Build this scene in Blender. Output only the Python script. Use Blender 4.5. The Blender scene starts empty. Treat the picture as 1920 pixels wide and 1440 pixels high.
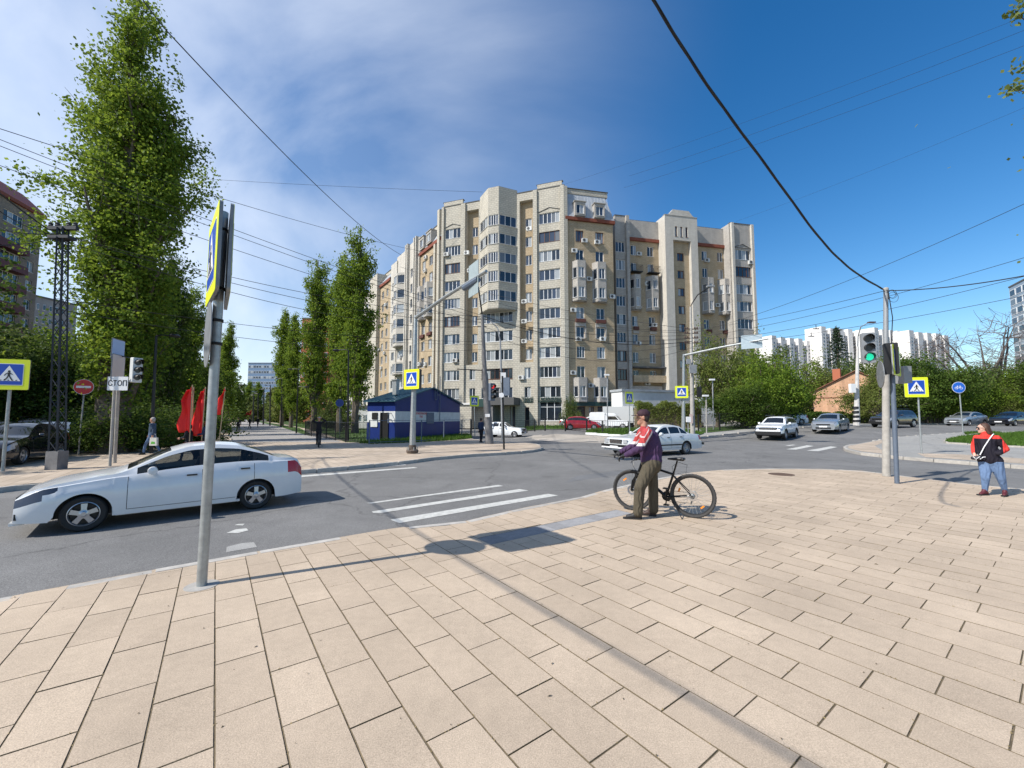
import bpy, bmesh, math, random
import numpy as np
from mathutils import Vector, Matrix
random.seed(7); RNG = np.random.default_rng(7)
S = bpy.context.scene
COL = S.collection
rad = math.radians
# ---------------------------------------------------------------- camera, world, sun, exposure
EYE = 1.72; FPX = 760.0; PITCH = rad(4.0); VC = 729.0
cam = bpy.data.cameras.new('camera'); camo = bpy.data.objects.new('camera', cam); COL.objects.link(camo)
cam.lens = FPX / 1920 * 36; cam.sensor_width = 36; cam.shift_y = 9 / 1920.0
cam.clip_start = 0.05; cam.clip_end = 4000
camo.location = (0, 0, EYE); camo.rotation_euler = (math.pi / 2 + PITCH, 0, 0)
S.camera = camo
SUN_EL = rad(43.0); SUN_H = Vector((-0.896, -0.444, 0)).normalized()
w = bpy.data.worlds.new('World'); S.world = w; w.use_nodes = True
nt = w.node_tree; N = nt.nodes; Lk = nt.links
bg = N['Background']; sky = N.new('ShaderNodeTexSky'); sky.sky_type = 'NISHITA'; sky.sun_disc = False
sky.sun_elevation = SUN_EL; sky.sun_rotation = math.atan2(SUN_H.x, SUN_H.y)
sky.air_density = 1.15; sky.dust_density = 0.0; sky.ozone_density = 3.0; sky.altitude = 0
# thin cirrus veils: stretched noise over the dome, stronger towards the hazy west
tc = N.new('ShaderNodeTexCoord'); sep = N.new('ShaderNodeSeparateXYZ'); Lk.new(tc.outputs['Generated'], sep.inputs[0])
mp = N.new('ShaderNodeMapping'); mp.inputs['Rotation'].default_value = (0, 0.5, rad(35)); mp.inputs['Scale'].default_value = (1.0, 3.8, 2.0)
Lk.new(tc.outputs['Generated'], mp.inputs['Vector'])
nz = N.new('ShaderNodeTexNoise'); nz.inputs['Scale'].default_value = 1.35; nz.inputs['Detail'].default_value = 7; nz.inputs['Roughness'].default_value = 0.52
nz.inputs['Distortion'].default_value = 0.35; Lk.new(mp.outputs[0], nz.inputs['Vector'])
ramp = N.new('ShaderNodeMapRange'); ramp.inputs[1].default_value = 0.26; ramp.inputs[2].default_value = 0.80; ramp.clamp = True
Lk.new(nz.outputs[0], ramp.inputs[0])
dirn = N.new('ShaderNodeMapRange'); dirn.inputs[1].default_value = 0.42; dirn.inputs[2].default_value = -0.62; dirn.inputs[3].default_value = 0.0; dirn.inputs[4].default_value = 1.0
dirn.interpolation_type = 'SMOOTHSTEP'
Lk.new(sep.outputs[0], dirn.inputs[0])
rb = N.new('ShaderNodeMapRange'); rb.inputs[3].default_value = 0.18; rb.inputs[4].default_value = 1.0; Lk.new(ramp.outputs[0], rb.inputs[0])
mul = N.new('ShaderNodeMath'); mul.operation = 'MULTIPLY'; Lk.new(rb.outputs[0], mul.inputs[0]); Lk.new(dirn.outputs[0], mul.inputs[1])
mul2 = N.new('ShaderNodeMath'); mul2.operation = 'MULTIPLY'; mul2.inputs[1].default_value = 0.9; Lk.new(mul.outputs[0], mul2.inputs[0])
hs = N.new('ShaderNodeHueSaturation'); hs.inputs['Hue'].default_value = 0.503; hs.inputs['Saturation'].default_value = 1.36; hs.inputs['Value'].default_value = 1.22
Lk.new(sky.outputs[0], hs.inputs['Color'])
mixc = N.new('ShaderNodeMixRGB'); mixc.inputs['Color2'].default_value = (8.8, 9.4, 10.4, 1)
Lk.new(mul2.outputs[0], mixc.inputs['Fac']); Lk.new(hs.outputs[0], mixc.inputs['Color1'])
Lk.new(mixc.outputs[0], bg.inputs['Color']); bg.inputs['Strength'].default_value = 0.105
sun = bpy.data.lights.new('sun', 'SUN'); suno = bpy.data.objects.new('sun', sun); COL.objects.link(suno)
sun.energy = 5.0; sun.angle = rad(0.53); sun.color = (1.0, 0.955, 0.88)
tosun = Vector((SUN_H.x * math.cos(SUN_EL), SUN_H.y * math.cos(SUN_EL), math.sin(SUN_EL)))
suno.rotation_euler = tosun.to_track_quat('Z', 'Y').to_euler()
S.view_settings.view_transform = 'Standard'; S.view_settings.look = 'None'; S.view_settings.gamma = 1
S.view_settings.use_curve_mapping = False; S.view_settings.exposure = 0.24
S.render.engine = 'CYCLES'; S.render.resolution_x = 1024; S.render.resolution_y = 768

# ---------------------------------------------------------------- pixel <-> place helpers
cp, sp_ = math.cos(PITCH), math.sin(PITCH)
def ray(u, v):
    x = (u - 960) / FPX; y = (VC - v) / FPX
    return Vector((x, cp - y * sp_, sp_ + y * cp))
def P(u, v, z=0.0):
    d = ray(u, v); t = (z - EYE) / d.z
    return Vector((d.x * t, d.y * t, z))
def at(u, v, Y):
    d = ray(u, v); t = Y / d.y
    return Vector((d.x * t, Y, EYE + d.z * t))
def topz(v, Y, u=960):
    return at(u, v, Y).z
ROADZ = -0.13
def _S(t): t = max(0.0, min(1.0, t)); return t * t * (3 - 2 * t)
def hz(x, y):
    return .45 * _S((y - 31) / 9) * _S(x / 5) + .5 * _S((x - 16) / 18) * _S((y - 20) / 14)
def PT(u, v, dz=0.0):
    d = ray(u, v); t = 3.0
    while t < 140:
        x, y, z = d.x * t, d.y * t, EYE + d.z * t
        if z <= hz(x, y) + dz:
            lo, hi = t - .5, t
            for _ in range(20):
                m = (lo + hi) / 2
                if EYE + d.z * m <= hz(d.x * m, d.y * m) + dz: hi = m
                else: lo = m
            return Vector((d.x * hi, d.y * hi, hz(d.x * hi, d.y * hi) + dz))
        t += .5
    p = P(u, v, dz + .9) if d.z < -.001 and v > 790 else Vector((d.x * 120, d.y * 120, .8)); return p
# ---------------------------------------------------------------- objects
def tag(o, label=None, cat=None, group=None, kind=None):
    if label: o['label'] = label
    if cat: o['category'] = cat
    if group: o['group'] = group
    if kind: o['kind'] = kind
    return o
def thing(name, label, cat, loc=(0, 0, 0), rz=0.0, group=None, sc=1.0):
    o = bpy.data.objects.new(name, None); COL.objects.link(o)
    o.location = loc; o.rotation_euler = (0, 0, rz); o.scale = (sc, sc, sc); o.empty_display_size = 0.2
    return tag(o, label, cat, group)
def link(name, me, parent=None, loc=None, rz=None):
    o = bpy.data.objects.new(name, me); COL.objects.link(o)
    if parent: o.parent = parent
    if loc is not None: o.location = loc
    if rz is not None: o.rotation_euler = (0, 0, rz)
    return o
def dup(root, loc=None, rz=None, label=None, group=None, sc=None):
    r = root.copy(); COL.objects.link(r)
    if loc is not None: r.location = loc
    if rz is not None: r.rotation_euler = (0, 0, rz)
    if sc is not None: r.scale = (sc, sc, sc) if not hasattr(sc, '__len__') else sc
    if label: r['label'] = label
    if group: r['group'] = group
    for ch in list(root.children):
        c = ch.copy(); COL.objects.link(c); c.parent = r
        for g in list(ch.children):
            d = g.copy(); COL.objects.link(d); d.parent = c
    return r
class MB:
    def __init__(s): s.v = []; s.f = []; s.m = []
    def add(s, vs, fs, mi=0):
        o = len(s.v); s.v += [tuple(x) for x in vs]; s.f += [tuple(i + o for i in f) for f in fs]; s.m += [mi] * len(fs); return s
    def box(s, c, d, rz=0, mi=0, M=None):
        hx, hy, hz = d[0] / 2, d[1] / 2, d[2] / 2
        vs = [Vector((x, y, z)) for x in (-hx, hx) for y in (-hy, hy) for z in (-hz, hz)]
        R = M or Matrix.Rotation(rz, 3, 'Z')
        vs = [R @ v + Vector(c) for v in vs]
        return s.add(vs, [(0, 1, 3, 2), (4, 6, 7, 5), (0, 4, 5, 1), (2, 3, 7, 6), (0, 2, 6, 4), (1, 5, 7, 3)], mi)
    def tube(s, pts, r, n=8, mi=0, cap=True):
        pts = [Vector(p) for p in pts]; k = len(pts)
        rs = r if hasattr(r, '__len__') else [r] * k
        vs = []; ref = None
        for i, p in enumerate(pts):
            t = (pts[min(i + 1, k - 1)] - pts[max(i - 1, 0)])
            t = t.normalized() if t.length > 1e-9 else Vector((0, 0, 1))
            if ref is None: ref = Vector((0, 0, 1)) if abs(t.z) < 0.9 else Vector((1, 0, 0))
            a = t.cross(ref)
            if a.length < 1e-5: a = t.cross(Vector((0.3, 1, 0.2)))
            a.normalize(); b = t.cross(a); ref = b.cross(t) * -1 if False else ref
            for j in range(n):
                an = 2 * math.pi * j / n
                vs.append(p + (a * math.cos(an) + b * math.sin(an)) * rs[i])
        fs = [(i * n + j, i * n + (j + 1) % n, (i + 1) * n + (j + 1) % n, (i + 1) * n + j) for i in range(k - 1) for j in range(n)]
        if cap: fs += [tuple(range(n - 1, -1, -1)), tuple((k - 1) * n + j for j in range(n))]
        return s.add(vs, fs, mi)
    def lathe(s, prof, c=(0, 0, 0), n=24, axis='Z', mi=0, M=None):
        vs = []
        for r, h in prof:
            for j in range(n):
                a = 2 * math.pi * j / n
                p = (r * math.cos(a), r * math.sin(a), h)
                if axis == 'Y': p = (p[0], p[2], p[1])
                if axis == 'X': p = (p[2], p[0], p[1])
                vs.append((M @ Vector(p) if M else Vector(p)) + Vector(c))
        k = len(prof)
        fs = [(i * n + j, i * n + (j + 1) % n, (i + 1) * n + (j + 1) % n, (i + 1) * n + j) for i in range(k - 1) for j in range(n)]
        return s.add(vs, fs, mi)
    def prism(s, poly, z0, z1, mi=0, M=None, side=True):
        n = len(poly)
        vs = [Vector((p[0], p[1], z)) for z in (z0, z1) for p in poly]
        if M: vs = [M @ v for v in vs]
        fs = [tuple(range(n - 1, -1, -1)), tuple(range(n, 2 * n))]
        if side: fs += [(i, (i + 1) % n, n + (i + 1) % n, n + i) for i in range(n)]
        return s.add(vs, fs, mi)
    def mesh(s, name, mats, smooth=False):
        me = bpy.data.meshes.new(name); me.from_pydata(s.v, [], s.f)
        if not isinstance(mats, (list, tuple)): mats = [mats]
        for m in mats: me.materials.append(m)
        if len(mats) > 1: me.polygons.foreach_set('material_index', s.m)
        if smooth:
            me.polygons.foreach_set('use_smooth', [True] * len(me.polygons))
            try: me.set_sharp_from_angle(angle=rad(38))
            except Exception: pass
        me.update(); return me
    def obj(s, name, mats, parent=None, smooth=False, loc=None, rz=None):
        return link(name, s.mesh(name, mats, smooth), parent, loc, rz)
def rrect(w, h, r, n=4):
    out = []
    for cx, cy, a0 in ((w / 2 - r, h / 2 - r, 0), (-w / 2 + r, h / 2 - r, 90), (-w / 2 + r, -h / 2 + r, 180), (w / 2 - r, -h / 2 + r, 270)):
        for i in range(n + 1):
            a = rad(a0 + 90 * i / n); out.append((cx + r * math.cos(a), cy + r * math.sin(a)))
    return out
def circ(r, n=32, cx=0, cy=0): return [(cx + r * math.cos(2 * math.pi * i / n), cy + r * math.sin(2 * math.pi * i / n)) for i in range(n)]
# ---------------------------------------------------------------- materials
def lin(c):
    return tuple(((x / 12.92) if x <= 0.04045 else ((x + 0.055) / 1.055) ** 2.4) for x in c)
def mat(name, col, rough=0.7, metal=0.0, var=0.0, vscale=4.0, bump=0.0, bscale=60.0, spec=0.5, emit=0.0, rnd=0.0, coat=0.0, island=0.0, bdist=0.01, stain=None):
    m = bpy.data.materials.new(name); m.use_nodes = True
    n = m.node_tree.nodes; l = m.node_tree.links; b = n['Principled BSDF']
    b.inputs['Roughness'].default_value = rough; b.inputs['Metallic'].default_value = metal
    b.inputs['Specular IOR Level'].default_value = spec
    if coat: b.inputs['Coat Weight'].default_value = coat; b.inputs['Coat Roughness'].default_value = 0.04
    c4 = (*col, 1); b.inputs['Base Color'].default_value = c4
    if emit: b.inputs['Emission Color'].default_value = c4; b.inputs['Emission Strength'].default_value = emit
    if var or rnd or island:
        tcn = n.new('ShaderNodeTexCoord'); val = None
        def addv(sock, amp, cur):
            mr = n.new('ShaderNodeMapRange'); mr.inputs[3].default_value = 1 - amp; mr.inputs[4].default_value = 1 + amp; mr.clamp = False
            l.new(sock, mr.inputs[0])
            if cur is None: return mr.outputs[0]
            mm = n.new('ShaderNodeMath'); mm.operation = 'MULTIPLY'; l.new(cur, mm.inputs[0]); l.new(mr.outputs[0], mm.inputs[1]); return mm.outputs[0]
        if var:
            t = n.new('ShaderNodeTexNoise'); t.inputs['Scale'].default_value = vscale; t.inputs['Detail'].default_value = 6; t.inputs['Roughness'].default_value = 0.65
            l.new(tcn.outputs['Object'], t.inputs['Vector'])
            mr0 = n.new('ShaderNodeMapRange'); mr0.inputs[1].default_value = 0.3; mr0.inputs[2].default_value = 0.7; l.new(t.outputs[0], mr0.inputs[0])
            val = addv(mr0.outputs[0], var, val)
        if rnd:
            oi = n.new('ShaderNodeObjectInfo'); val = addv(oi.outputs['Random'], rnd, val)
        if island:
            g = n.new('ShaderNodeNewGeometry'); val = addv(g.outputs['Random Per Island'], island, val)
        hsv = n.new('ShaderNodeHueSaturation'); hsv.inputs['Color'].default_value = c4; l.new(val, hsv.inputs['Value']); l.new(hsv.outputs[0], b.inputs['Base Color'])
    if bump:
        tcn = n.new('ShaderNodeTexCoord'); t = n.new('ShaderNodeTexNoise'); t.inputs['Scale'].default_value = bscale; t.inputs['Detail'].default_value = 4
        l.new(tcn.outputs['Object'], t.inputs['Vector']); bp = n.new('ShaderNodeBump'); bp.inputs['Strength'].default_value = bump; bp.inputs['Distance'].default_value = bdist
        l.new(t.outputs[0], bp.inputs['Height']); l.new(bp.outputs[0], b.inputs['Normal'])
    return m
def leafmat(name, col, col2, trans=0.35):
    m = bpy.data.materials.new(name); m.use_nodes = True
    n = m.node_tree.nodes; l = m.node_tree.links; b = n['Principled BSDF']; out = n['Material Output']
    g = n.new('ShaderNodeNewGeometry'); cr = n.new('ShaderNodeValToRGB'); cr.color_ramp.elements[0].color = (*col, 1); cr.color_ramp.elements[1].color = (*col2, 1)
    l.new(g.outputs['Random Per Island'], cr.inputs[0]); l.new(cr.outputs[0], b.inputs['Base Color']); b.inputs['Roughness'].default_value = 0.62; b.inputs['Specular IOR Level'].default_value = 0.15
    t = n.new('ShaderNodeBsdfTranslucent'); hv = n.new('ShaderNodeHueSaturation'); hv.inputs['Value'].default_value = 1.5; hv.inputs['Hue'].default_value = 0.485; l.new(cr.outputs[0], hv.inputs['Color']); l.new(hv.outputs[0], t.inputs['Color'])
    mx = n.new('ShaderNodeMixShader'); mx.inputs[0].default_value = trans; l.new(b.outputs[0], mx.inputs[1]); l.new(t.outputs[0], mx.inputs[2]); l.new(mx.outputs[0], out.inputs['Surface'])
    return m
def asphalt(name, base, patch=0.12):
    m = bpy.data.materials.new(name); m.use_nodes = True
    n = m.node_tree.nodes; l = m.node_tree.links; b = n['Principled BSDF']; b.inputs['Roughness'].default_value = 0.88; b.inputs['Specular IOR Level'].default_value = 0.3
    tcn = n.new('ShaderNodeTexCoord')
    def noise(sc, det=4, ro=0.6):
        t = n.new('ShaderNodeTexNoise'); t.inputs['Scale'].default_value = sc; t.inputs['Detail'].default_value = det; t.inputs['Roughness'].default_value = ro; l.new(tcn.outputs['Object'], t.inputs['Vector']); return t
    a = noise(95, 3, 0.75); c = noise(0.35, 5, 0.6); d = noise(2.2, 4, .6)
    mr = n.new('ShaderNodeMapRange'); mr.inputs[1].default_value = 0.3; mr.inputs[2].default_value = 0.72; mr.inputs[3].default_value = 0.45; mr.inputs[4].default_value = 1.75; mr.clamp = False; l.new(a.outputs[0], mr.inputs[0])
    mr2 = n.new('ShaderNodeMapRange'); mr2.inputs[1].default_value = 0.3; mr2.inputs[2].default_value = 0.7; mr2.inputs[3].default_value = 1 - patch; mr2.inputs[4].default_value = 1 + patch; l.new(c.outputs[0], mr2.inputs[0])
    mr3 = n.new('ShaderNodeMapRange'); mr3.inputs[1].default_value = 0.3; mr3.inputs[2].default_value = 0.7; mr3.inputs[3].default_value = .93; mr3.inputs[4].default_value = 1.07; l.new(d.outputs[0], mr3.inputs[0])
    m1 = n.new('ShaderNodeMath'); m1.operation = 'MULTIPLY'; l.new(mr.outputs[0], m1.inputs[0]); l.new(mr2.outputs[0], m1.inputs[1])
    m2 = n.new('ShaderNodeMath'); m2.operation = 'MULTIPLY'; l.new(m1.outputs[0], m2.inputs[0]); l.new(mr3.outputs[0], m2.inputs[1])
    wv = noise(1.1, 4, .6); va = n.new('ShaderNodeVectorMath'); va.operation = 'ADD'; l.new(tcn.outputs['Object'], va.inputs[0]); l.new(wv.outputs['Color'], va.inputs[1])
    vo = n.new('ShaderNodeTexVoronoi'); vo.feature = 'DISTANCE_TO_EDGE'; vo.inputs['Scale'].default_value = .16; l.new(va.outputs[0], vo.inputs['Vector'])
    ck = n.new('ShaderNodeMapRange'); ck.inputs[1].default_value = .0015; ck.inputs[2].default_value = .006; ck.inputs[3].default_value = .72; ck.inputs[4].default_value = 1; l.new(vo.outputs['Distance'], ck.inputs[0])
    st = noise(.9, 3, .5); so = n.new('ShaderNodeMapRange'); so.inputs[1].default_value = .62; so.inputs[2].default_value = .74; so.inputs[3].default_value = 1; so.inputs[4].default_value = .72; l.new(st.outputs[0], so.inputs[0])
    m3 = n.new('ShaderNodeMath'); m3.operation = 'MULTIPLY'; l.new(ck.outputs[0], m3.inputs[0]); l.new(so.outputs[0], m3.inputs[1])
    m4 = n.new('ShaderNodeMath'); m4.operation = 'MULTIPLY'; l.new(m2.outputs[0], m4.inputs[0]); l.new(m3.outputs[0], m4.inputs[1]); m2 = m4
    hv = n.new('ShaderNodeHueSaturation'); hv.inputs['Color'].default_value = (*base, 1); l.new(m2.outputs[0], hv.inputs['Value']); l.new(hv.outputs[0], b.inputs['Base Color'])
    bp = n.new('ShaderNodeBump'); bp.inputs['Strength'].default_value = 0.6; bp.inputs['Distance'].default_value = 0.006; l.new(a.outputs[0], bp.inputs['Height']); l.new(bp.outputs[0], b.inputs['Normal'])
    return m
def tilemat(name, cA, cB):
    m = bpy.data.materials.new(name); m.use_nodes = True
    n = m.node_tree.nodes; l = m.node_tree.links; b = n['Principled BSDF']; b.inputs['Roughness'].default_value = 0.85; b.inputs['Specular IOR Level'].default_value = 0.25
    geo = n.new('ShaderNodeNewGeometry'); oi = n.new('ShaderNodeObjectInfo')
    def noise(sc, det=4, ro=0.6):
        t = n.new('ShaderNodeTexNoise'); t.inputs['Scale'].default_value = sc; t.inputs['Detail'].default_value = det; t.inputs['Roughness'].default_value = ro; l.new(geo.outputs['Position'], t.inputs['Vector']); return t
    add = n.new('ShaderNodeMath'); add.operation = 'ADD'; l.new(geo.outputs['Random Per Island'], add.inputs[0]); l.new(oi.outputs['Random'], add.inputs[1])
    fr = n.new('ShaderNodeMath'); fr.operation = 'FRACT'; l.new(add.outputs[0], fr.inputs[0])
    mx = n.new('ShaderNodeMixRGB'); mx.inputs[1].default_value = (*cA, 1); mx.inputs[2].default_value = (*cB, 1); l.new(fr.outputs[0], mx.inputs[0])
    big = noise(0.9, 5, .6); fine = noise(130, 3, .7); mid = noise(14, 5, .7)
    def rng(t, lo, hi, a=.3, bb=.7):
        mr = n.new('ShaderNodeMapRange'); mr.inputs[1].default_value = a; mr.inputs[2].default_value = bb; mr.inputs[3].default_value = lo; mr.inputs[4].default_value = hi; l.new(t.outputs[0], mr.inputs[0]); return mr.outputs[0]
    def mulv(a, c2):
        mm = n.new('ShaderNodeMath'); mm.operation = 'MULTIPLY'; l.new(a, mm.inputs[0]); l.new(c2, mm.inputs[1]); return mm.outputs[0]
    v = mulv(mulv(rng(big, .86, 1.1), rng(fine, .72, 1.28)), rng(mid, .92, 1.06))
    v = mulv(v, rng(noise(0.25, 3, .5), .94, 1.05))
    vor = n.new('ShaderNodeTexVoronoi'); vor.inputs['Scale'].default_value = 2.3; l.new(geo.outputs['Position'], vor.inputs['Vector'])
    sp2 = n.new('ShaderNodeMapRange'); sp2.inputs[1].default_value = .012; sp2.inputs[2].default_value = .03; sp2.inputs[3].default_value = .45; sp2.inputs[4].default_value = 1; l.new(vor.outputs['Distance'], sp2.inputs[0])
    v = mulv(v, sp2.outputs[0])
    hv = n.new('ShaderNodeHueSaturation'); l.new(mx.outputs[0], hv.inputs['Color']); l.new(v, hv.inputs['Value']); l.new(hv.outputs[0], b.inputs['Base Color'])
    bp = n.new('ShaderNodeBump'); bp.inputs['Strength'].default_value = 0.5; bp.inputs['Distance'].default_value = 0.004; l.new(fine.outputs[0], bp.inputs['Height']); l.new(bp.outputs[0], b.inputs['Normal'])
    return m
def brickmat(name, c1, c2, mortar, bw=0.25, bh=0.09, rough=0.85, ms=0.012, stain=0.12, cs=1.0):
    """facade masonry: brick texture laid in the wall's own (u, z) coordinates stored as UV"""
    m = bpy.data.materials.new(name); m.use_nodes = True
    n = m.node_tree.nodes; l = m.node_tree.links; b = n['Principled BSDF']; b.inputs['Roughness'].default_value = rough; b.inputs['Specular IOR Level'].default_value = 0.25
    uv = n.new('ShaderNodeUVMap'); br = n.new('ShaderNodeTexBrick'); l.new(uv.outputs[0], br.inputs['Vector'])
    br.inputs['Color1'].default_value = (*c1, 1); br.inputs['Color2'].default_value = (*c2, 1); br.inputs['Mortar'].default_value = (*mortar, 1)
    br.inputs['Scale'].default_value = 1; br.inputs['Brick Width'].default_value = bw; br.inputs['Row Height'].default_value = bh; br.inputs['Mortar Size'].default_value = ms
    t = n.new('ShaderNodeTexNoise'); t.inputs['Scale'].default_value = 0.35; t.inputs['Detail'].default_value = 8; t.inputs['Roughness'].default_value = 0.7
    mpn = n.new('ShaderNodeMapping'); mpn.inputs['Scale'].default_value = (2.2, 0.7, 1); l.new(uv.outputs[0], mpn.inputs[0]); l.new(mpn.outputs[0], t.inputs['Vector'])
    mr = n.new('ShaderNodeMapRange'); mr.inputs[1].default_value = 0.3; mr.inputs[2].default_value = 0.7; mr.inputs[3].default_value = 1 - stain; mr.inputs[4].default_value = 1 + stain * .8; l.new(t.outputs[0], mr.inputs[0])
    hv = n.new('ShaderNodeHueSaturation'); l.new(br.outputs[0], hv.inputs['Color']); l.new(mr.outputs[0], hv.inputs['Value']); l.new(hv.outputs[0], b.inputs['Base Color'])
    bp = n.new('ShaderNodeBump'); bp.inputs['Strength'].default_value = 0.35; bp.inputs['Distance'].default_value = 0.02; bp.invert = True; l.new(br.outputs['Fac'], bp.inputs['Height']); l.new(bp.outputs[0], b.inputs['Normal'])
    return m
def glassmat(name, lo, hi, rough=0.06):
    m = bpy.data.materials.new(name); m.use_nodes = True
    n = m.node_tree.nodes; l = m.node_tree.links; b = n['Principled BSDF']; b.inputs['Roughness'].default_value = rough; b.inputs['Specular IOR Level'].default_value = 0.9
    oi = n.new('ShaderNodeObjectInfo'); g = n.new('ShaderNodeNewGeometry'); ad = n.new('ShaderNodeMath'); ad.operation = 'ADD'; l.new(oi.outputs['Random'], ad.inputs[0]); l.new(g.outputs['Random Per Island'], ad.inputs[1])
    fr = n.new('ShaderNodeMath'); fr.operation = 'FRACT'; l.new(ad.outputs[0], fr.inputs[0])
    cr = n.new('ShaderNodeValToRGB'); cr.color_ramp.interpolation = 'CONSTANT'; e = cr.color_ramp.elements; e[0].color = (*lo, 1); e[1].position = 0.83; e[1].color = (*hi, 1)
    e2 = e.new(0.45); e2.color = (lo[0] * 2.2, lo[1] * 2.2, lo[2] * 2.4, 1); e3 = e.new(.68); e3.color = (*[(a + c) * .4 for a, c in zip(lo, hi)], 1)
    l.new(fr.outputs[0], cr.inputs[0]); l.new(cr.outputs[0], b.inputs['Base Color'])
    return m
M = {}
M['asphalt'] = asphalt('asphalt', (.165, .16, .153), .16)
M['asphalt2'] = asphalt('asphalt_light', (.29, .28, .26), .10)
M['dirt'] = mat('dirt', (.12, .10, .07), .95, var=.3, vscale=3, bump=.5, bscale=40)
M['tile'] = tilemat('tile', (.515, .41, .305), (.455, .36, .267))
M['joint'] = mat('joint_dirt', (.15, .115, .07), .95, var=.5, vscale=7, bump=.6, bscale=80)
M['kerb'] = mat('kerb_stone', (.42, .39, .35), .85, var=.2, vscale=6, bump=.3, rnd=.1)
M['kerbwhite'] = mat('kerb_white', (.75, .75, .73), .7, var=.1, vscale=5)
M['paint'] = mat('road_paint', (.52, .51, .47), .75, var=.22, vscale=9, bump=.3)
M['grass'] = leafmat('grass', (.05, .10, .015), (.10, .19, .03), .3)
M['lawn'] = mat('lawn', (.06, .11, .022), .95, var=.4, vscale=3, bump=.8, bscale=30, bdist=.05)
M['steel'] = mat('galvanised_steel', (.36, .38, .38), .45, .55, var=.22, vscale=9, bump=.05)
M['concrete'] = mat('concrete', (.36, .34, .31), .9, var=.2, vscale=5, bump=.4, bscale=30)
M['darkconc'] = mat('dark_concrete', (.17, .165, .165), .9, var=.25, vscale=4, bump=.4, bscale=30)
M['greypaint'] = mat('grey_paint', (.28, .29, .30), .5, .2, var=.1, vscale=8)
M['bluegrey'] = mat('blue_grey_paint', (.12, .15, .20), .5, .2, var=.1, vscale=8)
M['black'] = mat('black_plastic', (.012, .012, .013), .45)
M['blackmetal'] = mat('black_metal', (.02, .02, .022), .45, .3)
M['rubber'] = mat('rubber', (.018, .018, .018), .8, var=.2, vscale=20)
M['chrome'] = mat('chrome', (.7, .7, .72), .18, 1.0)
M['alloy'] = mat('alloy', (.50, .50, .52), .32, .8)
M['cable'] = mat('cable_black', (.012, .012, .014), .6)
M['signblue'] = mat('sign_blue', (.012, .07, .42), .35, spec=.4)
M['signyellow'] = mat('sign_yellow_green', (.72, .80, .02), .4)
M['signwhite'] = mat('sign_white', (.78, .78, .78), .4)
M['signred'] = mat('sign_red', (.55, .02, .025), .4)
M['signblack'] = mat('sign_black', (.01, .01, .012), .5)
M['signback'] = mat('sign_back', (.24, .25, .26), .5, .4, var=.2, vscale=5)
M['beige'] = brickmat('beige_block', (.53, .49, .41), (.465, .43, .36), (.28, .26, .22), .55, .30, ms=.022, stain=.16)
M['cream'] = brickmat('cream_brick', (.56, .53, .47), (.50, .47, .42), (.40, .36, .31), .30, .16, ms=.012, stain=.14)
M['tan'] = brickmat('tan_brick', (.47, .375, .255), (.405, .315, .205), (.28, .215, .14), .5, .20, ms=.02, stain=.2)
M['greyb'] = brickmat('grey_brick', (.45, .42, .38), (.38, .355, .325), (.28, .26, .24), .5, .18, ms=.018, stain=.18)
M['ledge'] = mat('brown_red_ledge', (.10, .035, .026), .8, var=.3, vscale=3)
M['redstrip'] = mat('red_band', (.20, .055, .03), .8, var=.25, vscale=3)
M['plaster'] = mat('white_plaster', (.68, .67, .65), .8, var=.1, vscale=1.5)
M['metalroof'] = mat('sheet_metal_roof', (.40, .42, .44), .5, .15, var=.15, vscale=1.2)
M['roofdark'] = mat('roof_felt', (.10, .10, .10), .9)
M['upvc'] = mat('white_window_frame', (.74, .74, .74), .4)
M['brownframe'] = mat('brown_window_frame', (.12, .045, .025), .5)
M['pane'] = glassmat('window_glass', (.018, .024, .034), (.34, .36, .37))
M['acwhite'] = mat('ac_white', (.62, .62, .60), .5, rnd=.15)
M['acdark'] = mat('ac_grille', (.07, .07, .07), .6)
M['carglass'] = mat('car_glass', (.010, .012, .014), .04, spec=.8)
M['darklamp'] = mat('dark_lamp_lens', (.05, .055, .07), .06, .2, spec=.9)
M['clearlamp'] = mat('lamp_lens', (.45, .47, .50), .1, .3, spec=.8)
M['redlamp'] = mat('red_lens', (.45, .01, .015), .15, spec=.7)
M['plate'] = mat('number_plate', (.7, .7, .7), .4)
M['bark'] = mat('bark', (.13, .105, .08), .95, var=.35, vscale=8, bump=.8, bscale=25, bdist=.03)
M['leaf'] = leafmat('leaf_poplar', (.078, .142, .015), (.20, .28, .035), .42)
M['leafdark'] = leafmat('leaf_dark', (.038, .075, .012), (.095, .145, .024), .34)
M['leafpale'] = leafmat('leaf_pale', (.11, .15, .035), (.20, .23, .06), .4)
M['leafspruce'] = leafmat('leaf_spruce', (.018, .035, .018), (.035, .06, .03), .1)
M['leafolive'] = leafmat('leaf_olive', (.06, .095, .022), (.13, .16, .045), .35)
M['twig'] = mat('bare_twig', (.15, .125, .115), .9)
M['skin'] = mat('skin', (.46, .245, .165), .55)
M['skin2'] = mat('skin_pale', (.56, .34, .26), .55)
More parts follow.
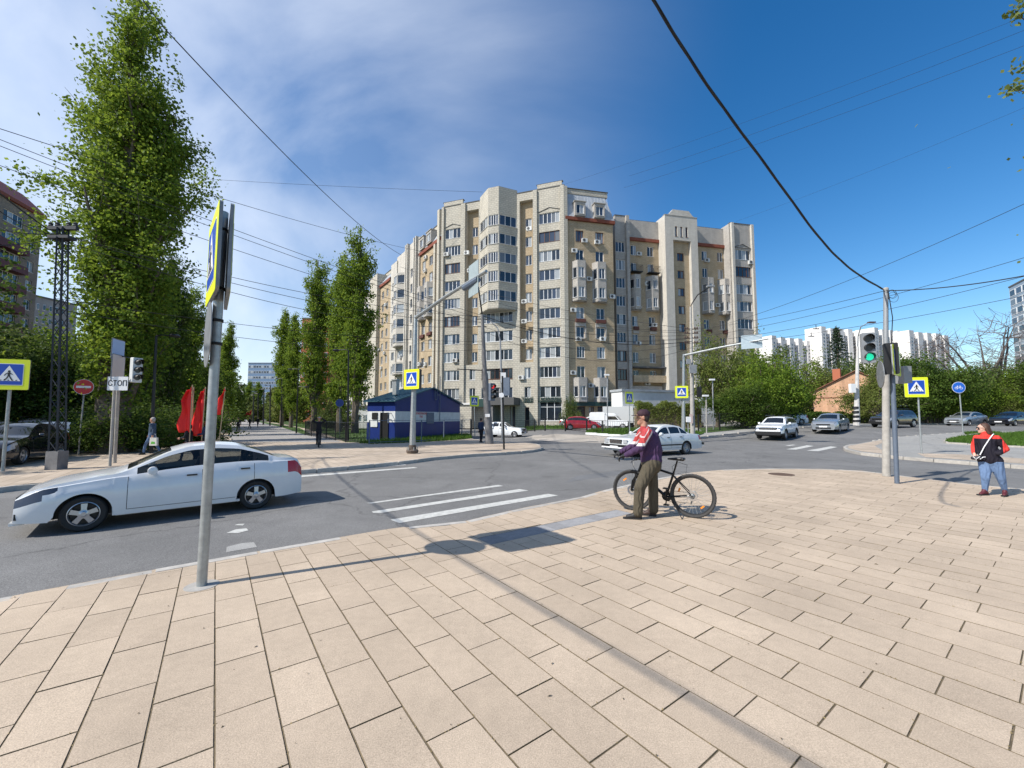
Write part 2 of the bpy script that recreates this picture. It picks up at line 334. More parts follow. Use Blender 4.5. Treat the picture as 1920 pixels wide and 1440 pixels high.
# ================================================================ GROUND
D1 = Vector((-0.589, 0.808, 0)).normalized(); D2 = Vector((D1.y, -D1.x, 0))
def sheet(name, pts, z, m, kind='structure', bottom=None, parent=None, uv=None):
    mb = MB(); pts = [(p[0], p[1]) for p in pts]
    from mathutils.geometry import tessellate_polygon
    tris = tessellate_polygon([[Vector((p[0], p[1], 0)) for p in pts]])
    top = [(p[0], p[1], z) for p in pts]
    mb.add(top, [tuple(t) for t in tris])
    if bottom is not None:
        n = len(pts); mb.add([(p[0], p[1], z) for p in pts] + [(p[0], p[1], bottom) for p in pts], [(i, (i + 1) % n, n + (i + 1) % n, n + i) for i in range(n)])
    me = mb.mesh(name, m)
    bm = bmesh.new(); bm.from_mesh(me); bmesh.ops.recalc_face_normals(bm, faces=bm.faces)
    if sum(f.normal.z for f in bm.faces if abs(f.normal.z) > .9) < 0: bmesh.ops.reverse_faces(bm, faces=bm.faces)
    bm.to_mesh(me); bm.free()
    o = link(name, me, parent)
    if kind: o['kind'] = kind
    return o
sheet('ground', [(-1500, -400), (1500, -400), (1500, 2500), (-1500, 2500)], -0.22, M['dirt'])
def drape(name, pts, dz, m, step=2.0, skirt=None, kind='structure'):
    bm = bmesh.new(); f = bm.faces.new([bm.verts.new((p[0], p[1], 0)) for p in pts]); bm.normal_update()
    if f.normal.z < 0: bmesh.ops.reverse_faces(bm, faces=bm.faces[:])
    bmesh.ops.triangulate(bm, faces=bm.faces[:])
    for ax in (0, 1):
        lo = min(p[ax] for p in pts); hi = max(p[ax] for p in pts); c = math.floor(lo / step) * step + step
        while c < hi:
            co = Vector((c, 0, 0)) if ax == 0 else Vector((0, c, 0)); no = Vector((1, 0, 0)) if ax == 0 else Vector((0, 1, 0))
            bmesh.ops.bisect_plane(bm, geom=bm.verts[:] + bm.edges[:] + bm.faces[:], plane_co=co, plane_no=no); c += step
    for v in bm.verts: v.co.z = hz(v.co.x, v.co.y) + dz
    if skirt:
        be = [e for e in bm.edges if len(e.link_faces) == 1]; r = bmesh.ops.extrude_edge_only(bm, edges=be)
        for v in [g for g in r['geom'] if isinstance(g, bmesh.types.BMVert)]: v.co.z -= skirt
    me = bpy.data.meshes.new(name); bm.to_mesh(me); bm.free(); me.materials.append(m); o = link(name, me)
    if kind: o['kind'] = kind
    return o
xs_ = np.arange(-130, 131, 2.0); ys2 = np.arange(-30, 131, 2.0); Vg = [(x, y, hz(x, y) + ROADZ) for y in ys2 for x in xs_]; nx_ = len(xs_)
mbr = MB(); mbr.add(Vg, [(j * nx_ + i, j * nx_ + i + 1, (j + 1) * nx_ + i + 1, (j + 1) * nx_ + i) for j in range(len(ys2) - 1) for i in range(nx_ - 1)]); mbr.obj('road', M['asphalt'])['kind'] = 'structure'

near_px = [(0, 1122), (60, 1110), (120, 1099), (230, 1078), (390, 1050), (560, 1020), (603, 1013), (660, 1003), (724, 992.5), (757, 988), (790, 989), (839, 985), (909, 968), (994, 949.5), (1075, 935.5), (1134, 918.6), (1190, 906), (1255, 893), (1300, 885.5), (1360, 880.5), (1440, 878.5), (1540, 879), (1615, 882.5), (1677, 890), (1752, 900), (1840, 910), (1920, 917)]
near = [P(u, v) for u, v in near_px]
dl = (near[0] - near[4]).normalized(); dr = (near[-1] - near[-3]).normalized()
near = [near[0] + dl * 14, near[0] + dl * 6, near[0] + dl * 3] + near + [near[-1] + dr * 4, near[-1] + dr * 16]
near_poly = near + [Vector((near[-1].x + 2, -9, 0)), Vector((near[0].x - 4, -9, 0))]
pav = sheet('pavement', near_poly, -0.0055, M['joint'], bottom=ROADZ - .05)
def kerbs(parent, pts, zt, m, width=0.14, ln=1.0, inward=-1, h=.2, zup=.002):
    seg = []; acc = 0; pts = [Vector((p.x, p.y, 0)) for p in pts]
    L = [0]
    for a, b in zip(pts, pts[1:]): L.append(L[-1] + (b - a).length)
    def pos(s):
        s = max(0, min(L[-1], s))
        for i in range(len(L) - 1):
            if s <= L[i + 1] + 1e-9: return pts[i].lerp(pts[i + 1], (s - L[i]) / max(1e-6, L[i + 1] - L[i]))
        return pts[-1]
    n = max(1, int(L[-1] / ln)); me = None
    for i in range(n):
        a = pos(L[-1] * i / n); b = pos(L[-1] * (i + 1) / n); d = b - a; ll = d.length
        nrm = Vector((-d.y, d.x, 0)).normalized() * inward
        if me is None:
            k = MB(); k.box((0, 0, -h / 2), (1, width, h - .0)); me = k.mesh('kerb_stone', m)
            bm = bmesh.new(); bm.from_mesh(me); bmesh.ops.bevel(bm, geom=[e for e in bm.edges if all(v.co.z > -.01 for v in e.verts)], offset=.012, segments=2, affect='EDGES'); bm.to_mesh(me); bm.free()
        o = link('kerb_stone', me, parent); c = (a + b) / 2 - nrm * width * .45
        o.location = Vector((c.x, c.y, hz(c.x, c.y) + zt + zup + random.uniform(-.004, .004))) - parent.location; o.rotation_euler = (0, 0, math.atan2(d.y, d.x) + random.uniform(-.008, .008)); o.scale = (ll - .012, 1, 1)
kerbs(pav, near, 0.0, M['kerb'], inward=1)
# --- paving slabs 0.3 x 0.6 laid in the photographed direction
def clip_convex(subject, clip):
    out = list(subject)
    for i in range(len(clip)):
        a = clip[i]; b = clip[(i + 1) % len(clip)]
        def side(p): return (b[0] - a[0]) * (p[1] - a[1]) - (b[1] - a[1]) * (p[0] - a[0])
        inp = out; out = []
        if not inp: return []
        for j in range(len(inp)):
            c = inp[j]; d = inp[(j + 1) % len(inp)]; sc, sd = side(c), side(d)
            if sc >= 0: out.append(c)
            if (sc >= 0) != (sd >= 0):
                t = sc / (sc - sd); out.append((c[0] + (d[0] - c[0]) * t, c[1] + (d[1] - c[1]) * t))
    return out
poly2 = [(p.x, p.y) for p in near_poly]
if sum(a[0] * b[1] - b[0] * a[1] for a, b in zip(poly2, poly2[1:] + poly2[:1])) < 0: poly2 = poly2[::-1]
def inside(p, poly):
    c = False; n = len(poly); j = n - 1
    for i in range(n):
        if (poly[i][1] > p[1]) != (poly[j][1] > p[1]) and p[0] < (poly[j][0] - poly[i][0]) * (p[1] - poly[i][1]) / (poly[j][1] - poly[i][1]) + poly[i][0]: c = not c
        j = i
    return c
r0 = P(402, 1440).dot(D2); s0 = P(402, 1288).dot(D1); TW, TL = 0.302, 0.604
def rs(p): return p.dot(D2), p.dot(D1)
ga = P(906, 1017); gb = P(1166, 960); gmid = P(1000, 995)
g_r0 = rs(ga)[0]; g_r1 = rs(gb)[0]; g_s = rs(gmid)[1]
g_r0 = r0 + round((g_r0 - r0) / TW) * TW; g_r1 = r0 + round((g_r1 - r0) / TW) * TW
GW = .36
pole_hole = P(378, 1098)
tiles = []
for i in range(-45, 85):
    ra = r0 + i * TW; off = (0 if i % 2 else TL / 2) + random.uniform(-.035, .035)
    for j in range(-42, 42):
        sa = s0 + j * TL + off
        c = D2 * (ra + TW / 2) + D1 * (sa + TL / 2)
        if not (-10 < c.x < 23 and -0.9 < c.y < 17): continue
        if abs(c.x) > 1.45 * max(c.y, .4) + 1.8: continue
        g = .003
        spans = [(sa + g, sa + TL - g)]
        if ra + TW / 2 > g_r0 and ra + TW / 2 < g_r1:
            lo, hi = g_s - GW / 2, g_s + GW / 2; ns = []
            for a, b in spans:
                if b <= lo or a >= hi: ns.append((a, b))
                else:
                    if a < lo - .03: ns.append((a, lo - g))
                    if b > hi + .03: ns.append((hi + g, b))
            spans = ns
        for a, b in spans:
            q = [D2 * (ra + g) + D1 * a, D2 * (ra + TW - g) + D1 * a, D2 * (ra + TW - g) + D1 * b, D2 * (ra + g) + D1 * b]
            q = [(p.x, p.y) for p in q]
            ins = [inside(p, poly2) for p in q]
            full = all(ins) and b - a > TL - .02
            if not all(ins):
                if not any(ins): continue
                if sum((q[k][0] * q[(k + 1) % 4][1] - q[(k + 1) % 4][0] * q[k][1]) for k in range(4)) < 0: q = q[::-1]
                q = clip_convex(poly2, q)
                if len(q) < 3: continue
            cx = sum(p[0] for p in q) / len(q); cy = sum(p[1] for p in q) / len(q)
            tiles.append((q, full, cx, cy, a, b, ra))
def vis(t):
    cx, cy = t[2], t[3]
    if cy < .9: return False
    u = 960 + 760 * cx / cy; v = 782 + 760 * 1.72 / cy
    return -120 < u < 2040 and v < 1600
cand = sorted([t for t in tiles if t[1] and vis(t)], key=lambda t: t[2] ** 2 + t[3] ** 2)
single = set(id(t) for t in cand[:295])
tm = []
for k in range(3):
    mb = MB(); mb.box((0, 0, -.02), (TW - .006, TL - .006, .04)); me = mb.mesh('paving_slab', [M['tile'], M['joint']])
    bm = bmesh.new(); bm.from_mesh(me); bmesh.ops.bevel(bm, geom=[e for e in bm.edges if all(v.co.z > -.001 for v in e.verts)], offset=.0015 + .0008 * k, segments=1, affect='EDGES')
    for f in bm.faces: f.material_index = 0 if f.normal.z > .9 else 1
    bm.to_mesh(me); bm.free(); tm.append(me)
rzt = math.atan2(D1.y, D1.x) - math.pi / 2
far = MB()
for t in tiles:
    if id(t) in single:
        o = link('paving_slab', random.choice(tm), pav, (t[2], t[3], random.uniform(-.0016, .0008)), rzt + (math.pi if random.random() < .5 else 0))
        o.rotation_euler = (random.uniform(-.003, .003), random.uniform(-.004, .004), o.rotation_euler[2] + random.uniform(-.0025, .0025))
    else:
        dz = random.uniform(-.0016, .0008); n = len(t[0])
        far.add([(p[0], p[1], dz) for p in t[0]] + [(p[0], p[1], -.03) for p in t[0]], [tuple(range(n))] + [(k, (k + 1) % n, n + (k + 1) % n, n + k) for k in range(n)])
me = far.mesh('paving_slabs', [M['tile'], M['joint']])
bm = bmesh.new(); bm.from_mesh(me); bmesh.ops.recalc_face_normals(bm, faces=bm.faces)
for f in bm.faces: f.material_index = 0 if abs(f.normal.z) > .9 else 1
bm.to_mesh(me); bm.free()
tag(link('distant_paving_slabs', me, pav), kind='stuff')
# ribbed tactile slabs
tac = mat('tactile_slab', (.26, .26, .27), .8, var=.15, vscale=10, rnd=.12)
mb = MB(); mb.box((0, 0, -.02), (TW - .006, GW - .008, .03))
for k in range(9): mb.box((-.13 + k * .0325, 0, -.003), (.014, GW - .02, .010))
tme = mb.mesh('tactile_slab', tac)
k = 0
while g_r0 + (k + .5) * TW < g_r1:
    c = D2 * (g_r0 + (k + .5) * TW) + D1 * g_s; link('tactile_slab', tme, pav, (c.x, c.y, 0.0), rzt); k += 1
# weeds and dirt in the joints
wmat = mat('joint_moss', (.20, .15, .07), .95, var=.5, vscale=30)
mb = MB()
for _ in range(2600):
    t = random.choice(cand[:420]); side = random.random()
    if abs(t[2] * .3 - 1.2) > 3 and random.random() < .5: continue
    e = D2 * (t[6] if side < .62 else t[6] + random.uniform(0, TW)) + D1 * (random.uniform(t[4], t[5]) if side < .62 else t[4])
    e = e + Vector((random.gauss(0, .003), random.gauss(0, .003), 0)); r = random.uniform(.002, .006)
    mb.add([(e.x - r, e.y, 0.0), (e.x + r, e.y - r, 0.0), (e.x + random.uniform(-r, r), e.y + r, random.uniform(.002, .007))], [(0, 1, 2)])
tag(mb.obj('joint_weeds', wmat, pav), kind='stuff')

lit = MB(); random.seed(12)
for _ in range(420):
    x = random.uniform(-5, 12); y = random.uniform(1.2, 11); 
    if not inside((x, y), poly2): continue
    a = random.uniform(0, 6.3); r = random.choice((.004, .006, .009, .016)) * random.uniform(.7, 1.3); q = .5 if r < .01 else .35
    ca, sa = math.cos(a), math.sin(a); lit.add([(x + ca * r, y + sa * r, .003), (x - sa * r * q, y + ca * r * q, .003 + r * .5), (x - ca * r, y - sa * r, .003), (x + sa * r * q, y - ca * r * q, .004)], [(0, 1, 2, 3)])
tag(lit.obj('litter', mat('dry_litter', (.13, .10, .06), .9), pav), kind='stuff')
# --- far tiled pavements: texture of the same slabs
def tilefar():
    m = bpy.data.materials.new('far_paving'); m.use_nodes = True; n = m.node_tree.nodes; l = m.node_tree.links; b = n['Principled BSDF']; b.inputs['Roughness'].default_value = .85
    g = n.new('ShaderNodeNewGeometry'); mp = n.new('ShaderNodeMapping'); mp.inputs['Rotation'].default_value = (0, 0, -math.atan2(D1.y, D1.x)); l.new(g.outputs['Position'], mp.inputs[0])
    br = n.new('ShaderNodeTexBrick'); br.inputs['Scale'].default_value = 1; br.inputs['Brick Width'].default_value = .604; br.inputs['Row Height'].default_value = .302; br.inputs['Mortar Size'].default_value = .008
    br.inputs['Color1'].default_value = (.50, .405, .31, 1); br.inputs['Color2'].default_value = (.42, .335, .25, 1); br.inputs['Mortar'].default_value = (.25, .19, .13, 1); l.new(mp.outputs[0], br.inputs['Vector'])
    t = n.new('ShaderNodeTexNoise'); t.inputs['Scale'].default_value = .8; t.inputs['Detail'].default_value = 6; l.new(g.outputs['Position'], t.inputs['Vector'])
    mr = n.new('ShaderNodeMapRange'); mr.inputs[1].default_value = .3; mr.inputs[2].default_value = .7; mr.inputs[3].default_value = .82; mr.inputs[4].default_value = 1.12; l.new(t.outputs[0], mr.inputs[0])
    hv = n.new('ShaderNodeHueSaturation'); l.new(br.outputs[0], hv.inputs['Color']); l.new(mr.outputs[0], hv.inputs['Value']); l.new(hv.outputs[0], b.inputs['Base Color']); return m
M['tilefar'] = tilefar()
lf_front = [P(u, v) for u, v in [(-420, 960), (-150, 930), (0, 913), (60, 906), (200, 899), (420, 889), (560, 881), (650, 874), (700, 869.5), (763, 863.5), (800, 858), (870, 852), (940, 848), (985, 845), (1008, 841.5), (1015, 838.5)]]
lf_back = [P(u, v) for u, v in [(1011, 834.5), (1001, 831.8), (985, 830), (945, 828.5), (905, 826), (880, 822)]]
far_l = Vector((-12.5, 60, 0))
lf_poly = lf_front + lf_back + [P(868, 812), Vector((-14, 56, 0)), Vector((-80, 150, 0)), Vector((-260, 150, 0)), Vector((-90, 12, 0))]
pavl = sheet('far_pavement', lf_poly, 0.0, M['tilefar'], bottom=ROADZ - .05)
kerbs(pavl, lf_front, 0.0, M['kerb'], inward=1); kerbs(pavl, lf_back, 0.0, M['kerb'], inward=1)
# right traffic island
ri_front = [PT(u, v) for u, v in [(1605, 832.5), (1590, 835.5), (1586, 838.5), (1590, 842), (1615, 848), (1672, 854), (1732, 859), (1920, 872.5), (2100, 885), (2500, 910)]]
ri_back = [PT(u, v) for u, v in [(2500, 818), (2100, 812), (1920, 809), (1800, 811), (1765, 813.5), (1677, 820), (1640, 826)]]
pavr = drape('traffic_island', ri_front + ri_back, 0.0, M['asphalt2'], skirt=.2)
kerbs(pavr, ri_front, 0.0, M['kerb'], inward=1); kerbs(pavr, ri_back[2:], 0.0, M['kerb'], inward=1, h=.3)
drape('island_paving', [PT(u, v) for u, v in [(1606, 833.5), (1592, 836), (1589, 838.5), (1593, 841.5), (1616, 846.5), (1655, 851), (1662, 848), (1640, 836), (1660, 828), (1674, 822), (1640, 827)]], 0.006, M['tilefar'])
drape('island_paving', [PT(u, v) for u, v in [(1735, 857.2), (1920, 869.5), (2100, 881), (2100, 873), (1920, 860), (1800, 852), (1720, 850)]], 0.006, M['tilefar'])
lawn_r = drape('lawn', [PT(u, v) for u, v in [(1772, 830), (1850, 835), (1925, 838), (2100, 846), (2300, 830), (2100, 812), (1925, 811), (1880, 816), (1800, 820.5), (1776, 826)]], 0.07, M['lawn'], skirt=.1)
drape('lawn', [PT(u, v) for u, v in [(1812, 816), (1880, 812.5), (1850, 811), (1808, 812.5)]], 0.05, M['lawn'], skirt=.1)
kerbs(lawn_r, [PT(u, v) for u, v in [(1850, 812), (1800, 819), (1774, 825), (1769, 828.5), (1774, 831.5), (1850, 836.5), (1925, 839.5), (2100, 848)]], 0.08, M['kerb'], width=.12)
# back-right pavement along the hedge and the building side
bk = [PT(u, v) for u, v in [(1296, 820), (1340, 816), (1400, 809.5), (1450, 805), (1530, 799), (1600, 796), (1750, 794), (1920, 793.5), (2200, 793.5)]]
pavb = drape('back_pavement', bk + [Vector((129, 95, 0)), Vector((8, 95, 0)), Vector((10.5, 47, 0)), PT(1285, 813)], 0.0, M['asphalt2'], step=3.0, skirt=.2)
kerbs(pavb, bk[:8], 0.0, M['kerb'], inward=1, ln=2.0)
# light paved apron at the parking mouth and the white-kerbed lawn
drape('side_apron', [PT(u, v, ROADZ) for u, v in [(960, 822), (1000, 816.5), (1095, 815.5), (1185, 822.5), (1150, 831), (1060, 829.5)]], ROADZ + .006, asphalt('old_asphalt', (.36, .32, .27), .3))
wk = [PT(u, v) for u, v in [(1099, 811.5), (1140, 814.5), (1180, 817), (1240, 821), (1290, 823)]]
lawnc_pts = wk + [PT(u, v) for u, v in [(1320, 813), (1290, 807), (1250, 805), (1180, 805), (1120, 806), (1100, 808.5)]]
lawn_c = drape('lawn', lawnc_pts, .06, M['lawn'], skirt=.2)
kerbs(lawn_c, wk, .05, M['kerbwhite'], width=.15, h=.3, inward=1)
lawnb_pts = [PT(u, v) for u, v in [(930, 802), (1100, 801), (1060, 803.5), (930, 806)]]
drape('lawn', lawnb_pts, .02, M['lawn'], skirt=.1)
drape('lawn', [PT(u, v) for u, v in [(1318, 812), (1400, 804), (1400, 800), (1310, 803)]], .05, M['lawn'], skirt=.1)
# boulevard lawns
l1 = sheet('lawn', [P(u, v) for u, v in [(580, 817), (561, 812), (525, 800), (500, 795), (480, 790), (487, 789), (510, 793.5), (560, 802), (572, 808), (586, 816)]], .02, M['lawn'], bottom=-.05)
l2 = sheet('lawn', [P(u, v) for u, v in [(648, 829), (620, 817), (575, 804), (540, 797), (510, 792), (496, 789), (560, 789.5), (700, 793), (740, 800), (740, 829), (700, 829.5)]], .02, M['lawn'], bottom=-.05)
l3 = sheet('lawn', [P(u, v) for u, v in [(430, 829), (420, 818), (400, 806), (380, 800), (200, 800), (-40, 830), (-60, 856), (60, 862), (130, 856), (200, 850), (300, 838), (380, 832)]], .02, M['dirt'], bottom=-.05)
pathd = sheet('boulevard_path', [P(u, v) for u, v in [(436, 829), (640, 829), (612, 818), (566, 805), (530, 797), (492, 790), (470, 787), (458, 787), (440, 793), (428, 805), (430, 818)]], .004, asphalt('path_paving', (.30, .28, .26), .12))
# grass blades
def grass(name, pts, n, z, h=(.05, .14), m=None, parent=None, wd=.02):
    xs = [p.x for p in pts]; ys = [p.y for p in pts]; poly = [(p.x, p.y) for p in pts]; mb = MB(); c = 0; tries = 0
    while c < n and tries < n * 8:
        tries += 1; x = random.uniform(min(xs), max(xs)); y = random.uniform(min(ys), max(ys))
        if not inside((x, y), poly): continue
        zg = z + hz(x, y); a = random.uniform(0, 6.28); hh = random.uniform(*h); ww = wd * random.uniform(.6, 1.3); lx, ly = random.gauss(0, hh * .35), random.gauss(0, hh * .35)
        mb.add([(x - ww * math.cos(a), y - ww * math.sin(a), zg), (x + ww * math.cos(a), y + ww * math.sin(a), zg), (x + lx, y + ly, zg + hh)], [(0, 1, 2)]); c += 1
    return tag(mb.obj(name, m or M['grass'], parent), 'short green grass with dandelions', 'grass', kind='stuff')
grass('grass', [PT(u, v) for u, v in [(1772, 830), (1850, 835), (1925, 838), (1990, 841), (1990, 811.5), (1925, 811), (1880, 815), (1800, 820.5), (1776, 826)]], 16000, .06, (.06, .2))
grass('grass', [PT(u, v) for u, v in [(1812, 816), (1880, 812.5), (1850, 811), (1808, 812.5)]], 1500, .04, (.06, .2))
grass('grass', lawnc_pts, 7000, .05, (.06, .25), wd=.04)
grass('grass', [P(u, v) for u, v in [(648, 829), (620, 817), (575, 804), (540, 797), (560, 793), (700, 797), (740, 829), (700, 829.5)]], 9000, .01, (.05, .16), wd=.03)
grass('grass', [P(u, v) for u, v in [(668, 831), (700, 832.5), (780, 829.5), (850, 825.5), (885, 822), (880, 817), (866, 816), (740, 827)]], 5000, .0, (.08, .38), wd=.03)
grass('grass', [P(u, v) for u, v in [(580, 817), (561, 812), (525, 800), (510, 796), (560, 802), (572, 808), (586, 816)]], 2500, .01, (.05, .16), wd=.03)
grass('grass', lawnb_pts, 2500, .02, (.08, .3), wd=.06)
# road paint
def stripe(pts, name='crossing_stripe'):
    return drape(name, [PT(u, v, ROADZ) for u, v in pts], ROADZ + .005, M['paint'])
stripe([(731.6, 974.8), (749, 981.3), (900, 954.5), (1047, 929.3), (1027.5, 926.2)])
stripe([(697, 959.4), (700, 962.0), (714, 962.2), (850, 941), (991, 920), (974, 917.2)])
stripe([(687, 943.5), (696, 944.6), (780, 933), (943.5, 911.5), (934, 909.5)])
stripe([(500, 888.0), (500, 891.5), (762, 872), (757, 869.8)])
stripe([(500, 896.5), (500, 900), (783, 877.5), (776, 876)])
stripe([(1474, 842.5), (1492, 843.2), (1526, 836.3), (1513, 835)])
stripe([(1512, 845), (1534, 846), (1570, 838.3), (1557, 837)])
stripe([(1472, 835.5), (1480, 836.2), (1492, 834.5), (1486, 833.8)])
stripe([(424, 1000), (446, 1000), (466, 995), (462, 991), (442, 993)], 'worn_arrow')
stripe([(440, 985), (455, 985.6), (459, 982.5), (446, 983)], 'worn_arrow')
drape('asphalt_patch', [PT(u, v, ROADZ) for u, v in [(424, 1036), (482, 1026), (476, 1017), (452, 1019), (425, 1026)]], ROADZ + .004, asphalt('patched_asphalt', (.33, .32, .30), .2))
drape('asphalt_patch', [PT(u, v, ROADZ) for u, v in [(1060, 905), (1110, 897), (1240, 880), (1200, 877), (1080, 893)]], ROADZ + .003, asphalt('dark_patched_asphalt', (.15, .15, .15), .2))
# manhole
c = P(1465, 889.5); mb = MB(); mb.lathe([(.34, 0.0), (.34, .007), (.30, .009), (.29, .005), (0.001, .005)], n=32)
for i in range(5): mb.box((-.2 + i * .1, 0, .0065), (.03, .4, .005))
tag(mb.obj('manhole_cover', mat('rust_iron', (.13, .085, .06), .8, .3, var=.3, vscale=12), loc=(c.x, c.y, 0.0)), 'round rusty manhole cover set in the pavement by the road edge', 'manhole cover')

# ================================================================ APARTMENT BUILDING
def hit(A, B, u, v=600):
    d = ray(u, v); ax, ay = A.x, A.y; bx, by = B.x - A.x, B.y - A.y
    det = d.x * (-by) + d.y * bx
    t = (ax * (-by) + ay * bx) / det
    px, py = d.x * t, d.y * t; Ld = math.hypot(bx, by)
    return ((px - ax) * bx + (py - ay) * by) / Ld
def on(A, B, u, v=600):
    s = hit(A, B, u, v); d = (B - A).normalized(); return Vector((A.x + d.x * s, A.y + d.y * s))
WCACHE = {}
def window(parent, pos, rz, w, h, n=2, frame='upvc', transom=False, bars=False):
    key = (round(w, 1), round(h, 1), n, frame, transom, bars)
    if key not in WCACHE:
        f = MB(); t = .07; w_, h_ = key[0], key[1]
        f.box((-w_ / 2 + t / 2, 0, 0), (t, .07, h_)); f.box((w_ / 2 - t / 2, 0, 0), (t, .07, h_)); f.box((0, 0, h_ / 2 - t / 2), (w_ - 2 * t, .07, t)); f.box((0, 0, -h_ / 2 + t / 2), (w_ - 2 * t, .07, t))
        for i in range(1, n): f.box((-w_ / 2 + w_ * i / n, 0, 0), (.08, .06, h_ - 2 * t))
        if transom: f.box((0, 0, h_ * .22), (w_ - 2 * t, .055, .06))
        if bars:
            for i in range(1, 6): f.box((-w_ / 2 + w_ * i / 6, -.1, 0), (.03, .03, h_))
            for i in range(1, 4): f.box((0, -.12, -h_ / 2 + h_ * i / 4), (w_, .03, .03))
        f.box((0, -.08, -h_ / 2 - .03), (w_ + .1, .24, .04))
        g = MB()
        for i in range(n):
            x0 = -w_ / 2 + w_ * i / n + .03; x1 = -w_ / 2 + w_ * (i + 1) / n - .03
            g.add([(x0, .015, -h_ / 2 + .05), (x1, .015, -h_ / 2 + .05), (x1, .015, h_ / 2 - .05), (x0, .015, h_ / 2 - .05)], [(0, 1, 2, 3)])
        WCACHE[key] = (f.mesh('window', M[frame]), g.mesh('pane', M['pane']))
    a, b = WCACHE[key]
    o = link('window', a, parent, Vector(pos) - parent.location, rz); link('pane', b, o); return o
ACM = None
def ac(parent, pos, rz):
    global ACM
    if ACM is None:
        a = MB(); a.box((0, -.2, 0), (.85, .34, .6)); a.box((-.3, -.1, -.33), (.05, .4, .05)); a.box((.3, -.1, -.33), (.05, .4, .05))
        g = MB(); g.lathe([(.22, 0), (.22, .02), (.19, .02), (.17, .005), (.001, .005)], n=14, M=Matrix.Rotation(math.pi / 2, 3, 'X'), c=(-.1, -.372, 0)); ACM = (a.mesh('air_conditioner', M['acwhite']), g.mesh('fan_grille', M['acdark']))
    o = link('air_conditioner', ACM[0], parent, Vector(pos) - parent.location, rz); link('fan_grille', ACM[1], o)
def wall(parent, A, B, z0, z1, wins=(), m='beige', depth=6.0, recess=.2, name='wall', back=True, top='flat'):
    """A->B runs left to right seen from outside; wins: (u0,u1,za,zb,n[,frame,transom,bars])"""
    d = (B - A); L = d.length; d = d / L; nrm = Vector((d.y, -d.x)); rz = math.atan2(d.y, d.x)
    O = parent.location
    V = []; F = []; UV = []
    def quad(ps, uvs):
        i = len(V); V.extend(ps); F.append((i, i + 1, i + 2, i + 3)); UV.extend(uvs)
    def pt(u, z, o=0): return (A.x + d.x * u + nrm.x * o - O.x, A.y + d.y * u + nrm.y * o - O.y, z - O.z)
    wins = [w for w in wins if w[0] > .02 and w[1] < L - .02]
    us = sorted(set([0, L] + [x for w_ in wins for x in w_[:2]])); zs = sorted(set([z0, z1] + [x for w_ in wins for x in w_[2:4]]))
    for i in range(len(us) - 1):
        for j in range(len(zs) - 1):
            uc = (us[i] + us[i + 1]) / 2; zc = (zs[j] + zs[j + 1]) / 2
            if any(w_[0] < uc < w_[1] and w_[2] < zc < w_[3] for w_ in wins): continue
            quad([pt(us[i], zs[j]), pt(us[i + 1], zs[j]), pt(us[i + 1], zs[j + 1]), pt(us[i], zs[j + 1])], [(us[i], zs[j]), (us[i + 1], zs[j]), (us[i + 1], zs[j + 1]), (us[i], zs[j + 1])])
    for w_ in wins:
        u0, u1, a, b = w_[:4]; r = -recess
        quad([pt(u0, a), pt(u0, b), pt(u0, b, r), pt(u0, a, r)], [(0, a), (0, b), (.2, b), (.2, a)])
        quad([pt(u1, a, r), pt(u1, b, r), pt(u1, b), pt(u1, a)], [(0, a), (0, b), (.2, b), (.2, a)])
        quad([pt(u0, b), pt(u1, b), pt(u1, b, r), pt(u0, b, r)], [(u0, 0), (u1, 0), (u1, .2), (u0, .2)])
        quad([pt(u0, a, r), pt(u1, a, r), pt(u1, a), pt(u0, a)], [(u0, 0), (u1, 0), (u1, .2), (u0, .2)])
    D = -depth
    quad([pt(0, z0, D), pt(0, z0), pt(0, z1), pt(0, z1, D)], [(0, z0), (depth, z0), (depth, z1), (0, z1)])
    quad([pt(L, z0), pt(L, z0, D), pt(L, z1, D), pt(L, z1)], [(0, z0), (depth, z0), (depth, z1), (0, z1)])
    quad([pt(0, z1), pt(L, z1), pt(L, z1, D), pt(0, z1, D)], [(0, 0), (L, 0), (L, depth), (0, depth)])
    quad([pt(L, z0), pt(0, z0), pt(0, z0, D), pt(L, z0, D)], [(0, 0), (L, 0), (L, depth), (0, depth)])
    if back: quad([pt(L, z0, D), pt(0, z0, D), pt(0, z1, D), pt(L, z1, D)], [(0, z0), (L, z0), (L, z1), (0, z1)])
    me = bpy.data.meshes.new(name); me.from_pydata(V, [], F); me.materials.append(M[m]); uvl = me.uv_layers.new(name='UVMap')
    uvl.data.foreach_set('uv', [c for p in UV for c in p]); me.update()
    o = link(name, me, parent)
    for w_ in wins:
        u0, u1, a, b = w_[:4]; n = w_[4]; fr = w_[5] if len(w_) > 5 else 'upvc'; tr = w_[6] if len(w_) > 6 else False; bars = w_[7] if len(w_) > 7 else False
        c = ((u0 + u1) / 2, (a + b) / 2); off = -recess + .045
        q = pt(c[0], c[1], off); wo = window(parent, Vector(q) + O, rz, u1 - u0, b - a, n, fr, tr, bars)
        wo.scale = ((u1 - u0) / round(u1 - u0, 1), 1, (b - a) / round(b - a, 1))
    return o
def facade_pt(A, B, u, z, o=0):
    d = (B - A).normalized(); n = Vector((d.y, -d.x)); return Vector((A.x + d.x * u + n.x * o, A.y + d.y * u + n.y * o, z))
def coping(parent, A, B, u0, u1, z, depth=.5, out=.06, th=.12, m='roofdark', name='coping'):
    d = (B - A).normalized(); p = facade_pt(A, B, (u0 + u1) / 2, z + th / 2 + .003, out - depth / 2); mb = MB(); mb.box((0, 0, 0), (u1 - u0 + .08, depth, th)); o = mb.obj(name, M[m], parent); o.location = p - parent.location; o.rotation_euler = (0, 0, math.atan2(d.y, d.x)); return o
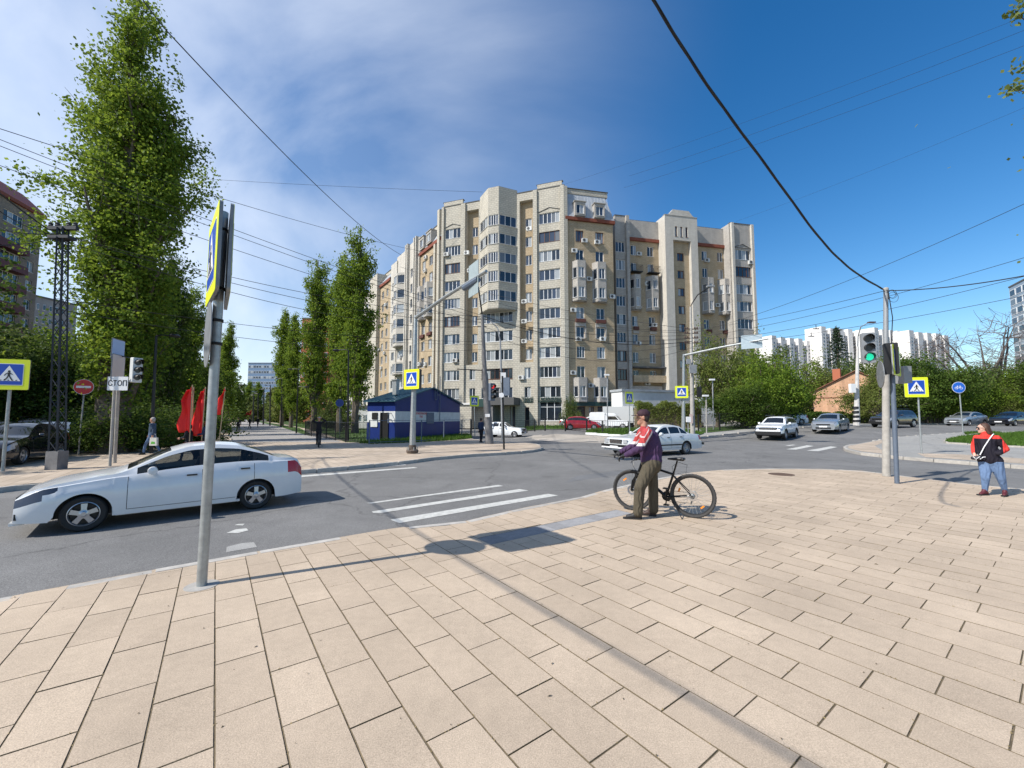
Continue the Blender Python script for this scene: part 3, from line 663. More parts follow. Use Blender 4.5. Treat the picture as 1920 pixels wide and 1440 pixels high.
def trim(parent, A, B, u0, u1, z0, z1, out, m, name, inn=.3):
    d = (B - A).normalized(); p = facade_pt(A, B, (u0 + u1) / 2, (z0 + z1) / 2, (out - inn) / 2); mb = MB(); mb.box((0, 0, 0), (u1 - u0, out + inn, z1 - z0)); me = mb.mesh(name, M[m])
    if m in ('beige', 'cream', 'tan', 'greyb'):
        uvl = me.uv_layers.new(name='UVMap')
        for lp in me.loops: co = me.vertices[lp.vertex_index].co; uvl.data[lp.index].uv = (co.x + co.y + 50, co.z + z0)
    o = link(name, me, parent, p - parent.location, math.atan2(d.y, d.x)); return o
def bay(parent, A, B, u0, u1, z0, z1, out, cham, rows, m='greyb', wn=(1, 2), wh=1.7, frame='upvc', side=True, capz=.0, frac=.8):
    P0 = facade_pt(A, B, u0, 0, -.05); P1 = facade_pt(A, B, u0 + cham, 0, out); P2 = facade_pt(A, B, u1 - cham, 0, out); P3 = facade_pt(A, B, u1, 0, -.05)
    v = lambda p: Vector((p.x, p.y))
    for a, b, n in ((v(P0), v(P1), wn[0]), (v(P1), v(P2), wn[1]), (v(P2), v(P3), wn[0])):
        L = (b - a).length; k = frac
        ws = [(L * (1 - k) / 2, L * (1 + k) / 2, zc - wh / 2, zc + wh / 2, n, frame) for zc in rows] if (n and L > .5) else []
        wall(parent, a, b, z0, z1, ws, m, depth=.28, recess=.14, name='oriel_wall', back=False)
    mb = MB(); pl = [(p.x, p.y) for p in (P0, P1, P2, P3)]; O = parent.location
    mb.prism([(x - O.x, y - O.y) for x, y in pl], z0 + .002 - O.z, z0 + .12 - O.z); mb.obj('oriel_floor', M['concrete'], parent); mb = MB(); mb.prism([(x - O.x, y - O.y) for x, y in pl], z1 - .002 - O.z, z1 + .06 - O.z); mb.obj('oriel_top', M['concrete'], parent)
C0 = Vector((7.72, 59.0)); Cm = on(Vector((-18.7, 65.4)) + Vector((0, 0)), Vector((18.7, 52.6)) + Vector((0, 0)), 827)
dA = Vector((-.946, .324)); A0 = C0 + dA * 30
A1 = on(A0, C0, 827); dH = Vector((-.589, .808))
dB = Vector((.978, .208)); B1 = on(C0, C0 + dB * 20, 1152)
C_0 = on(B1 + Vector((.0, 1.2)), B1 + Vector((.0, 1.2)) + dB * 10, 1153.5)
BG = tag(thing('apartment_building', 'ten storey beige and tan brick apartment block with mansard corners across the junction', 'apartment building', (C0.x, C0.y, 0)))
ZR = lambda k: 5.45 + 2.95 * k          # window row centres, k = 0..9
WH = 1.65
ROOF = 36.7
acs = []
def rows(u0, u1, ks, n=2, frame='upvc', h=WH, **kw): return [(u0, u1, ZR(k) - h / 2, ZR(k) + h / 2, n, frame) for k in ks]
# --- facade A (front)
h = lambda x: hit(A0, C0, x)
LA = (C0 - A0).length
a_l = h(827); bay1 = (h(832), h(863)); strip1 = (h(873), h(896.5)); bay2 = (h(898.5), h(968)); strip2 = (h(974.5), h(1000)); bay3 = (h(1011), h(1052))
W = []
brn = {3: 'brownframe', 6: 'brownframe'}
for k in range(0, 10):
    W += [(bay1[0] + .1, bay1[1] - .1, ZR(k) - WH / 2, ZR(k) + WH / 2, 5 if k % 3 else 4, 'brownframe' if k in (4, 7) else 'upvc')]
    W += [(bay3[0] + .05, bay3[1] - .1, ZR(k) - WH / 2, ZR(k) + WH / 2, 4 + k % 2, 'brownframe' if k == 8 else 'upvc')]
for k in (0, 1): 
    for s_ in (strip1, strip2): c = (s_[0] + s_[1]) / 2 + .15; W.append((c - .5, c + .5, ZR(k) - WH / 2, ZR(k) + WH / 2, 2))
for k in (0, 1, 2, 3, 4): W.append((bay2[0] + .45, bay2[1] - .6, ZR(k) - WH / 2, ZR(k) + WH / 2, 7, 'brownframe' if k in (1,) else 'upvc'))
W += [(bay3[0], bay3[1], 1.2, 4.0, 3, 'upvc', True), (h(984), h(992), .3, 3.2, 1, 'brownframe'), (h(956), h(966), .3, 3.4, 2, 'brownframe')]
W = [(a - a_l, b - a_l, *r) for a, b, *r in W]
Aw = A1
s1z0, s1z1 = ZR(2) - 1.35, ROOF - 1.3
def cutwall(parent, A, B, z0, z1, wins, m, strips, sm='tan', sdepth=.75, depth=7):
    """main wall split around recessed vertical strips"""
    d = (B - A).normalized(); L = (B - A).length; cuts = [0]
    for a, b, za, zb, sw in strips: cuts += [a, b]
    cuts.append(L)
    for i in range(0, len(cuts), 2):
        a, b = cuts[i], cuts[i + 1]; wall(parent, A + d * a, A + d * b, z0, z1, [(x0 - a, x1 - a, *r) for x0, x1, *r in wins if x0 >= a - .01 and x1 <= b + .01], m, depth)
    for a, b, za, zb, sw in strips:
        nb = Vector((d.y, -d.x)) * -sdepth
        wall(parent, A + d * (a - .0) + nb, A + d * (b + .0) + nb, za, zb, [(x0 - a, x1 - a, *r) for x0, x1, *r in sw], sm, depth - sdepth)
        wall(parent, A + d * a + nb * .006, A + d * b + nb * .006, z0, za, [(x0 - a, x1 - a, *r) for x0, x1, *r in wins if x0 >= a and x1 <= b and r[1] < za], m, depth)
        wall(parent, A + d * a + nb * .006, A + d * b + nb * .006, zb, z1, [(x0 - a, x1 - a, *r) for x0, x1, *r in wins if x0 >= a and x1 <= b and r[0] > zb], m, depth)
st = []
for s_ in (strip1, strip2):
    a, b = s_[0] - a_l, s_[1] - a_l; c = (a + b) / 2 + .15
    st.append((a, b, s1z0, s1z1, [(c - .5, c + .5, ZR(k) - .8, ZR(k) + .8, 2) for k in range(2, 10)]))
cutwall(BG, A1, C0, 0, ROOF, W, 'beige', st)
hA = lambda x: h(x) - a_l
coping(BG, A1, C0, hA(827), hA(897), ROOF); coping(BG, A1, C0, hA(968), hA(1060), ROOF + .0)
# raised parapet blocks on the bays and small gables over the top windows
for b_ in (bay1, bay3):
    a, b = b_[0] - a_l, b_[1] - a_l
    trim(BG, A1, C0, a - .2, b + .3, ROOF + .12, ROOF + .75, .05, 'beige', 'parapet'); coping(BG, A1, C0, a - .3, b + .4, ROOF + .75, th=.08)
    mb = MB(); mb.tube([(a - .1, 0, 0), ((a + b) / 2, 0, .55), (b + .1, 0, 0)], .05, 4); o = mb.obj('gable_moulding', M['darkconc'], BG); d = (C0 - A1).normalized(); q = facade_pt(A1, C0, 0, ZR(9) + 1.05, .06); o.location = q - BG.location; o.rotation_euler = (0, 0, math.atan2(d.y, d.x))
# projecting piers
for x0, x1 in ((827, 831.5), (863.5, 872), (1000.5, 1008.5), (1052.5, 1060)):
    trim(BG, A1, C0, hA(x0) + .02, hA(x1) - .02, .02, ROOF - .05, .28, 'beige' , 'pier')
# polygonal projecting bay 2
bay(BG, A1, C0, hA(898.5), hA(970), ZR(5) - 2.1, ROOF + .5, 2.1, 2.3, [ZR(k) for k in range(5, 10)], 'beige', (3, 4), WH, frac=.9)
mb = MB(); 
# --- facade B (right corner with mansard)
hB = lambda x: hit(C0, B1, x)
WB = []
for k in range(0, 9):
    for (x0, x1) in ((1081, 1096), (1118.5, 1134)):
        if k in (5, 6): continue
        if k == 0: continue
        WB.append((hB(x0), hB(x1), ZR(k) - .85, ZR(k) + .85, 2 + (k % 3 == 2), 'brownframe' if k == 8 else 'upvc'))
WB += [(hB(1080), hB(1095), .4, 3.3, 1, 'brownframe', True), (hB(1102), hB(1112), .4, 3.3, 2, 'brownframe', True), (hB(1118), hB(1136), .4, 3.3, 2, 'brownframe', True)]
ZM = 31.3
wall(BG, C0, B1, 0, ZM, WB, 'tan', 8)
LB = (B1 - C0).length
trim(BG, C0, B1, .2, LB + .25, ZM + .05, ZM + .55, .32, 'redstrip', 'cornice')
def mansard(parent, A, B, z0, z1, lean, dorm, out=.25):
    d = (B - A).normalized(); n = Vector((d.y, -d.x)); L = (B - A).length; O = parent.location
    def q(u, z, o): return (A.x + d.x * u + n.x * o - O.x, A.y + d.y * u + n.y * o - O.y, z)
    mb = MB(); mb.add([q(0, z0, out), q(L + .2, z0, out), q(L - .9, z1, -lean), q(0, z1, -lean), q(L - .9, z1, -7), q(L + .2, z0, -7), q(0, z1, -7), q(0, z0, -7)], [(0, 1, 2, 3), (1, 5, 4, 2), (3, 2, 4, 6), (7, 0, 3, 6)])
    k = 0; u = .35
    mb.obj('mansard_roof', M['metalroof'], parent)
    ribs = MB()
    while u < L - .1:
        a = Vector(q(u, z0 + .02, out)); b = Vector(q(min(u, L - .6), z1, -lean)); ribs.tube([a - Vector((0, 0, 0)), b], .016, 4); u += .55
    ribs.obj('standing_seam', M['metalroof'], parent)['kind'] = 'stuff'
    trim(parent, A, B, 0, L - .5, z1 + .003, z1 + .75, -lean + .1, 'beige', 'parapet', inn=lean + .6); coping(parent, A, B, 0, L - .45, z1 + .75, th=.1, out=-lean + .2)
    for (u0, u1) in dorm:
        zc = z0 + 1.15
        A2 = Vector(facade_pt(A, B, u0 - .25, 0, .52)[:2]); B2 = Vector(facade_pt(A, B, u1 + .25, 0, .52)[:2])
        wall(parent, A2, B2, z0 + .12, z0 + 2.3, [(.25, u1 - u0 + .25, zc - .7, zc + .75, 2)], 'greyb', depth=1.3, recess=.16, name='dormer'); coping(parent, A2, B2, -.08, u1 - u0 + .58, z0 + 2.3, depth=1.2, out=.12, th=.12, m='concrete')
mansard(BG, C0, B1, ZM + .56, ROOF - .75, .75, [(hB(1081), hB(1095)), (hB(1118), hB(1132))])
for (x0, x1) in ((1073, 1101), (1111, 1139)):
    bay(BG, C0, B1, hB(x0), hB(x1), ZR(5) - 1.35, ZR(6) + 1.75, .95, .55, [ZR(5), ZR(6)], 'greyb', (1, 2), 1.6, frac=.72)
    bay(BG, C0, B1, hB(x0), hB(x1), 3.9, ZR(0) + 2.0, .95, .55, [ZR(0)], 'greyb', (1, 2), 1.6, frac=.72)
    trim(BG, C0, B1, hB(x0 + 6), hB(x1 - 4), ZR(4) - 1.5, ZR(4) - .95, .35, 'ledge', 'window_ledge', .02)
    trim(BG, C0, B1, hB(x0 + 5), hB(x1 - 3), ZR(3) + .9, ZR(3) + 1.45, .14, 'greyb', 'window_head', .02)
    for q_ in (x0 + 5, x1 - 4.5): trim(BG, C0, B1, hB(q_), hB(q_) + .18, ZR(3) - .85, ZR(3) + .9, .12, 'greyb', 'window_surround', .02)
trim(BG, C0, B1, -.02, .55, .02, ROOF - .2, .3, 'beige', 'pier')
# --- right wing C..G, one storey lower
RB = Vector((16.55, 63.2)); RE = on(RB, RB + dB * 30, 1418)
hR = lambda x: hit(RB, RE, x)
ZC = 34.2
# C: grey bay column next to the corner
w_ = [(hR(1157), hR(1174), ZR(k) - .85, ZR(k) + .85, 3, 'brownframe' if k in (1, 2) else 'upvc') for k in range(0, 9)]
wall(BG, RB, on(RB, RE, 1181), 0, ZC, [(a, b, *r) for a, b, *r in w_], 'greyb', 7)
trim(BG, RB, RE, hR(1175.5), hR(1181), .02, ZC - .02, .45, 'greyb', 'pier')
# D
D_0, D_1 = on(RB, RE, 1181.3), on(RB, RE, 1247)
hD = lambda x: hit(D_0, D_1, x)
nR = Vector((dB.y, -dB.x))
D_0b, D_1b = D_0 - nR * .7, D_1 - nR * .7
cols = ((1189.5, 1200), (1221, 1232.5))
w_ = [(hD(x0), hD(x1), ZR(k) - .85, ZR(k) + .8, 2) for k in range(0, 9) for (x0, x1) in cols if not (k in (5, 6) or k == 0)]
wall(BG, D_0b, D_1b, 0, ZR(8) + 1.5, w_, 'tan', 7); wall(BG, D_0b + nR * .12, D_1b + nR * .12, ZR(8) + 2.0, ZC - .2, [], 'greyb', 7)
trim(BG, D_0b, D_1b, .02, (D_1b - D_0b).length - .02, ZR(8) + 1.49, ZR(8) + 1.99, .3, 'redstrip', 'cornice')
for (x0, x1) in ((1181.8, 1207), (1213.5, 1240)):
    bay(BG, D_0b, D_1b, hD(x0) + .2, hD(x1), ZR(5) - 1.35, ZR(6) + 1.4, 1.1, .6, [ZR(5), ZR(6)], 'greyb', (1, 2), 1.55, frac=.62)
    trim(BG, D_0b, D_1b, hD(x0) + .9, hD(x1) - .6, ZR(4) - 1.5, ZR(4) - .95, .35, 'ledge', 'window_ledge', .02)
    trim(BG, D_0b, D_1b, hD(x0) + .8, hD(x1) - .5, ZR(3) + .9, ZR(3) + 1.4, .12, 'greyb', 'window_head', .02)
    r_ = MB(); u0_, u1_ = hD(x0) + .4, hD(x1) - .1; zt = ZR(7) + .1
    for q_ in range(13): uu = u0_ + (u1_ - u0_) * q_ / 12; r_.box((uu, -1.0, zt - .5), (.025, .025, 1.0))
    r_.box(((u0_ + u1_) / 2, -1.0, zt), (u1_ - u0_, .04, .04)); r_.box(((u0_ + u1_) / 2, -.5, zt - 1.05), (u1_ - u0_, 1.1, .1))
    r_.box((u0_, -.5, zt), (.04, 1.0, .04)); r_.box((u1_, -.5, zt), (.04, 1.0, .04))
    o = r_.obj('balcony_railing', M['blackmetal'], BG); o.location = Vector((D_0b.x, D_0b.y, 0)) - BG.location; o.rotation_euler = (0, 0, math.atan2(dB.y, dB.x))
trim(BG, D_0b, D_1b, .2, hD(1246), ZR(1) - 1.2, ZR(1) - .1, 1.3, 'tan', 'balcony_front', .02); trim(BG, D_0b, D_1b, .2, hD(1246), ZR(1) + 1.1, ZR(1) + 1.3, 1.4, 'roofdark', 'balcony_roof', .02)
trim(BG, D_0b, D_1b, hD(1183), hD(1240), 3.0, ZR(0) + 1.2, .5, 'greyb', 'ground_block', .02)
# E tower
E_0, E_1 = on(RB, RE, 1252), on(RB, RE, 1316)
E_0, E_1 = E_0 + nR * 1.3, E_1 + nR * 1.3
E_0 = on(E_0, E_1, 1251.5); E_1 = on(E_0, E_1, 1313)
hE = lambda x: hit(E_0, E_1, x)
sl = [(hE(x), hE(x) + .42, ZR(9) - .95, ZR(9) + .75, 1, 'brownframe') for x in (1270.5, 1280.5, 1290.5)]
cutwall(BG, E_0, E_1, 0, ZC + .3, sl, 'cream', [(hE(1266.5), hE(1300), ZR(0) + .9, ZR(8) + 1.4, [(hE(1277.5), hE(1289.5), ZR(k) - .65 - 1.1, ZR(k) + .65 - 1.1, 2, 'brownframe') for k in range(2, 9)])], sdepth=.6, depth=8)
LE = (E_1 - E_0).length
mb = MB(); a, b = hE(1258), hE(1307); mb.prism([(a, ZC + .3), (b, ZC + .3), (b, ZC + .5), (b - .2, ZC + .55), (b - .9, ZC + 1.35), (a + .9, ZC + 1.35), (a + .2, ZC + .55), (a, ZC + .5)], 0, .5, M=Matrix(((1, 0, 0), (0, 0, 1), (0, 1, 0))))
me = mb.mesh('stepped_gable', M['cream']); uvl = me.uv_layers.new(name='UVMap')
for lp in me.loops: co = me.vertices[lp.vertex_index].co; uvl.data[lp.index].uv = (co.x, co.z)
o = link('stepped_gable', me, BG, Vector((E_0.x, E_0.y, 0)) - BG.location, math.atan2(dB.y, dB.x)); coping(BG, E_0, E_1, 0, LE, ZC + .3, th=.08, m='concrete')
# F
F_0, F_1 = on(RB, RE, 1312.5) - nR * .3, on(RB, RE, 1374) - nR * .3
hF = lambda x: hit(F_0, F_1, x)
cols = ((1320, 1330), (1349, 1359))
w_ = [(hF(x0), hF(x1), ZR(k) - .85, ZR(k) + .8, 2) for k in range(1, 9) for (x0, x1) in cols if k not in (5, 6)]
wall(BG, F_0, F_1, 0, ZR(8) + 1.5, w_, 'tan', 7); wall(BG, F_0 + nR * .12, F_1 + nR * .12, ZR(8) + 2.0, ZC - .3, [], 'greyb', 7)
trim(BG, F_0, F_1, .02, (F_1 - F_0).length - .02, ZR(8) + 1.49, ZR(8) + 1.99, .3, 'redstrip', 'cornice')
for (x0, x1) in ((1315, 1338), (1346, 1369)):
    bay(BG, F_0, F_1, hF(x0) + .15, hF(x1), ZR(5) - 1.35, ZR(6) + 1.7, 1.1, .6, [ZR(5), ZR(6)], 'greyb', (1, 2), 1.55, frac=.62)
    trim(BG, F_0, F_1, hF(x0) + .9, hF(x1) - .6, ZR(4) - 1.5, ZR(4) - .95, .35, 'ledge', 'window_ledge', .02)
# G
G_0, G_1 = on(RB + nR * 1.4, RE + nR * 1.4, 1375.5), on(RB + nR * 1.4, RE + nR * 1.4, 1417.5)
hG = lambda x: hit(G_0, G_1, x)
w_ = [(hG(1382), hG(1412), ZR(k) - .9, ZR(k) + .8, 4, 'brownframe' if k == 7 else 'upvc') for k in range(0, 9)]
wall(BG, G_0, G_1, 0, ZC + .1, w_, 'greyb', 9); LG = (G_1 - G_0).length
trim(BG, G_0, G_1, .0, hG(1381) - .1, .02, ZC + .08, .35, 'cream', 'pier'); trim(BG, G_0, G_1, hG(1413), LG - .01, .02, ZC + .08, .35, 'cream', 'pier')
for A_, B_, L_, z_ in ((RB, RE, hR(1182), ZC), (D_0b, D_1b, (D_1b - D_0b).length, ZC - .2), (F_0, F_1, (F_1 - F_0).length, ZC - .3), (G_0, G_1, LG, ZC + .1)): coping(BG, A_, B_, 0, L_, z_, th=.1)
mb = MB(); a, b = hG(1382), hG(1412); mb.tube([(a - .1, 0, 0), ((a + b) / 2, 0, .7), (b + .1, 0, 0)], .06, 4); mb.tube([(a - .1, 0, 0), (b + .1, 0, 0)], .05, 4); o = mb.obj('gable_moulding', M['darkconc'], BG); o.location = facade_pt(G_0, G_1, 0, ZR(8) + 1.1, .06) - BG.location; o.rotation_euler = (0, 0, math.atan2(dB.y, dB.x))
# --- left wing along the boulevard
L_E = A1 + dH * 62; hL = lambda x: (A1 - L_E).length - 0  # distance measured from the far end
hW = lambda x: hit(L_E, A1, x)
def seg(x0, x1, off=0.0):
    nW = Vector((-dH.y, dH.x)) * 1.0
    d = (A1 - L_E).normalized(); n = Vector((d.y, -d.x)); a, b = L_E + n * off, A1 + n * off
    return on(a, b, x0), on(a, b, x1)
nWv = Vector(((A1 - L_E).normalized().y, -(A1 - L_E).normalized().x))
def wcol(A, B, cols, ks, n=2, hh=WH, frame='upvc'):
    return [(hit(A, B, x0), hit(A, B, x1), ZR(k) - hh / 2, ZR(k) + hh / 2, n, frame) for k in ks for x0, x1 in cols]
a, b = seg(784.5, 826.8); ZW = 31.3
wall(BG, a, b, 0, ZW, wcol(a, b, ((790.5, 796.5), (803.5, 810)), [0, 1, 2, 3, 4, 7, 8], 2), 'tan', 7)
trim(BG, a, b, .0, (b - a).length - .1, ZW - .1, ZW + .5, .3, 'redstrip', 'cornice')
mansard(BG, a, b, ZW + .51, ROOF - 1.2, 1.8, [(hit(a, b, 790), hit(a, b, 796)), (hit(a, b, 803), hit(a, b, 810))])
for (x0, x1) in ((787.5, 799), (801, 813)):
    bay(BG, a, b, hit(a, b, x0), hit(a, b, x1), ZR(5) - 1.35, ZR(6) + 1.7, 1.0, .7, [ZR(5), ZR(6)], 'greyb', (1, 1), 1.55, frac=.6)
    trim(BG, a, b, hit(a, b, x0 + 2), hit(a, b, x1 - 2), ZR(4) - 1.5, ZR(4) - .95, .35, 'ledge', 'window_ledge', .02)
trim(BG, a, b, hit(a, b, 815), hit(a, b, 818), .02, ZW - .2, .4, 'beige', 'pier'); trim(BG, a, b, hit(a, b, 822), hit(a, b, 826), .02, ROOF - .2, .45, 'beige', 'pier')
a, b = seg(761, 784, .3); ZL = 34.9
wall(BG, a, b, 0, ZL, wcol(a, b, ((768.5, 774.5),), range(0, 9), 2), 'cream', 7)
for x in (761.5, 764.5, 777, 780.5): trim(BG, a, b, hit(a, b, x), hit(a, b, x + 1.5), .02, ZL + .2, .5, 'cream', 'pier')
a, b = seg(742.5, 761, 0)
wall(BG, a, b, 0, ZL, wcol(a, b, ((745.5, 758.5),), [0, 1, 3], 5), 'cream', 7)
bay(BG, a, b, .2, (b - a).length - .2, ZR(4) - 1.6, ZR(8) + 1.2, 1.3, 1.6, [ZR(k) for k in range(4, 9)], 'cream', (1, 4), WH, frac=.88)
bay(BG, a, b, .2, (b - a).length - .2, ZR(2) - 1.3, ZR(2) + 1.1, 1.3, 1.6, [ZR(2)], 'cream', (1, 4), WH, frac=.88)
a, b = seg(731.5, 742.5, .2)
wall(BG, a, b, 0, ZL - .8, wcol(a, b, ((734.5, 739.5),), range(0, 9), 2), 'cream', 7)
a, b = seg(705.5, 731.5, 0)
wall(BG, a, b, 0, 31.2, wcol(a, b, ((708, 711.5), (715.5, 719), (723.5, 727)), range(0, 9), 2), 'tan', 7)
trim(BG, a, b, 0, (b - a).length, 31.1, 31.7, .3, 'redstrip', 'cornice'); mansard(BG, a, b, 31.71, 34.3, 1.6, [])
a, b = seg(692, 705.5, .8); wall(BG, a, b, 0, 34.5, [], 'beige', 7)
a, b = seg(655, 692, 0); wall(BG, a, b, 0, 32.5, wcol(a, b, ((658, 663), (667, 672), (676, 682), (685, 690)), range(0, 9), 2), 'cream', 7)
# --- air conditioners by pixel on facades
def acpx(A, B, lst):
    rz = math.atan2((B - A).y, (B - A).x)
    for u, v in lst:
        s_ = hit(A, B, u, v); p = facade_pt(A, B, s_, 0, 0.0); z = at(u, v, p.y).z
        ac(BG, (p.x, p.y, z), rz)
acpx(A1, C0, [(993, 430), (838, 478), (876, 475), (882, 508), (984, 566), (984, 603), (984, 640), (854, 676), (978, 708)])
acpx(C0, B1, [(1095, 452), (1119, 455), (1076, 471), (1104, 524), (1147, 557), (1074, 582), (1084, 636), (1129, 636), (1074, 699), (1107, 723)])
acpx(D_0b, D_1b, [(1197, 477), (1213, 533), (1226, 610), (1196, 644), (1186, 708), (1213, 719)])
acpx(F_0, F_1, [(1324, 489), (1344, 573), (1357, 555)]); acpx(G_0, G_1, [(1406, 493)])
a, b = seg(784.5, 826.8)
acpx(a, b, [(800, 483), (799, 508), (801, 550), (799, 683), (788, 683)])
a, b = seg(742.5, 761, 0); acpx(a, b, [(748, 644), (752, 670), (744, 700)])
a, b = seg(705.5, 731.5, 0); acpx(a, b, [(712, 655), (722, 662), (703 + 6, 580), (724, 572), (716, 690)])
# --- shop level: entrance porch, signs
shop = mat('shop_dark_green', (.02, .055, .05), .5); M['shop'] = shop
trim(BG, A1, C0, hA(925), hA(975), 3.5, 4.6, 3.0, 'roofdark', 'porch_canopy', .02)
trim(BG, A1, C0, hA(924), hA(937), .0, 3.49, 2.8, 'darkconc', 'porch_wall', .02)
trim(BG, A1, C0, hA(895), hA(925), 3.3, 4.5, 1.2, 'shop', 'shop_sign', .02)
trim(BG, A1, C0, hA(862), hA(893), .0, 3.6, 1.6, 'beige', 'entrance_block', .02)
trim(BG, A1, C0, hA(860), hA(894), 3.61, 3.9, 1.8, 'plaster', 'entrance_roof', .02)
trim(BG, C0, B1, .3, LB, 3.35, 3.95, .6, 'shop', 'shop_fascia', .02)
def text(parent, s, size, m, loc, rot, ext=.01, name='lettering', align='CENTER', xs=1.0):
    c = bpy.data.curves.new(name, 'FONT'); c.body = s; c.size = size; c.extrude = ext; c.align_x = align; c.align_y = 'CENTER'; c.resolution_u = 2; c.offset = size * .015
    t = bpy.data.objects.new('tmp', c); COL.objects.link(t); dg = bpy.context.evaluated_depsgraph_get(); me = bpy.data.meshes.new_from_object(t.evaluated_get(dg)); bpy.data.objects.remove(t)
    me.materials.clear(); me.materials.append(m)
    o = link(name, me, parent, loc); o.rotation_euler = rot; o.scale = (xs, 1, 1); return o
rzA = math.atan2((C0 - A1).y, (C0 - A1).x)
trim(BG, A1, C0, hA(981), hA(1060), 3.95, 4.1, .12, 'shop', 'sign_rail', .01)
text(BG, 'ТОРГОВОЕ ОБОРУДОВАНИЕ', .8, M['shop'], facade_pt(A1, C0, (hA(981) + hA(1059)) / 2, 4.4, .2) - BG.location, (math.pi / 2, 0, rzA), .05, xs=.62)
# ================================================================ TREES
def quads_mesh(name, C, size, m, up=0.3, leafaspect=1.0):
    """C (n,3) centres -> leaf quads of random orientation"""
    n = len(C); nr = RNG.normal(size=(n, 3)); nr[:, 2] += up; nr /= np.linalg.norm(nr, axis=1)[:, None]
    t = RNG.normal(size=(n, 3)); a = np.cross(nr, t); a /= np.linalg.norm(a, axis=1)[:, None]; b = np.cross(nr, a)
    s = (size * RNG.uniform(.65, 1.35, n))[:, None] * .5
    V = np.stack([C - a * s, C - b * s * leafaspect * .8, C + a * s, C + b * s * leafaspect * .8], 1).reshape(-1, 3)
    me = bpy.data.meshes.new(name); me.vertices.add(4 * n); me.vertices.foreach_set('co', V.astype(np.float32).ravel())
    me.loops.add(4 * n); me.loops.foreach_set('vertex_index', np.arange(4 * n, dtype=np.int32)); me.polygons.add(n)
    me.polygons.foreach_set('loop_start', np.arange(0, 4 * n, 4, dtype=np.int32)); me.polygons.foreach_set('loop_total', np.full(n, 4, dtype=np.int32))
    me.materials.append(M[m]); me.update(calc_edges=True); return me
def branch_pts(p0, d0, L, n=7, curve=.25, lift=0.0):
    pts = [Vector(p0)]; d = Vector(d0).normalized()
    for i in range(n):
        d = (d + Vector((random.gauss(0, curve), random.gauss(0, curve), random.gauss(0, curve) + lift)) * .35).normalized(); pts.append(pts[-1] + d * L / n)
    return pts
def make_tree(kind, H, R, nleaf, leaf, size, seed, z0=.18, multi=1, clump=.35, sub=3, extra=None):
    random.seed(seed); global RNG; RNG = np.random.default_rng(seed)
    tr = MB(); C = []; segs = []
    tips = []
    if kind == 'poplar':
        for t_ in range(multi):
            base = Vector((random.gauss(0, .25) * (t_ > 0), random.gauss(0, .25) * (t_ > 0), 0)); lean = Vector((random.gauss(-.01, .03), random.gauss(0, .03), 1)) if t_ else Vector((0, 0, 1))
            hh = H * (1 if t_ == 0 else random.uniform(.75, .97)); tp = [base + lean * (hh * i / 9) + Vector((random.gauss(0, .12), random.gauss(0, .12), 0)) * (i > 0) for i in range(10)]
            tr.tube(tp, [(H * .018 + .05) * (1 - i / 10.5) ** 1.0 for i in range(10)], 8); segs.append((tp, .55))
            nb = int(34 * H / 20) // (1 if multi == 1 else 1)
            for b in range(nb):
                f = z0 + (1 - z0) * (b + random.random()) / nb * .93; z = hh * f
                prof = R * (1.0 if f < .55 else max(.12, 1 - ((f - .55) / .47) ** 1.4)) * (.72 + .28 * min(1, (f - z0) / .12 + .2)) * random.uniform(.6, 1.15)
                a = random.uniform(0, 6.283); p = base + lean * z; tilt = random.uniform(.35, .75); L = prof / math.sin(tilt) * .95; L = min(L, hh * .32)
                d = Vector((math.cos(a) * math.sin(tilt), math.sin(a) * math.sin(tilt), math.cos(tilt))); pts = branch_pts(p, d, L, 6, .25, .28)
                tr.tube(pts, [max(.012, (.03 + .012 * H * (1 - f)) * (1 - i / 7)) for i in range(7)], 5, cap=False); segs.append((pts, 1.0))
                for s_ in range(sub):
                    q = pts[random.randint(2, 6)]; a2 = a + random.gauss(0, .9); d2 = Vector((math.cos(a2) * .6, math.sin(a2) * .6, 1)); pp = branch_pts(q, d2, L * .45, 4, .3, .1); tr.tube(pp, [.02, .016, .012, .01, .006], 4, cap=False); segs.append((pp, 1.3))
    else:
        th = H * z0; tp = [Vector((random.gauss(0, .05) * i, random.gauss(0, .05) * i, th * i / 4)) for i in range(5)]
        tr.tube(tp, [H * .03 * (1 - i * .09) for i in range(5)], 8)
        for b in range(9 + multi * 3):
            a = 6.283 * b / (9 + multi * 3) * 2.4 + random.gauss(0, .3); tilt = random.uniform(.15, 1.25); Lm = (R * math.sin(tilt) ** 2 + (H - th) * .95 * math.cos(tilt) ** 2) * random.uniform(.8, 1.05)
            d = Vector((math.cos(a) * math.sin(tilt), math.sin(a) * math.sin(tilt), math.cos(tilt))); pts = branch_pts(tp[-1] - Vector((0, 0, random.uniform(0, th * .3))), d, Lm, 7, .35, .05)
            tr.tube(pts, [H * .015 * (1 - i / 8.2) + .01 for i in range(8)], 5, cap=False); segs.append((pts[3:], 1))
            for s_ in range(sub * 2):
                q = pts[random.randint(2, 7)]; d2 = Vector((random.gauss(0, 1), random.gauss(0, 1), random.gauss(.35, .6))); pp = branch_pts(q, d2, Lm * random.uniform(.22, .45), 5, .35); tr.tube(pp, [.03, .024, .018, .012, .008, .005], 4, cap=False); segs.append((pp, 1.4))
                if leaf is None:
                    for q2 in range(5):
                        p3 = branch_pts(pp[random.randint(1, 5)], (random.gauss(0, 1), random.gauss(0, 1), random.gauss(.3, .6)), Lm * .2, 4, .4); tr.tube(p3, [.026, .022, .018, .014, .01], 3, cap=False)
    tm_ = tr.mesh('trunk', M['bark'] if leaf else M['twig'], True)
    if leaf is None: return tm_, None
    if extra: segs += extra
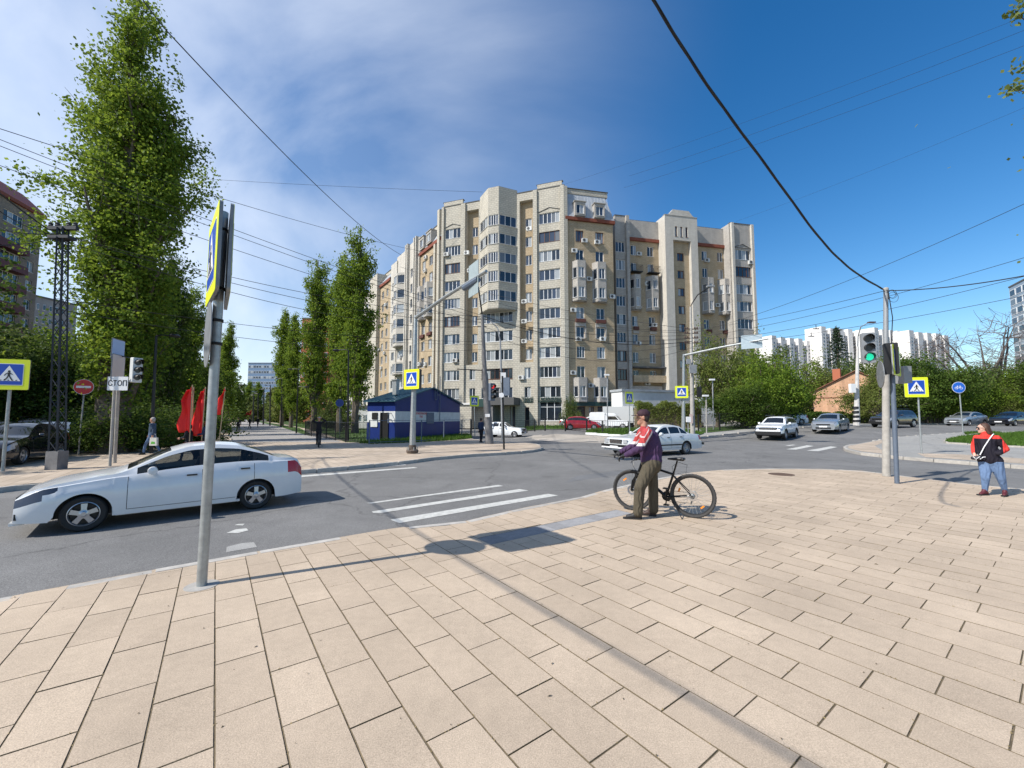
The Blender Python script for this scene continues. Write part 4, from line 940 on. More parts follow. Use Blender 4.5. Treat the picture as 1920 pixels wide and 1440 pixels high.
    ws = np.array([w_ * sum((b - a).length for a, b in zip(p, p[1:])) for p, w_ in segs]); ws /= ws.sum(); cl = []
    ncl = max(60, nleaf // 26); idx = RNG.choice(len(segs), ncl, p=ws)
    for i in idx:
        p = segs[i][0]; k = min(len(p) - 2, int((RNG.random() ** .7) * (len(p) - 1))); q = p[k].lerp(p[k + 1], RNG.random()); cl.append((q.x, q.y, q.z))
    cl = np.array(cl) + RNG.normal(size=(ncl, 3)) * clump * .9; rad_ = clump * RNG.uniform(.35, 1.0, ncl)
    per = nleaf // ncl + 1; C = np.repeat(cl, per, 0) + RNG.normal(size=(ncl * per, 3)) * np.repeat(rad_, per)[:, None] * np.array([1, 1, .8])
    C = C[C[:, 2] > .15]
    return tm_, quads_mesh('crown', C, size, leaf)
def tree(name, meshes, loc, label, cat='tree', rz=0, sc=1.0, group=None):
    t = thing(name, label, cat, loc, rz, group); t.scale = (sc, sc, sc) if not hasattr(sc, '__len__') else sc
    link('trunk', meshes[0], t)
    if meshes[1]: link('crown', meshes[1], t)
    return t
def gp(u, v, z=0.0): p = P(u, v, z); return (p.x, p.y, z)
def py(u, Y, z=0.0): d = ray(u, 782); return ((u - 960) / FPX * (Y * cp + (z - EYE) * sp_) , Y, z)
# the big poplar on the left: photographed outline with loose limbs to the left
ex = []
random.seed(3)
for (z, dx, L) in ((8.5, -1, 4.3), (10.5, -1, 4.8), (12.5, -1, 4.0), (14, -.9, 3.4), (11.5, -1, 4.6), (9.5, -.9, 3.6), (16, -.8, 2.2), (7, -.8, 3.0), (13.2, .6, 2.0), (18.5, .9, 1.8)):
    ex.append((branch_pts((dx * .4, 0, z), (dx, random.gauss(0, .5), .35), L, 7, .3, .0), 1.7))
big = make_tree('poplar', 23.5, 2.0, 95000, 'leaf', .145, 11, z0=.10, multi=3, clump=.33, sub=4, extra=ex)
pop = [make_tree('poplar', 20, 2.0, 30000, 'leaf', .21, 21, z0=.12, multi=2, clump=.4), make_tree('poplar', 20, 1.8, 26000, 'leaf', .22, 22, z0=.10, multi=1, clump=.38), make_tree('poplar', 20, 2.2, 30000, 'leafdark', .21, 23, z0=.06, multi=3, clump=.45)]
brd = [make_tree('broad', 9, 4.0, 22000, 'leafdark', .2, 31, z0=.16, clump=.55), make_tree('broad', 10, 4.2, 18000, 'leafolive', .22, 32, z0=.2, clump=.6), make_tree('broad', 8, 3.2, 12000, 'leafpale', .17, 33, z0=.22, clump=.45, sub=2), make_tree('broad', 9, 4.5, 22000, 'leaf', .2, 34, z0=.1, clump=.6)]
bare = make_tree('broad', 12, 6.5, 0, None, 0, 41, z0=.22, multi=4, sub=5)
t0 = tree('poplar_tree', big, (-19.4, 19.6, 0), 'tallest nearest poplar with loose leafy limbs, left of the road', 'poplar', group='poplars along the boulevard')
def pt_(u, Y, vtop, mesh, label, name='poplar_tree', cat='poplar', base=20.0, wsc=1.0, rz=0, group='poplars along the boulevard', z=0.0):
    z = hz(py(u, Y)[0], Y) - .05
    p = py(u, Y, z); Ht = topz(vtop, Y) - z; sc = Ht / base
    return tree(name, mesh, (p[0], Y, z), label, cat, rz, (sc * wsc, sc * wsc, sc), group)
pt_(238, 27, 380, pop[2], 'dark poplar standing directly behind the tallest poplar', rz=1.1, wsc=.82)
pt_(300, 36, 470, pop[2], 'dark poplar just right of the big one, above the red flags', rz=2.0, wsc=.85)
pt_(345, 46, 540, pop[0], 'lower dark poplar behind the galvanised sign pole', rz=3.1, wsc=.95)
pt_(424, 78, 606, pop[1], 'narrow far poplar right of the galvanised sign pole', rz=.6, wsc=.8)
pt_(410, 95, 640, pop[0], 'farthest narrow poplar in the left row', rz=2.6, wsc=.8)
pt_(664, 44, 436, pop[0], 'tall poplar in front of the apartment block, nearest of the right row', rz=.3, wsc=.78)
pt_(636, 47, 492, pop[1], 'slim poplar leaning against the tall one, left of the blue kiosk', rz=1.9, wsc=.85)
pt_(588, 55, 486 + 4, pop[0], 'poplar standing behind the cyclist on the boulevard', rz=4.0, wsc=.8)
pt_(545, 66, 590, pop[1], 'bright poplar with two pointed tops between the lamp posts', rz=5.0, wsc=.85)
pt_(528, 80, 582, pop[1], 'leftmost slim poplar of the right row', rz=2.2, wsc=.8)
pt_(466, 220, 715, pop[1], 'small far poplar in front of the blue office block, left one', rz=1, wsc=1.3)
pt_(482, 220, 717, pop[1], 'small far poplar in front of the blue office block, right one', rz=3, wsc=1.3)
# dark trees and shrubs on the left, below the poplar
G1 = 'dark trees behind the left car park'
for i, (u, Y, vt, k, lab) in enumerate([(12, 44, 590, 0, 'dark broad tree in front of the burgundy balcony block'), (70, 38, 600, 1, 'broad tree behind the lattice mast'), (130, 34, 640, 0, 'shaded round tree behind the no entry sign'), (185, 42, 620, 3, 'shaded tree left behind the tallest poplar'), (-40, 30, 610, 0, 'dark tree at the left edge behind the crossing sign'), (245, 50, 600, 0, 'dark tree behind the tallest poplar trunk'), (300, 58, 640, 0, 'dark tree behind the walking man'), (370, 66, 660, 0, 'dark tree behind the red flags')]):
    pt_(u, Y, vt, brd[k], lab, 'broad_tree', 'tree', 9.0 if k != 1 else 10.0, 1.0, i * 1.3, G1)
bush = [make_tree('broad', 2.2, 1.7, 9000, 'leafdark', .11, 51, z0=.05, clump=.35), make_tree('broad', 2.4, 1.6, 7000, 'leafolive', .12, 52, z0=.05, clump=.3)]
def bsh(u, v, vtop, k, lab, w=1.0, z=0.0, grp='shrubs', Y=None):
    p = P(u, v, z); 
    if Y: p = Vector(py(u, Y, z))
    Ht = max(.4, topz(vtop, p.y) - z); sc = Ht / 2.3
    return tree('shrub', bush[k], (p.x, p.y, z), lab, 'shrub', u * .7, (sc * w, sc * w, sc), grp)
bsh(172, 850, 781, 0, 'clipped dark shrub right of the no entry sign post', 1.1)
bsh(250, 846, 770, 0, 'dark shrub between the sign posts and the walking man', 1.2)
bsh(325, 838, 765, 0, 'dark shrub below the red flags', 1.4); bsh(372, 834, 770, 0, 'dark shrub right of the red flags', 1.3)
bsh(120, 842, 785, 0, 'low dark shrub behind the lattice mast', 1.4); bsh(292, 834, 760, 0, 'dark shrub directly behind the walking man', 1.3)
bsh(213, 838, 762, 0, 'dark shrub behind the two wooden sign posts', 1.4)
# centre and right
pt_(1345, 44, 640, brd[2], 'pale feathery young tree before the right end of the apartment block', 'young_tree', 'tree', 8.0, .8, .4, 'trees along the far road')
pt_(1395, 46, 655, brd[2], 'thin pale green tree left of the dense round tree', 'young_tree', 'tree', 8.0, .9, 2.4, 'trees along the far road')
pt_(1440, 42, 662, brd[3], 'dense round bright green tree behind the white off-roader', 'broad_tree', 'tree', 9.0, 1.05, 1.0, 'trees along the far road')
pt_(1487, 44, 690, brd[0], 'lower right half of the dense dark tree beside the brick house', 'broad_tree', 'tree', 9.0, .8, 2.0, 'trees along the far road')
pt_(1392, 40, 716, brd[0], 'low dense tree left of the white off-roader, over the pavement', 'broad_tree', 'tree', 9.0, 1.3, 3.0, 'trees along the far road')
for i, (u, Y, vt, k, lab) in enumerate([(1420, 62, 642, 1, 'open tree right of the apartment block'), (1475, 70, 690, 2, 'thin tree in front of the first white tower'), (1530, 66, 682, 2, 'sparse pale tree between the white towers'), (1580, 72, 668, 1, 'olive tree below the spruce'), (1648, 47, 682, 2, 'loose yellow green tree in front of the brick house'), (1640, 49, 705, 2, 'small green tree right of the striped lamp post'), (1710, 50, 650, 0, 'tall dark tree right of the traffic light'), (1765, 50, 690, 3, 'dark green tree behind the crossing sign'), (1690, 60, 655, 0, 'dark tree behind the concrete pole'), (1800, 52, 682, 1, 'olive tree above the bicycle sign'), (1850, 52, 697, 3, 'bushy tree below the bare tree'), (1905, 52, 668, 1, 'reddish olive tree at the right edge'), (1960, 50, 650, 0, 'dark tree past the right edge'), (1745, 52, 690, 0, 'shaded tree over the dark shed'), (1900, 50, 735, 2, 'pale low tree above the dark car at the right'), (1820, 52, 728, 0, 'dark low tree behind the silver saloon'), (1780, 53, 728, 0, 'dark low tree left of the bicycle sign')]):
    pt_(u, Y, vt, brd[k], lab, 'broad_tree', 'tree', {0: 9, 1: 10, 2: 8, 3: 9}[k], 1.0, i * .9, 'trees along the far road')
pt_(1850, 70, 584, bare, 'bare brown tree without leaves rising over the right hand trees', 'bare_tree', 'tree', 12.0, .95, .5)
pt_(1910, 75, 640, bare, 'smaller bare tree beside the glass tower at the right edge', 'bare_tree', 'tree', 12.0, .9, 2.5)
# spruce
mb = MB(); mb.tube([(0, 0, 0), (0, 0, 18)], [.3, .04], 8); tk = mb.mesh('trunk', M['bark']); cl = []
random.seed(5)
for i in range(190):
    z = 2 + 15.6 * (i / 190) ** .9; r = (18.4 - z) * .36 * random.uniform(.7, 1.1); a = i * 2.4
    for k in range(52): f = random.random() ** .7; cl.append((math.cos(a) * r * f + random.gauss(0, .12), math.sin(a) * r * f + random.gauss(0, .12), z - f * r * .28 + random.gauss(0, .09)))
RNG = np.random.default_rng(9)
spruce = (tk, quads_mesh('crown', np.array(cl), .2, 'leafspruce'))
pt_(1578, 80, 610, spruce, 'dark pointed spruce before the tallest white tower', 'spruce_tree', 'spruce', 18.0, 1.0, 0, None)
# distant greenery closing the boulevard and the right side
def mass(name, u0, u1, Y, v, m, label, n=14000, size=.5, depth=10, vb=782):
    zt = topz(v, Y); a = py(u0, Y); b = py(u1, Y); cl = []
    random.seed(int(u0 * 7 + Y)); RNGl = np.random.default_rng(abs(int(u0 * 3 + Y))); nb = max(4, int(abs(b[0] - a[0]) / 3.2)); C = []
    for i in range(nb):
        f = (i + random.random()) / nb; cx = a[0] + (b[0] - a[0]) * f; h_ = zt * random.uniform(.62, 1.08); r = random.uniform(1.6, 3.2)
        k = n // nb; p = RNGl.normal(size=(k, 3)); p /= np.linalg.norm(p, axis=1)[:, None]; p *= RNGl.uniform(.55, 1.05, k)[:, None]; lump = 1 + .25 * np.sin(p[:, 0:1] * 5 + i) * np.cos(p[:, 2:3] * 6)
        C.append(p * lump * np.array([r, r, h_ / 2]) + np.array([cx, Y + random.uniform(0, depth), h_ / 2]))
    return tag(link(name, quads_mesh(name, np.concatenate(C), size, m)), label, 'greenery', kind='stuff')
mass('distant_trees', 430, 560, 150, 738, 'leafolive', 'far trees closing the boulevard', size=.8)
mass('distant_trees', 500, 600, 110, 718, 'leafpale', 'pale trees beside the boulevard lamps', 9000, size=.6)
mass('distant_trees', 480, 530, 130, 725, 'leafolive', 'olive trees beside the boulevard lamps', 8000, size=.6)
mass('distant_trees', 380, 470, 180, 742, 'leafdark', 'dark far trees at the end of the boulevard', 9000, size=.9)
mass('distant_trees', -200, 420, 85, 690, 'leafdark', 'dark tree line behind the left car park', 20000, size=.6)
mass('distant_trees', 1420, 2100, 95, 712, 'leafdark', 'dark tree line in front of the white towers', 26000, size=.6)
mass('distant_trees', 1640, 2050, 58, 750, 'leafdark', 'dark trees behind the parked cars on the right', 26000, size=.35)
# hedges
def hedge(name, pts, w_, h_, m, label, n, z=0.0, size=.09):
    C = []; L = [(b - a).length for a, b in zip(pts, pts[1:])]
    for (a, b), l_ in zip(zip(pts, pts[1:]), L):
        k = int(n * l_ / sum(L)); t = RNG.random(k); d = (b - a).normalized(); nn = np.array([-d.y, d.x, 0]); base = np.array(a)[None, :] + np.outer(t, np.array(b - a))
        top = h_ * (1 + .10 * np.sin(t * l_ * 2.1) + .06 * np.sin(t * l_ * 5.3)); s_ = RNG.uniform(-1, 1, k); zz = top * RNG.random(k) ** .5
        C.append(base + nn * (s_ * w_ / 2)[:, None] + np.stack([np.zeros(k), np.zeros(k), zz], 1))
    mb = MB(); 
    for a, b in zip(pts, pts[1:]): mb.box((*((a + b) / 2)[:2], a.z + h_ * .42), ((b - a).length, w_ * .6, h_ * .8), math.atan2((b - a).y, (b - a).x))
    t = thing(name, label, 'hedge', (0, 0, z)); mb.obj('hedge_core', M['joint'], t); link('foliage', quads_mesh('foliage', np.concatenate(C), size, m), t); return t
hedge('hedge', [Vector((*py(u, Y, .7)[:2], .75)) for u, Y in ((1395, 44), (1450, 48), (1530, 50), (1650, 52))], 1.2, 1.5, 'leafdark', 'long dark clipped hedge along the far road before the brick house', 26000, size=.14)
hedge('hedge', [Vector((*py(u, 46)[:2], .35)) for u in (1192, 1240, 1312)], 1.6, topz(757, 46) - .35, 'leafpale', 'tall yellow green shrubbery in front of the white annex', 16000, size=.14)
hedge('hedge', [P(u, v) for u, v in ((680, 797), (600, 793))], 1.5, 1.0, 'leafolive', 'low hedge beside the lawns of the boulevard', 5000, size=.16)
bsh(1068, 806, 750, 1, 'small shrub with reddish leaves at the corner of the shop window', .45, grp=None)
bsh(628, 806, 758, 1, 'bright green bush behind the cyclist', 1.0); bsh(600, 800, 770, 1, 'round green bush on the boulevard lawn', 1.2)
# branch tips with silvery leaves entering the picture at the top right: the tree itself stands outside it
tt_ = MB(); o_ = Vector((16.5, 9.5, 0)); tt_.tube([(0, 0, 0), (0, 0, 5), (-.3, 0, 10)], [.2, .16, .1], 8); C = []
RNG = np.random.default_rng(77)
for (u, v, Y) in ((1903, 22, 9), (1918, 8, 9.2), (1912, 30, 9), (1896, 166, 9), (1916, 160, 9.1), (1918, 120, 9.2), (1960, 60, 9.4), (1980, 150, 9.4), (1990, 10, 9.2)):
    e = at(u, v, Y) - o_; tt_.tube([Vector((-.2, 0, 8.3)), Vector((-1.2, -.2, 8.8)).lerp(e, .3), e], [.05, .03, .008], 5); C.append(np.array(e) + RNG.normal(size=(26, 3)) * .09)
C.append(np.array([0, 0, 10.5]) + RNG.normal(size=(5000, 3)) * np.array([1.2, 1.2, 1.6]) + np.array([1.5, 0, 0]))
tree('roadside_tree', (tt_.mesh('trunk', M['bark']), quads_mesh('crown', np.concatenate(C), .11, 'leafpale')), o_, 'tree with silvery young leaves whose twig tips reach in at the top right corner', 'tree')
for i, (x, y, H_, k) in enumerate(((-33, 11.5, 13, 0), (-30, 16, 12, 1), (-40, 19, 15, 3), (-39, 25, 9, 0), (-27.5, 9.5, 10, 0), (-48, 30, 15, 0))):  # trees out of view, added to cast shade over the left shrubs and cars
    tree('broad_tree', brd[k], (x, y, 0), ('tree added for shade at the near kerb outside the left edge of the picture', 'olive tree added for shade beside the black saloon outside the left edge', 'tall tree added for shade behind the parked cars outside the left edge', 'low tree added for shade in front of the burgundy balcony block', 'small tree added for shade nearest the camera outside the left edge', 'farthest tree added for shade outside the left edge of the picture')[i], 'tree', i, H_ / (9 if k != 1 else 10), 'trees added for shade left of the picture')

# ================================================================ FAR BUILDINGS
def slab_block(name, label, u0, u1, Y, vtop, col, rows_, cols_, dep=12, wincol='pane', frame=True, rzoff=0.0, group=None, wfrac=(.55, .5), z0=0.0, cat='building', bal=None):
    a = Vector(py(u0, Y)[:2]); b = Vector(py(u1, Y + rzoff)[:2]); H = topz(vtop, Y); L = (b - a).length; d = (b - a) / L; rz = math.atan2(d.y, d.x)
    t = thing(name, label, cat, (a.x, a.y, 0), rz, group)
    mb = MB(); mb.box((L / 2, dep / 2, H / 2), (L, dep, H)); mb.obj('wall', col, t); mb = MB(); mb.box((L / 2, dep / 2, H + .2), (L + .3, dep + .3, .4)); mb.obj('roof', M['roofdark'], t)
    cw = L / cols_; rh = (H - 1.5) / rows_; me = None
    fr = MB(); fr.box((0, -.02, 0), (cw * wfrac[0], .12, rh * wfrac[1])); fm = fr.mesh('window', M['upvc']); g = MB(); g.box((0, -.05, 0), (cw * wfrac[0] * .86, .12, rh * wfrac[1] * .84)); gm = g.mesh('pane', M['pane'])
    n = 0
    for i in range(cols_):
        for j in range(rows_):
            x = cw * (i + .5); z = .9 + rh * (j + .5)
            p = P2 = t.matrix_basis if False else None
            n += 1
            if frame and n <= 290: w_ = link('window', fm, t, (x, 0, z)); link('pane', gm, w_)
    return t
white = mat('white_tower_wall', (.70, .68, .66), .8, var=.06, vscale=.1)
def tower(u0, u1, Y, vtop, label, bays_, rzoff=0):
    a = Vector(py(u0, Y)[:2]); b = Vector(py(u1, Y + rzoff)[:2]); H = topz(vtop, Y); L = (b - a).length; d = (b - a) / L
    t = thing('tower_block', label, 'tower block', (a.x, a.y, 0), math.atan2(d.y, d.x), 'white tower blocks on the skyline')
    mb = MB(); x = 0; k = 0; wd = L / bays_; win = MB(); bal = MB()
    for i in range(bays_):
        proud = (i % 2 == 0); o = 0 if proud else 2.2; hh = H + (1.5 if proud else 0) - .4 * (i % 3)
        mb.box((wd * (i + .5), 7 + o / 2, hh / 2), (wd - .02, 14 - o, hh))
        for z in np.arange(3, H - 3, 3.0):
            if proud:
                if i % 4 == 0: win.box((wd * (i + .5), -.02, z), (wd * .22, .15, 1.5))
            else:
                win.box((wd * (i + .3), 2.18, z), (wd * .28, .15, 1.6)); win.box((wd * (i + .75), 2.18, z), (wd * .2, .15, 1.6)); bal.box((wd * (i + .55), 1.7, z - 1.2), (wd * .8, .9, .9))
    mb.obj('wall', white, t)
    tag(win.obj('windows', M['pane'], t), kind='stuff'); tag(bal.obj('balconies', mat('tower_balcony', (.50, .50, .52), .7), t), kind='stuff')
tower(1454, 1528, 330, 632, 'leftmost white tower block above the dense tree', 9, 20)
tower(1529, 1562, 360, 641, 'lower white block left of the spruce', 3, 0)
tower(1549, 1640, 340, 615, 'tallest white tower block behind the spruce and traffic light', 11, 20)
tower(1650, 1714, 340, 617, 'white tower block right of the concrete pole', 9, 20)
tower(1716, 1790, 340, 622, 'rightmost white tower block above the dark trees', 9, 20)
slab_block('office_block', 'blue glazed office block at the end of the boulevard', 461, 530, 300, 681, mat('office_blue', (.16, .24, .36), .35), 10, 14, dep=15, wfrac=(.8, .45))
slab_block('red_brick_block', 'red brick apartment block seen between the poplars', 560, 612, 130, 598, mat('red_brick', (.42, .10, .06), .85, var=.1), 10, 5, dep=14)
slab_block('grey_apartment_block', 'grey panel block behind the lattice mast at the left', 46, 128, 92, 556, mat('grey_panel', (.30, .29, .28), .85, var=.15, vscale=.5), 9, 7, dep=10, wfrac=(.4, .45), rzoff=8)
slab_block('low_pale_building', 'low pale building far along the boulevard', 435, 455, 260, 722, mat('pale_wall', (.42, .40, .38), .8), 5, 4)
slab_block('white_shop', 'low white building behind the boulevard lawn', 640, 690, 62, 765, M['plaster'], 1, 4, dep=4)
# glass tower sliver at the right edge
slab_block('glass_tower', 'pale grey glass tower cut by the right edge of the picture', 1914, 2000, 120, 540, mat('glass_tower', (.30, .34, .38), .3, .2), 14, 6, wfrac=(.85, .7), rzoff=-18)
# left block with burgundy balconies
LB0 = Vector((-65.2 - 4.5, 51.6 - 5.2)); LB1 = Vector((-74.2, 62.0)); LB0 = LB1 + (LB0 - LB1).normalized() * 22
BL = thing('burgundy_balcony_block', 'nine storey block with burgundy balconies and red roof at the left edge', 'apartment building', (LB1.x, LB1.y, 0))
M['burg'] = mat('burgundy_panel', (.10, .022, .025), .6)
L_ = (LB1 - LB0).length; hl = lambda x: hit(LB0, LB1, x, 600)
w_ = []
for k in range(0, 10): w_ += [(L_ - 6.4, L_ - 3.0 - .2, ZR(k) - 2.2, ZR(k) - .5, 4), (L_ - 14, L_ - 12.2, ZR(k) - 2.2, ZR(k) - .5, 2), (L_ - 11.5, L_ - 9, ZR(k) - 2.2, ZR(k) - .5, 3), (L_ - 2.0, L_ - .9, ZR(k) - 2.2, ZR(k) - .6, 2)]
M['lbrown'] = brickmat('brown_brick', (.30, .25, .20), (.24, .20, .165), (.16, .14, .12), .5, .2, ms=.02, stain=.25); wall(BL, LB0, LB1, 0, 33, w_, 'lbrown', 10); trim(BL, LB0, LB1, 0, L_ + .3, 33.0, 33.5, .4, 'redstrip', 'cornice')
for k in range(0, 9): trim(BL, LB0, LB1, L_ - 12.4, L_ - 3.4, ZR(k) - 3.4, ZR(k) - 2.25, 1.2, 'burg', 'balcony', .02)
mb = MB(); d = (LB1 - LB0).normalized(); n_ = Vector((d.y, -d.x)); q = lambda u, z, o: (LB0.x + d.x * u + n_.x * o - LB1.x, LB0.y + d.y * u + n_.y * o - LB1.y, z)
mb.add([q(0, 33.5, .4), q(L_ + .4, 33.5, .4), q(L_ - .5, 36.3, -2.2), q(0, 36.3, -2.2), q(L_ - .5, 36.3, -8), q(L_ + .4, 33.5, -10)], [(0, 1, 2, 3), (1, 5, 4, 2)]); mb.obj('red_roof', mat('red_roof', (.30, .05, .04), .6), BL)
# ================================================================ BRICK HOUSE, ANNEX, SHED
M['ob'] = brickmat('old_orange_brick', (.58, .30, .17), (.50, .24, .13), (.46, .36, .26), .30, .11, ms=.02, stain=.35)
hA0, hA1 = Vector(py(1528, 60)[:2]), Vector(py(1692, 53)[:2])
BH = thing('brick_house', 'old orange brick house with gable behind the hedge', 'house', (hA0.x, hA0.y, 0))
d = (hA1 - hA0).normalized(); Lh = (hA1 - hA0).length; ze = topz(735, 60); zp = topz(697, 57)
hh_ = lambda x: hit(hA0, hA1, x, 780)
wall(BH, hA0, hA1, 0, ze - .3, [(hh_(1547), hh_(1560), .8, 1.9, 2, 'brownframe'), (hh_(1608), hh_(1619), .8, 1.9, 2, 'brownframe')], 'ob', 8)
mb = MB(); pk = hh_(1603); MX = Matrix(((1, 0, 0), (0, 0, 1), (0, 1, 0)))
mb.prism([(0, ze - .302), (Lh, ze - .302), (Lh, ze), (pk + .4, zp), (0, ze)], 0.0, .4, M=MX); me = mb.mesh('gable', M['ob']); uvl = me.uv_layers.new(name='UVMap')
for lp in me.loops: co = me.vertices[lp.vertex_index].co; uvl.data[lp.index].uv = (co.x, co.z)
rzh = math.atan2(d.y, d.x); link('gable', me, BH, (0, 0, 0), rzh)
mb = MB(); mb.add([(-.3, -.25, ze - .1), (pk + .4, -.25, zp + .08), (pk + .4, 8, zp + .08), (-.3, 8, ze - .1)], [(0, 1, 2, 3)]); mb.add([(Lh + .3, -.25, ze - .1), (pk + .4, -.25, zp + .08), (pk + .4, 8, zp + .08), (Lh + .3, 8, ze - .1)], [(0, 1, 2, 3)]); mb.tube([(-.3, -.26, ze - .12), (pk + .4, -.26, zp + .06), (Lh + .3, -.26, ze - .12)], .09, 4); mb.obj('roof', mat('rusty_roof', (.20, .08, .05), .7, var=.2), BH, loc=(0, 0, 0), rz=rzh)
mb = MB(); mb.box((pk - 2.0, 1.5, zp - .2), (.9, .7, 1.6)); mb.obj('chimney', mat('chimney_brick', (.40, .13, .07), .9), BH, loc=(0, 0, 0), rz=rzh)
mb = MB(); mb.box((Lh / 2, -.03, ze - .9), (Lh, .1, .12)); mb.obj('brick_band', mat('dark_brick_band', (.28, .12, .07), .9), BH, loc=(0, 0, 0), rz=rzh)
# annex
aA, aB = Vector(py(1168, 50)[:2]), Vector(py(1352, 55)[:2]); ZAX = topz(733.5, 50)
AX = thing('white_annex', 'long low white annex with grey wall before the apartment block', 'building', (aA.x, aA.y, 0)); d = (aB - aA).normalized(); La = (aB - aA).length; rza = math.atan2(d.y, d.x)
hx = lambda x: hit(aA, aB, x, 760)
mb = MB(); mb.box((hx(1304) / 2, 1.2, ZAX / 2), (hx(1304), 2.4, ZAX)); mb.obj('wall', M['plaster'], AX, loc=(0, 0, 0), rz=rza)
mb = MB(); mb.box(((hx(1304) + hx(1350)) / 2, 2.6, ZAX / 2 - .1), (hx(1350) - hx(1304) - .02, 6, ZAX - .2)); mb.obj('entrance_wing', M['plaster'], AX, loc=(0, 0, 0), rz=rza)
mb = MB(); mb.box((hx(1304) / 2, 1.2, ZAX + .14), (hx(1304) + .3, 2.7, .28)); mb.obj('roof', M['metalroof'], AX, loc=(0, 0, 0), rz=rza)
mb = MB(); mb.box((hx(1338) + .6, -.42, 1.2), (1.3, .1, 2.4)); mb.obj('door', M['black'], AX, loc=(0, 0, 0), rz=rza)
mb = MB(); mb.box((hx(1317), -.44, ZAX - .75), (1.7, .06, .7)); mb.obj('wall_sign', M['signwhite'], AX, loc=(0, 0, 0), rz=rza)
# dark open shed and garages on the right
p = Vector(py(1735, 50)); mb = MB(); mb.box((0, 2, 1.5), (7.5, 4, 3)); t = thing('timber_shed', 'dark timber shed beneath the trees behind the crossing sign', 'shed', p, .05); mb.obj('wall', mat('dark_timber', (.06, .045, .035), .9, var=.3), t); mb = MB(); mb.box((0, 1.8, 3.12), (8, 4.6, .12)); mb.obj('roof', M['metalroof'], t)
for k in range(14):
    mb = MB() if k == 0 else mb
    if k == 0: mb.box((0, -.03, 0), (.4, .05, 2.8)); me = mb.mesh('board', mat('weathered_board', (.10, .075, .055), .9, rnd=.35))
    link('board', me, t, (-3.5 + k * .54, 0, 1.45))

# ================================================================ BLUE KIOSK
K0 = P(740, 827); kf = (P(862, 817) - K0); kl = kf.length; kd = kf / kl; krz = math.atan2(kd.y, kd.x)
KI = thing('gas_kiosk', 'blue and white metal kiosk with ribbed gable roof on the corner', 'kiosk', (K0.x, K0.y, 0), krz)
M['kblue'] = mat('kiosk_blue', (.007, .024, .15), .4, var=.12, vscale=1.5, spec=.45); M['kwhite'] = mat('kiosk_white', (.60, .61, .60), .5, var=.15, vscale=2)
ke, kp, kw = 2.95, 4.1, 2.6
zb1, zb2 = 1.35, 2.15
for z0_, z1_, mm, nm in ((0, zb1, 'kblue', 'blue_wall'), (zb1, zb2, 'kwhite', 'white_band'), (zb2, ke, 'kblue', 'blue_wall')):
    mb = MB(); mb.box((kl / 2, kw / 2, (z0_ + z1_) / 2), (kl, kw, z1_ - z0_ - .002)); mb.obj(nm, M[mm], KI)
mb = MB(); mb.prism([(0, ke), (kl, ke), (kl / 2, kp)], 0, kw, M=MX); mb.obj('gable', M['kblue'], KI)
mb = MB()
for s_ in (0, 1):
    x0, x1 = (-.25, kl / 2) if s_ == 0 else (kl + .25, kl / 2); mb.add([(x0, -.2, ke - .05), (x1, -.2, kp + .06), (x1, kw + .2, kp + .06), (x0, kw + .2, ke - .05), (x0, -.2, ke - .11), (x1, -.2, kp), (x1, kw + .2, kp), (x0, kw + .2, ke - .11)], [(0, 1, 2, 3), (4, 5, 6, 7), (0, 1, 5, 4), (3, 2, 6, 7), (0, 3, 7, 4)])
    for k in range(9):
        yy = -.2 + k * .375; mb.tube([(x0, yy, ke - .03), (x1, yy, kp + .08)], .03, 4)
mb.obj('roof', mat('kiosk_roof', (.05, .12, .16), .4, .5, var=.2), KI)
for x, w__, z0_, z1_, mm, nm in ((4.35, 1.0, 1.2, 2.1, 'bluegrey', 'window_shutter'),): mb = MB(); mb.box((x, -.03, (z0_ + z1_) / 2), (w__, .06, z1_ - z0_)); mb.obj(nm, M[mm], KI)
for yy, w__, z0_, z1_, mm, nm in ((.95, .75, .05, 2.05, 'black', 'door'), (1.85, .5, 1.55, 2.05, 'black', 'window'), (1.9, .62, 1.0, 1.5, 'kwhite', 'panel')): mb = MB(); mb.box((-.03, yy, (z0_ + z1_) / 2), (.07, w__, z1_ - z0_)); mb.obj(nm, M[mm], KI)
mb = MB(); mb.tube([(.1, .35, 1.55), (-.35, .35, 1.55), (-.35, .35, 2.0), (.1, .35, 2.0)], .03, 6); mb.tube([(-.35, .35, 1.55), (-.5, .2, 1.3)], .03, 6); mb.obj('gas_pipe', M['bluegrey'], KI)
mb = MB(); mb.tube([(5.6, -.12, 1.4), (5.6, -.12, 5.2)], .035, 6); mb.tube([(5.2, -.1, 3.2), (5.2, -.1, 4.3)], .03, 6); mb.tube([(4.9, -.1, 3.2), (4.9, -.1, 4.5)], .03, 6); mb.tube([(4.9, -.1, 3.2), (5.2, -.1, 3.2)], .03, 6); mb.tube([(5.2, -.1, 3.6), (5.6, -.1, 3.6)], .03, 6); mb.obj('vent_pipes', M['bluegrey'], KI)
mb = MB(); mb.box((1.6, 1.3, 4.0), (.35, .35, 1.1)); mb.box((1.6, 1.3, 4.6), (.5, .5, .08)); mb.obj('chimney_duct', M['steel'], KI)
text(KI, 'ОГНЕОПАСНО', .22, M['signred'], (3.1, -.04, 2.0), (math.pi / 2, 0, 0), .004); text(KI, 'ГАЗ', .22, M['signred'], (3.1, -.04, 1.75), (math.pi / 2, 0, 0), .004)
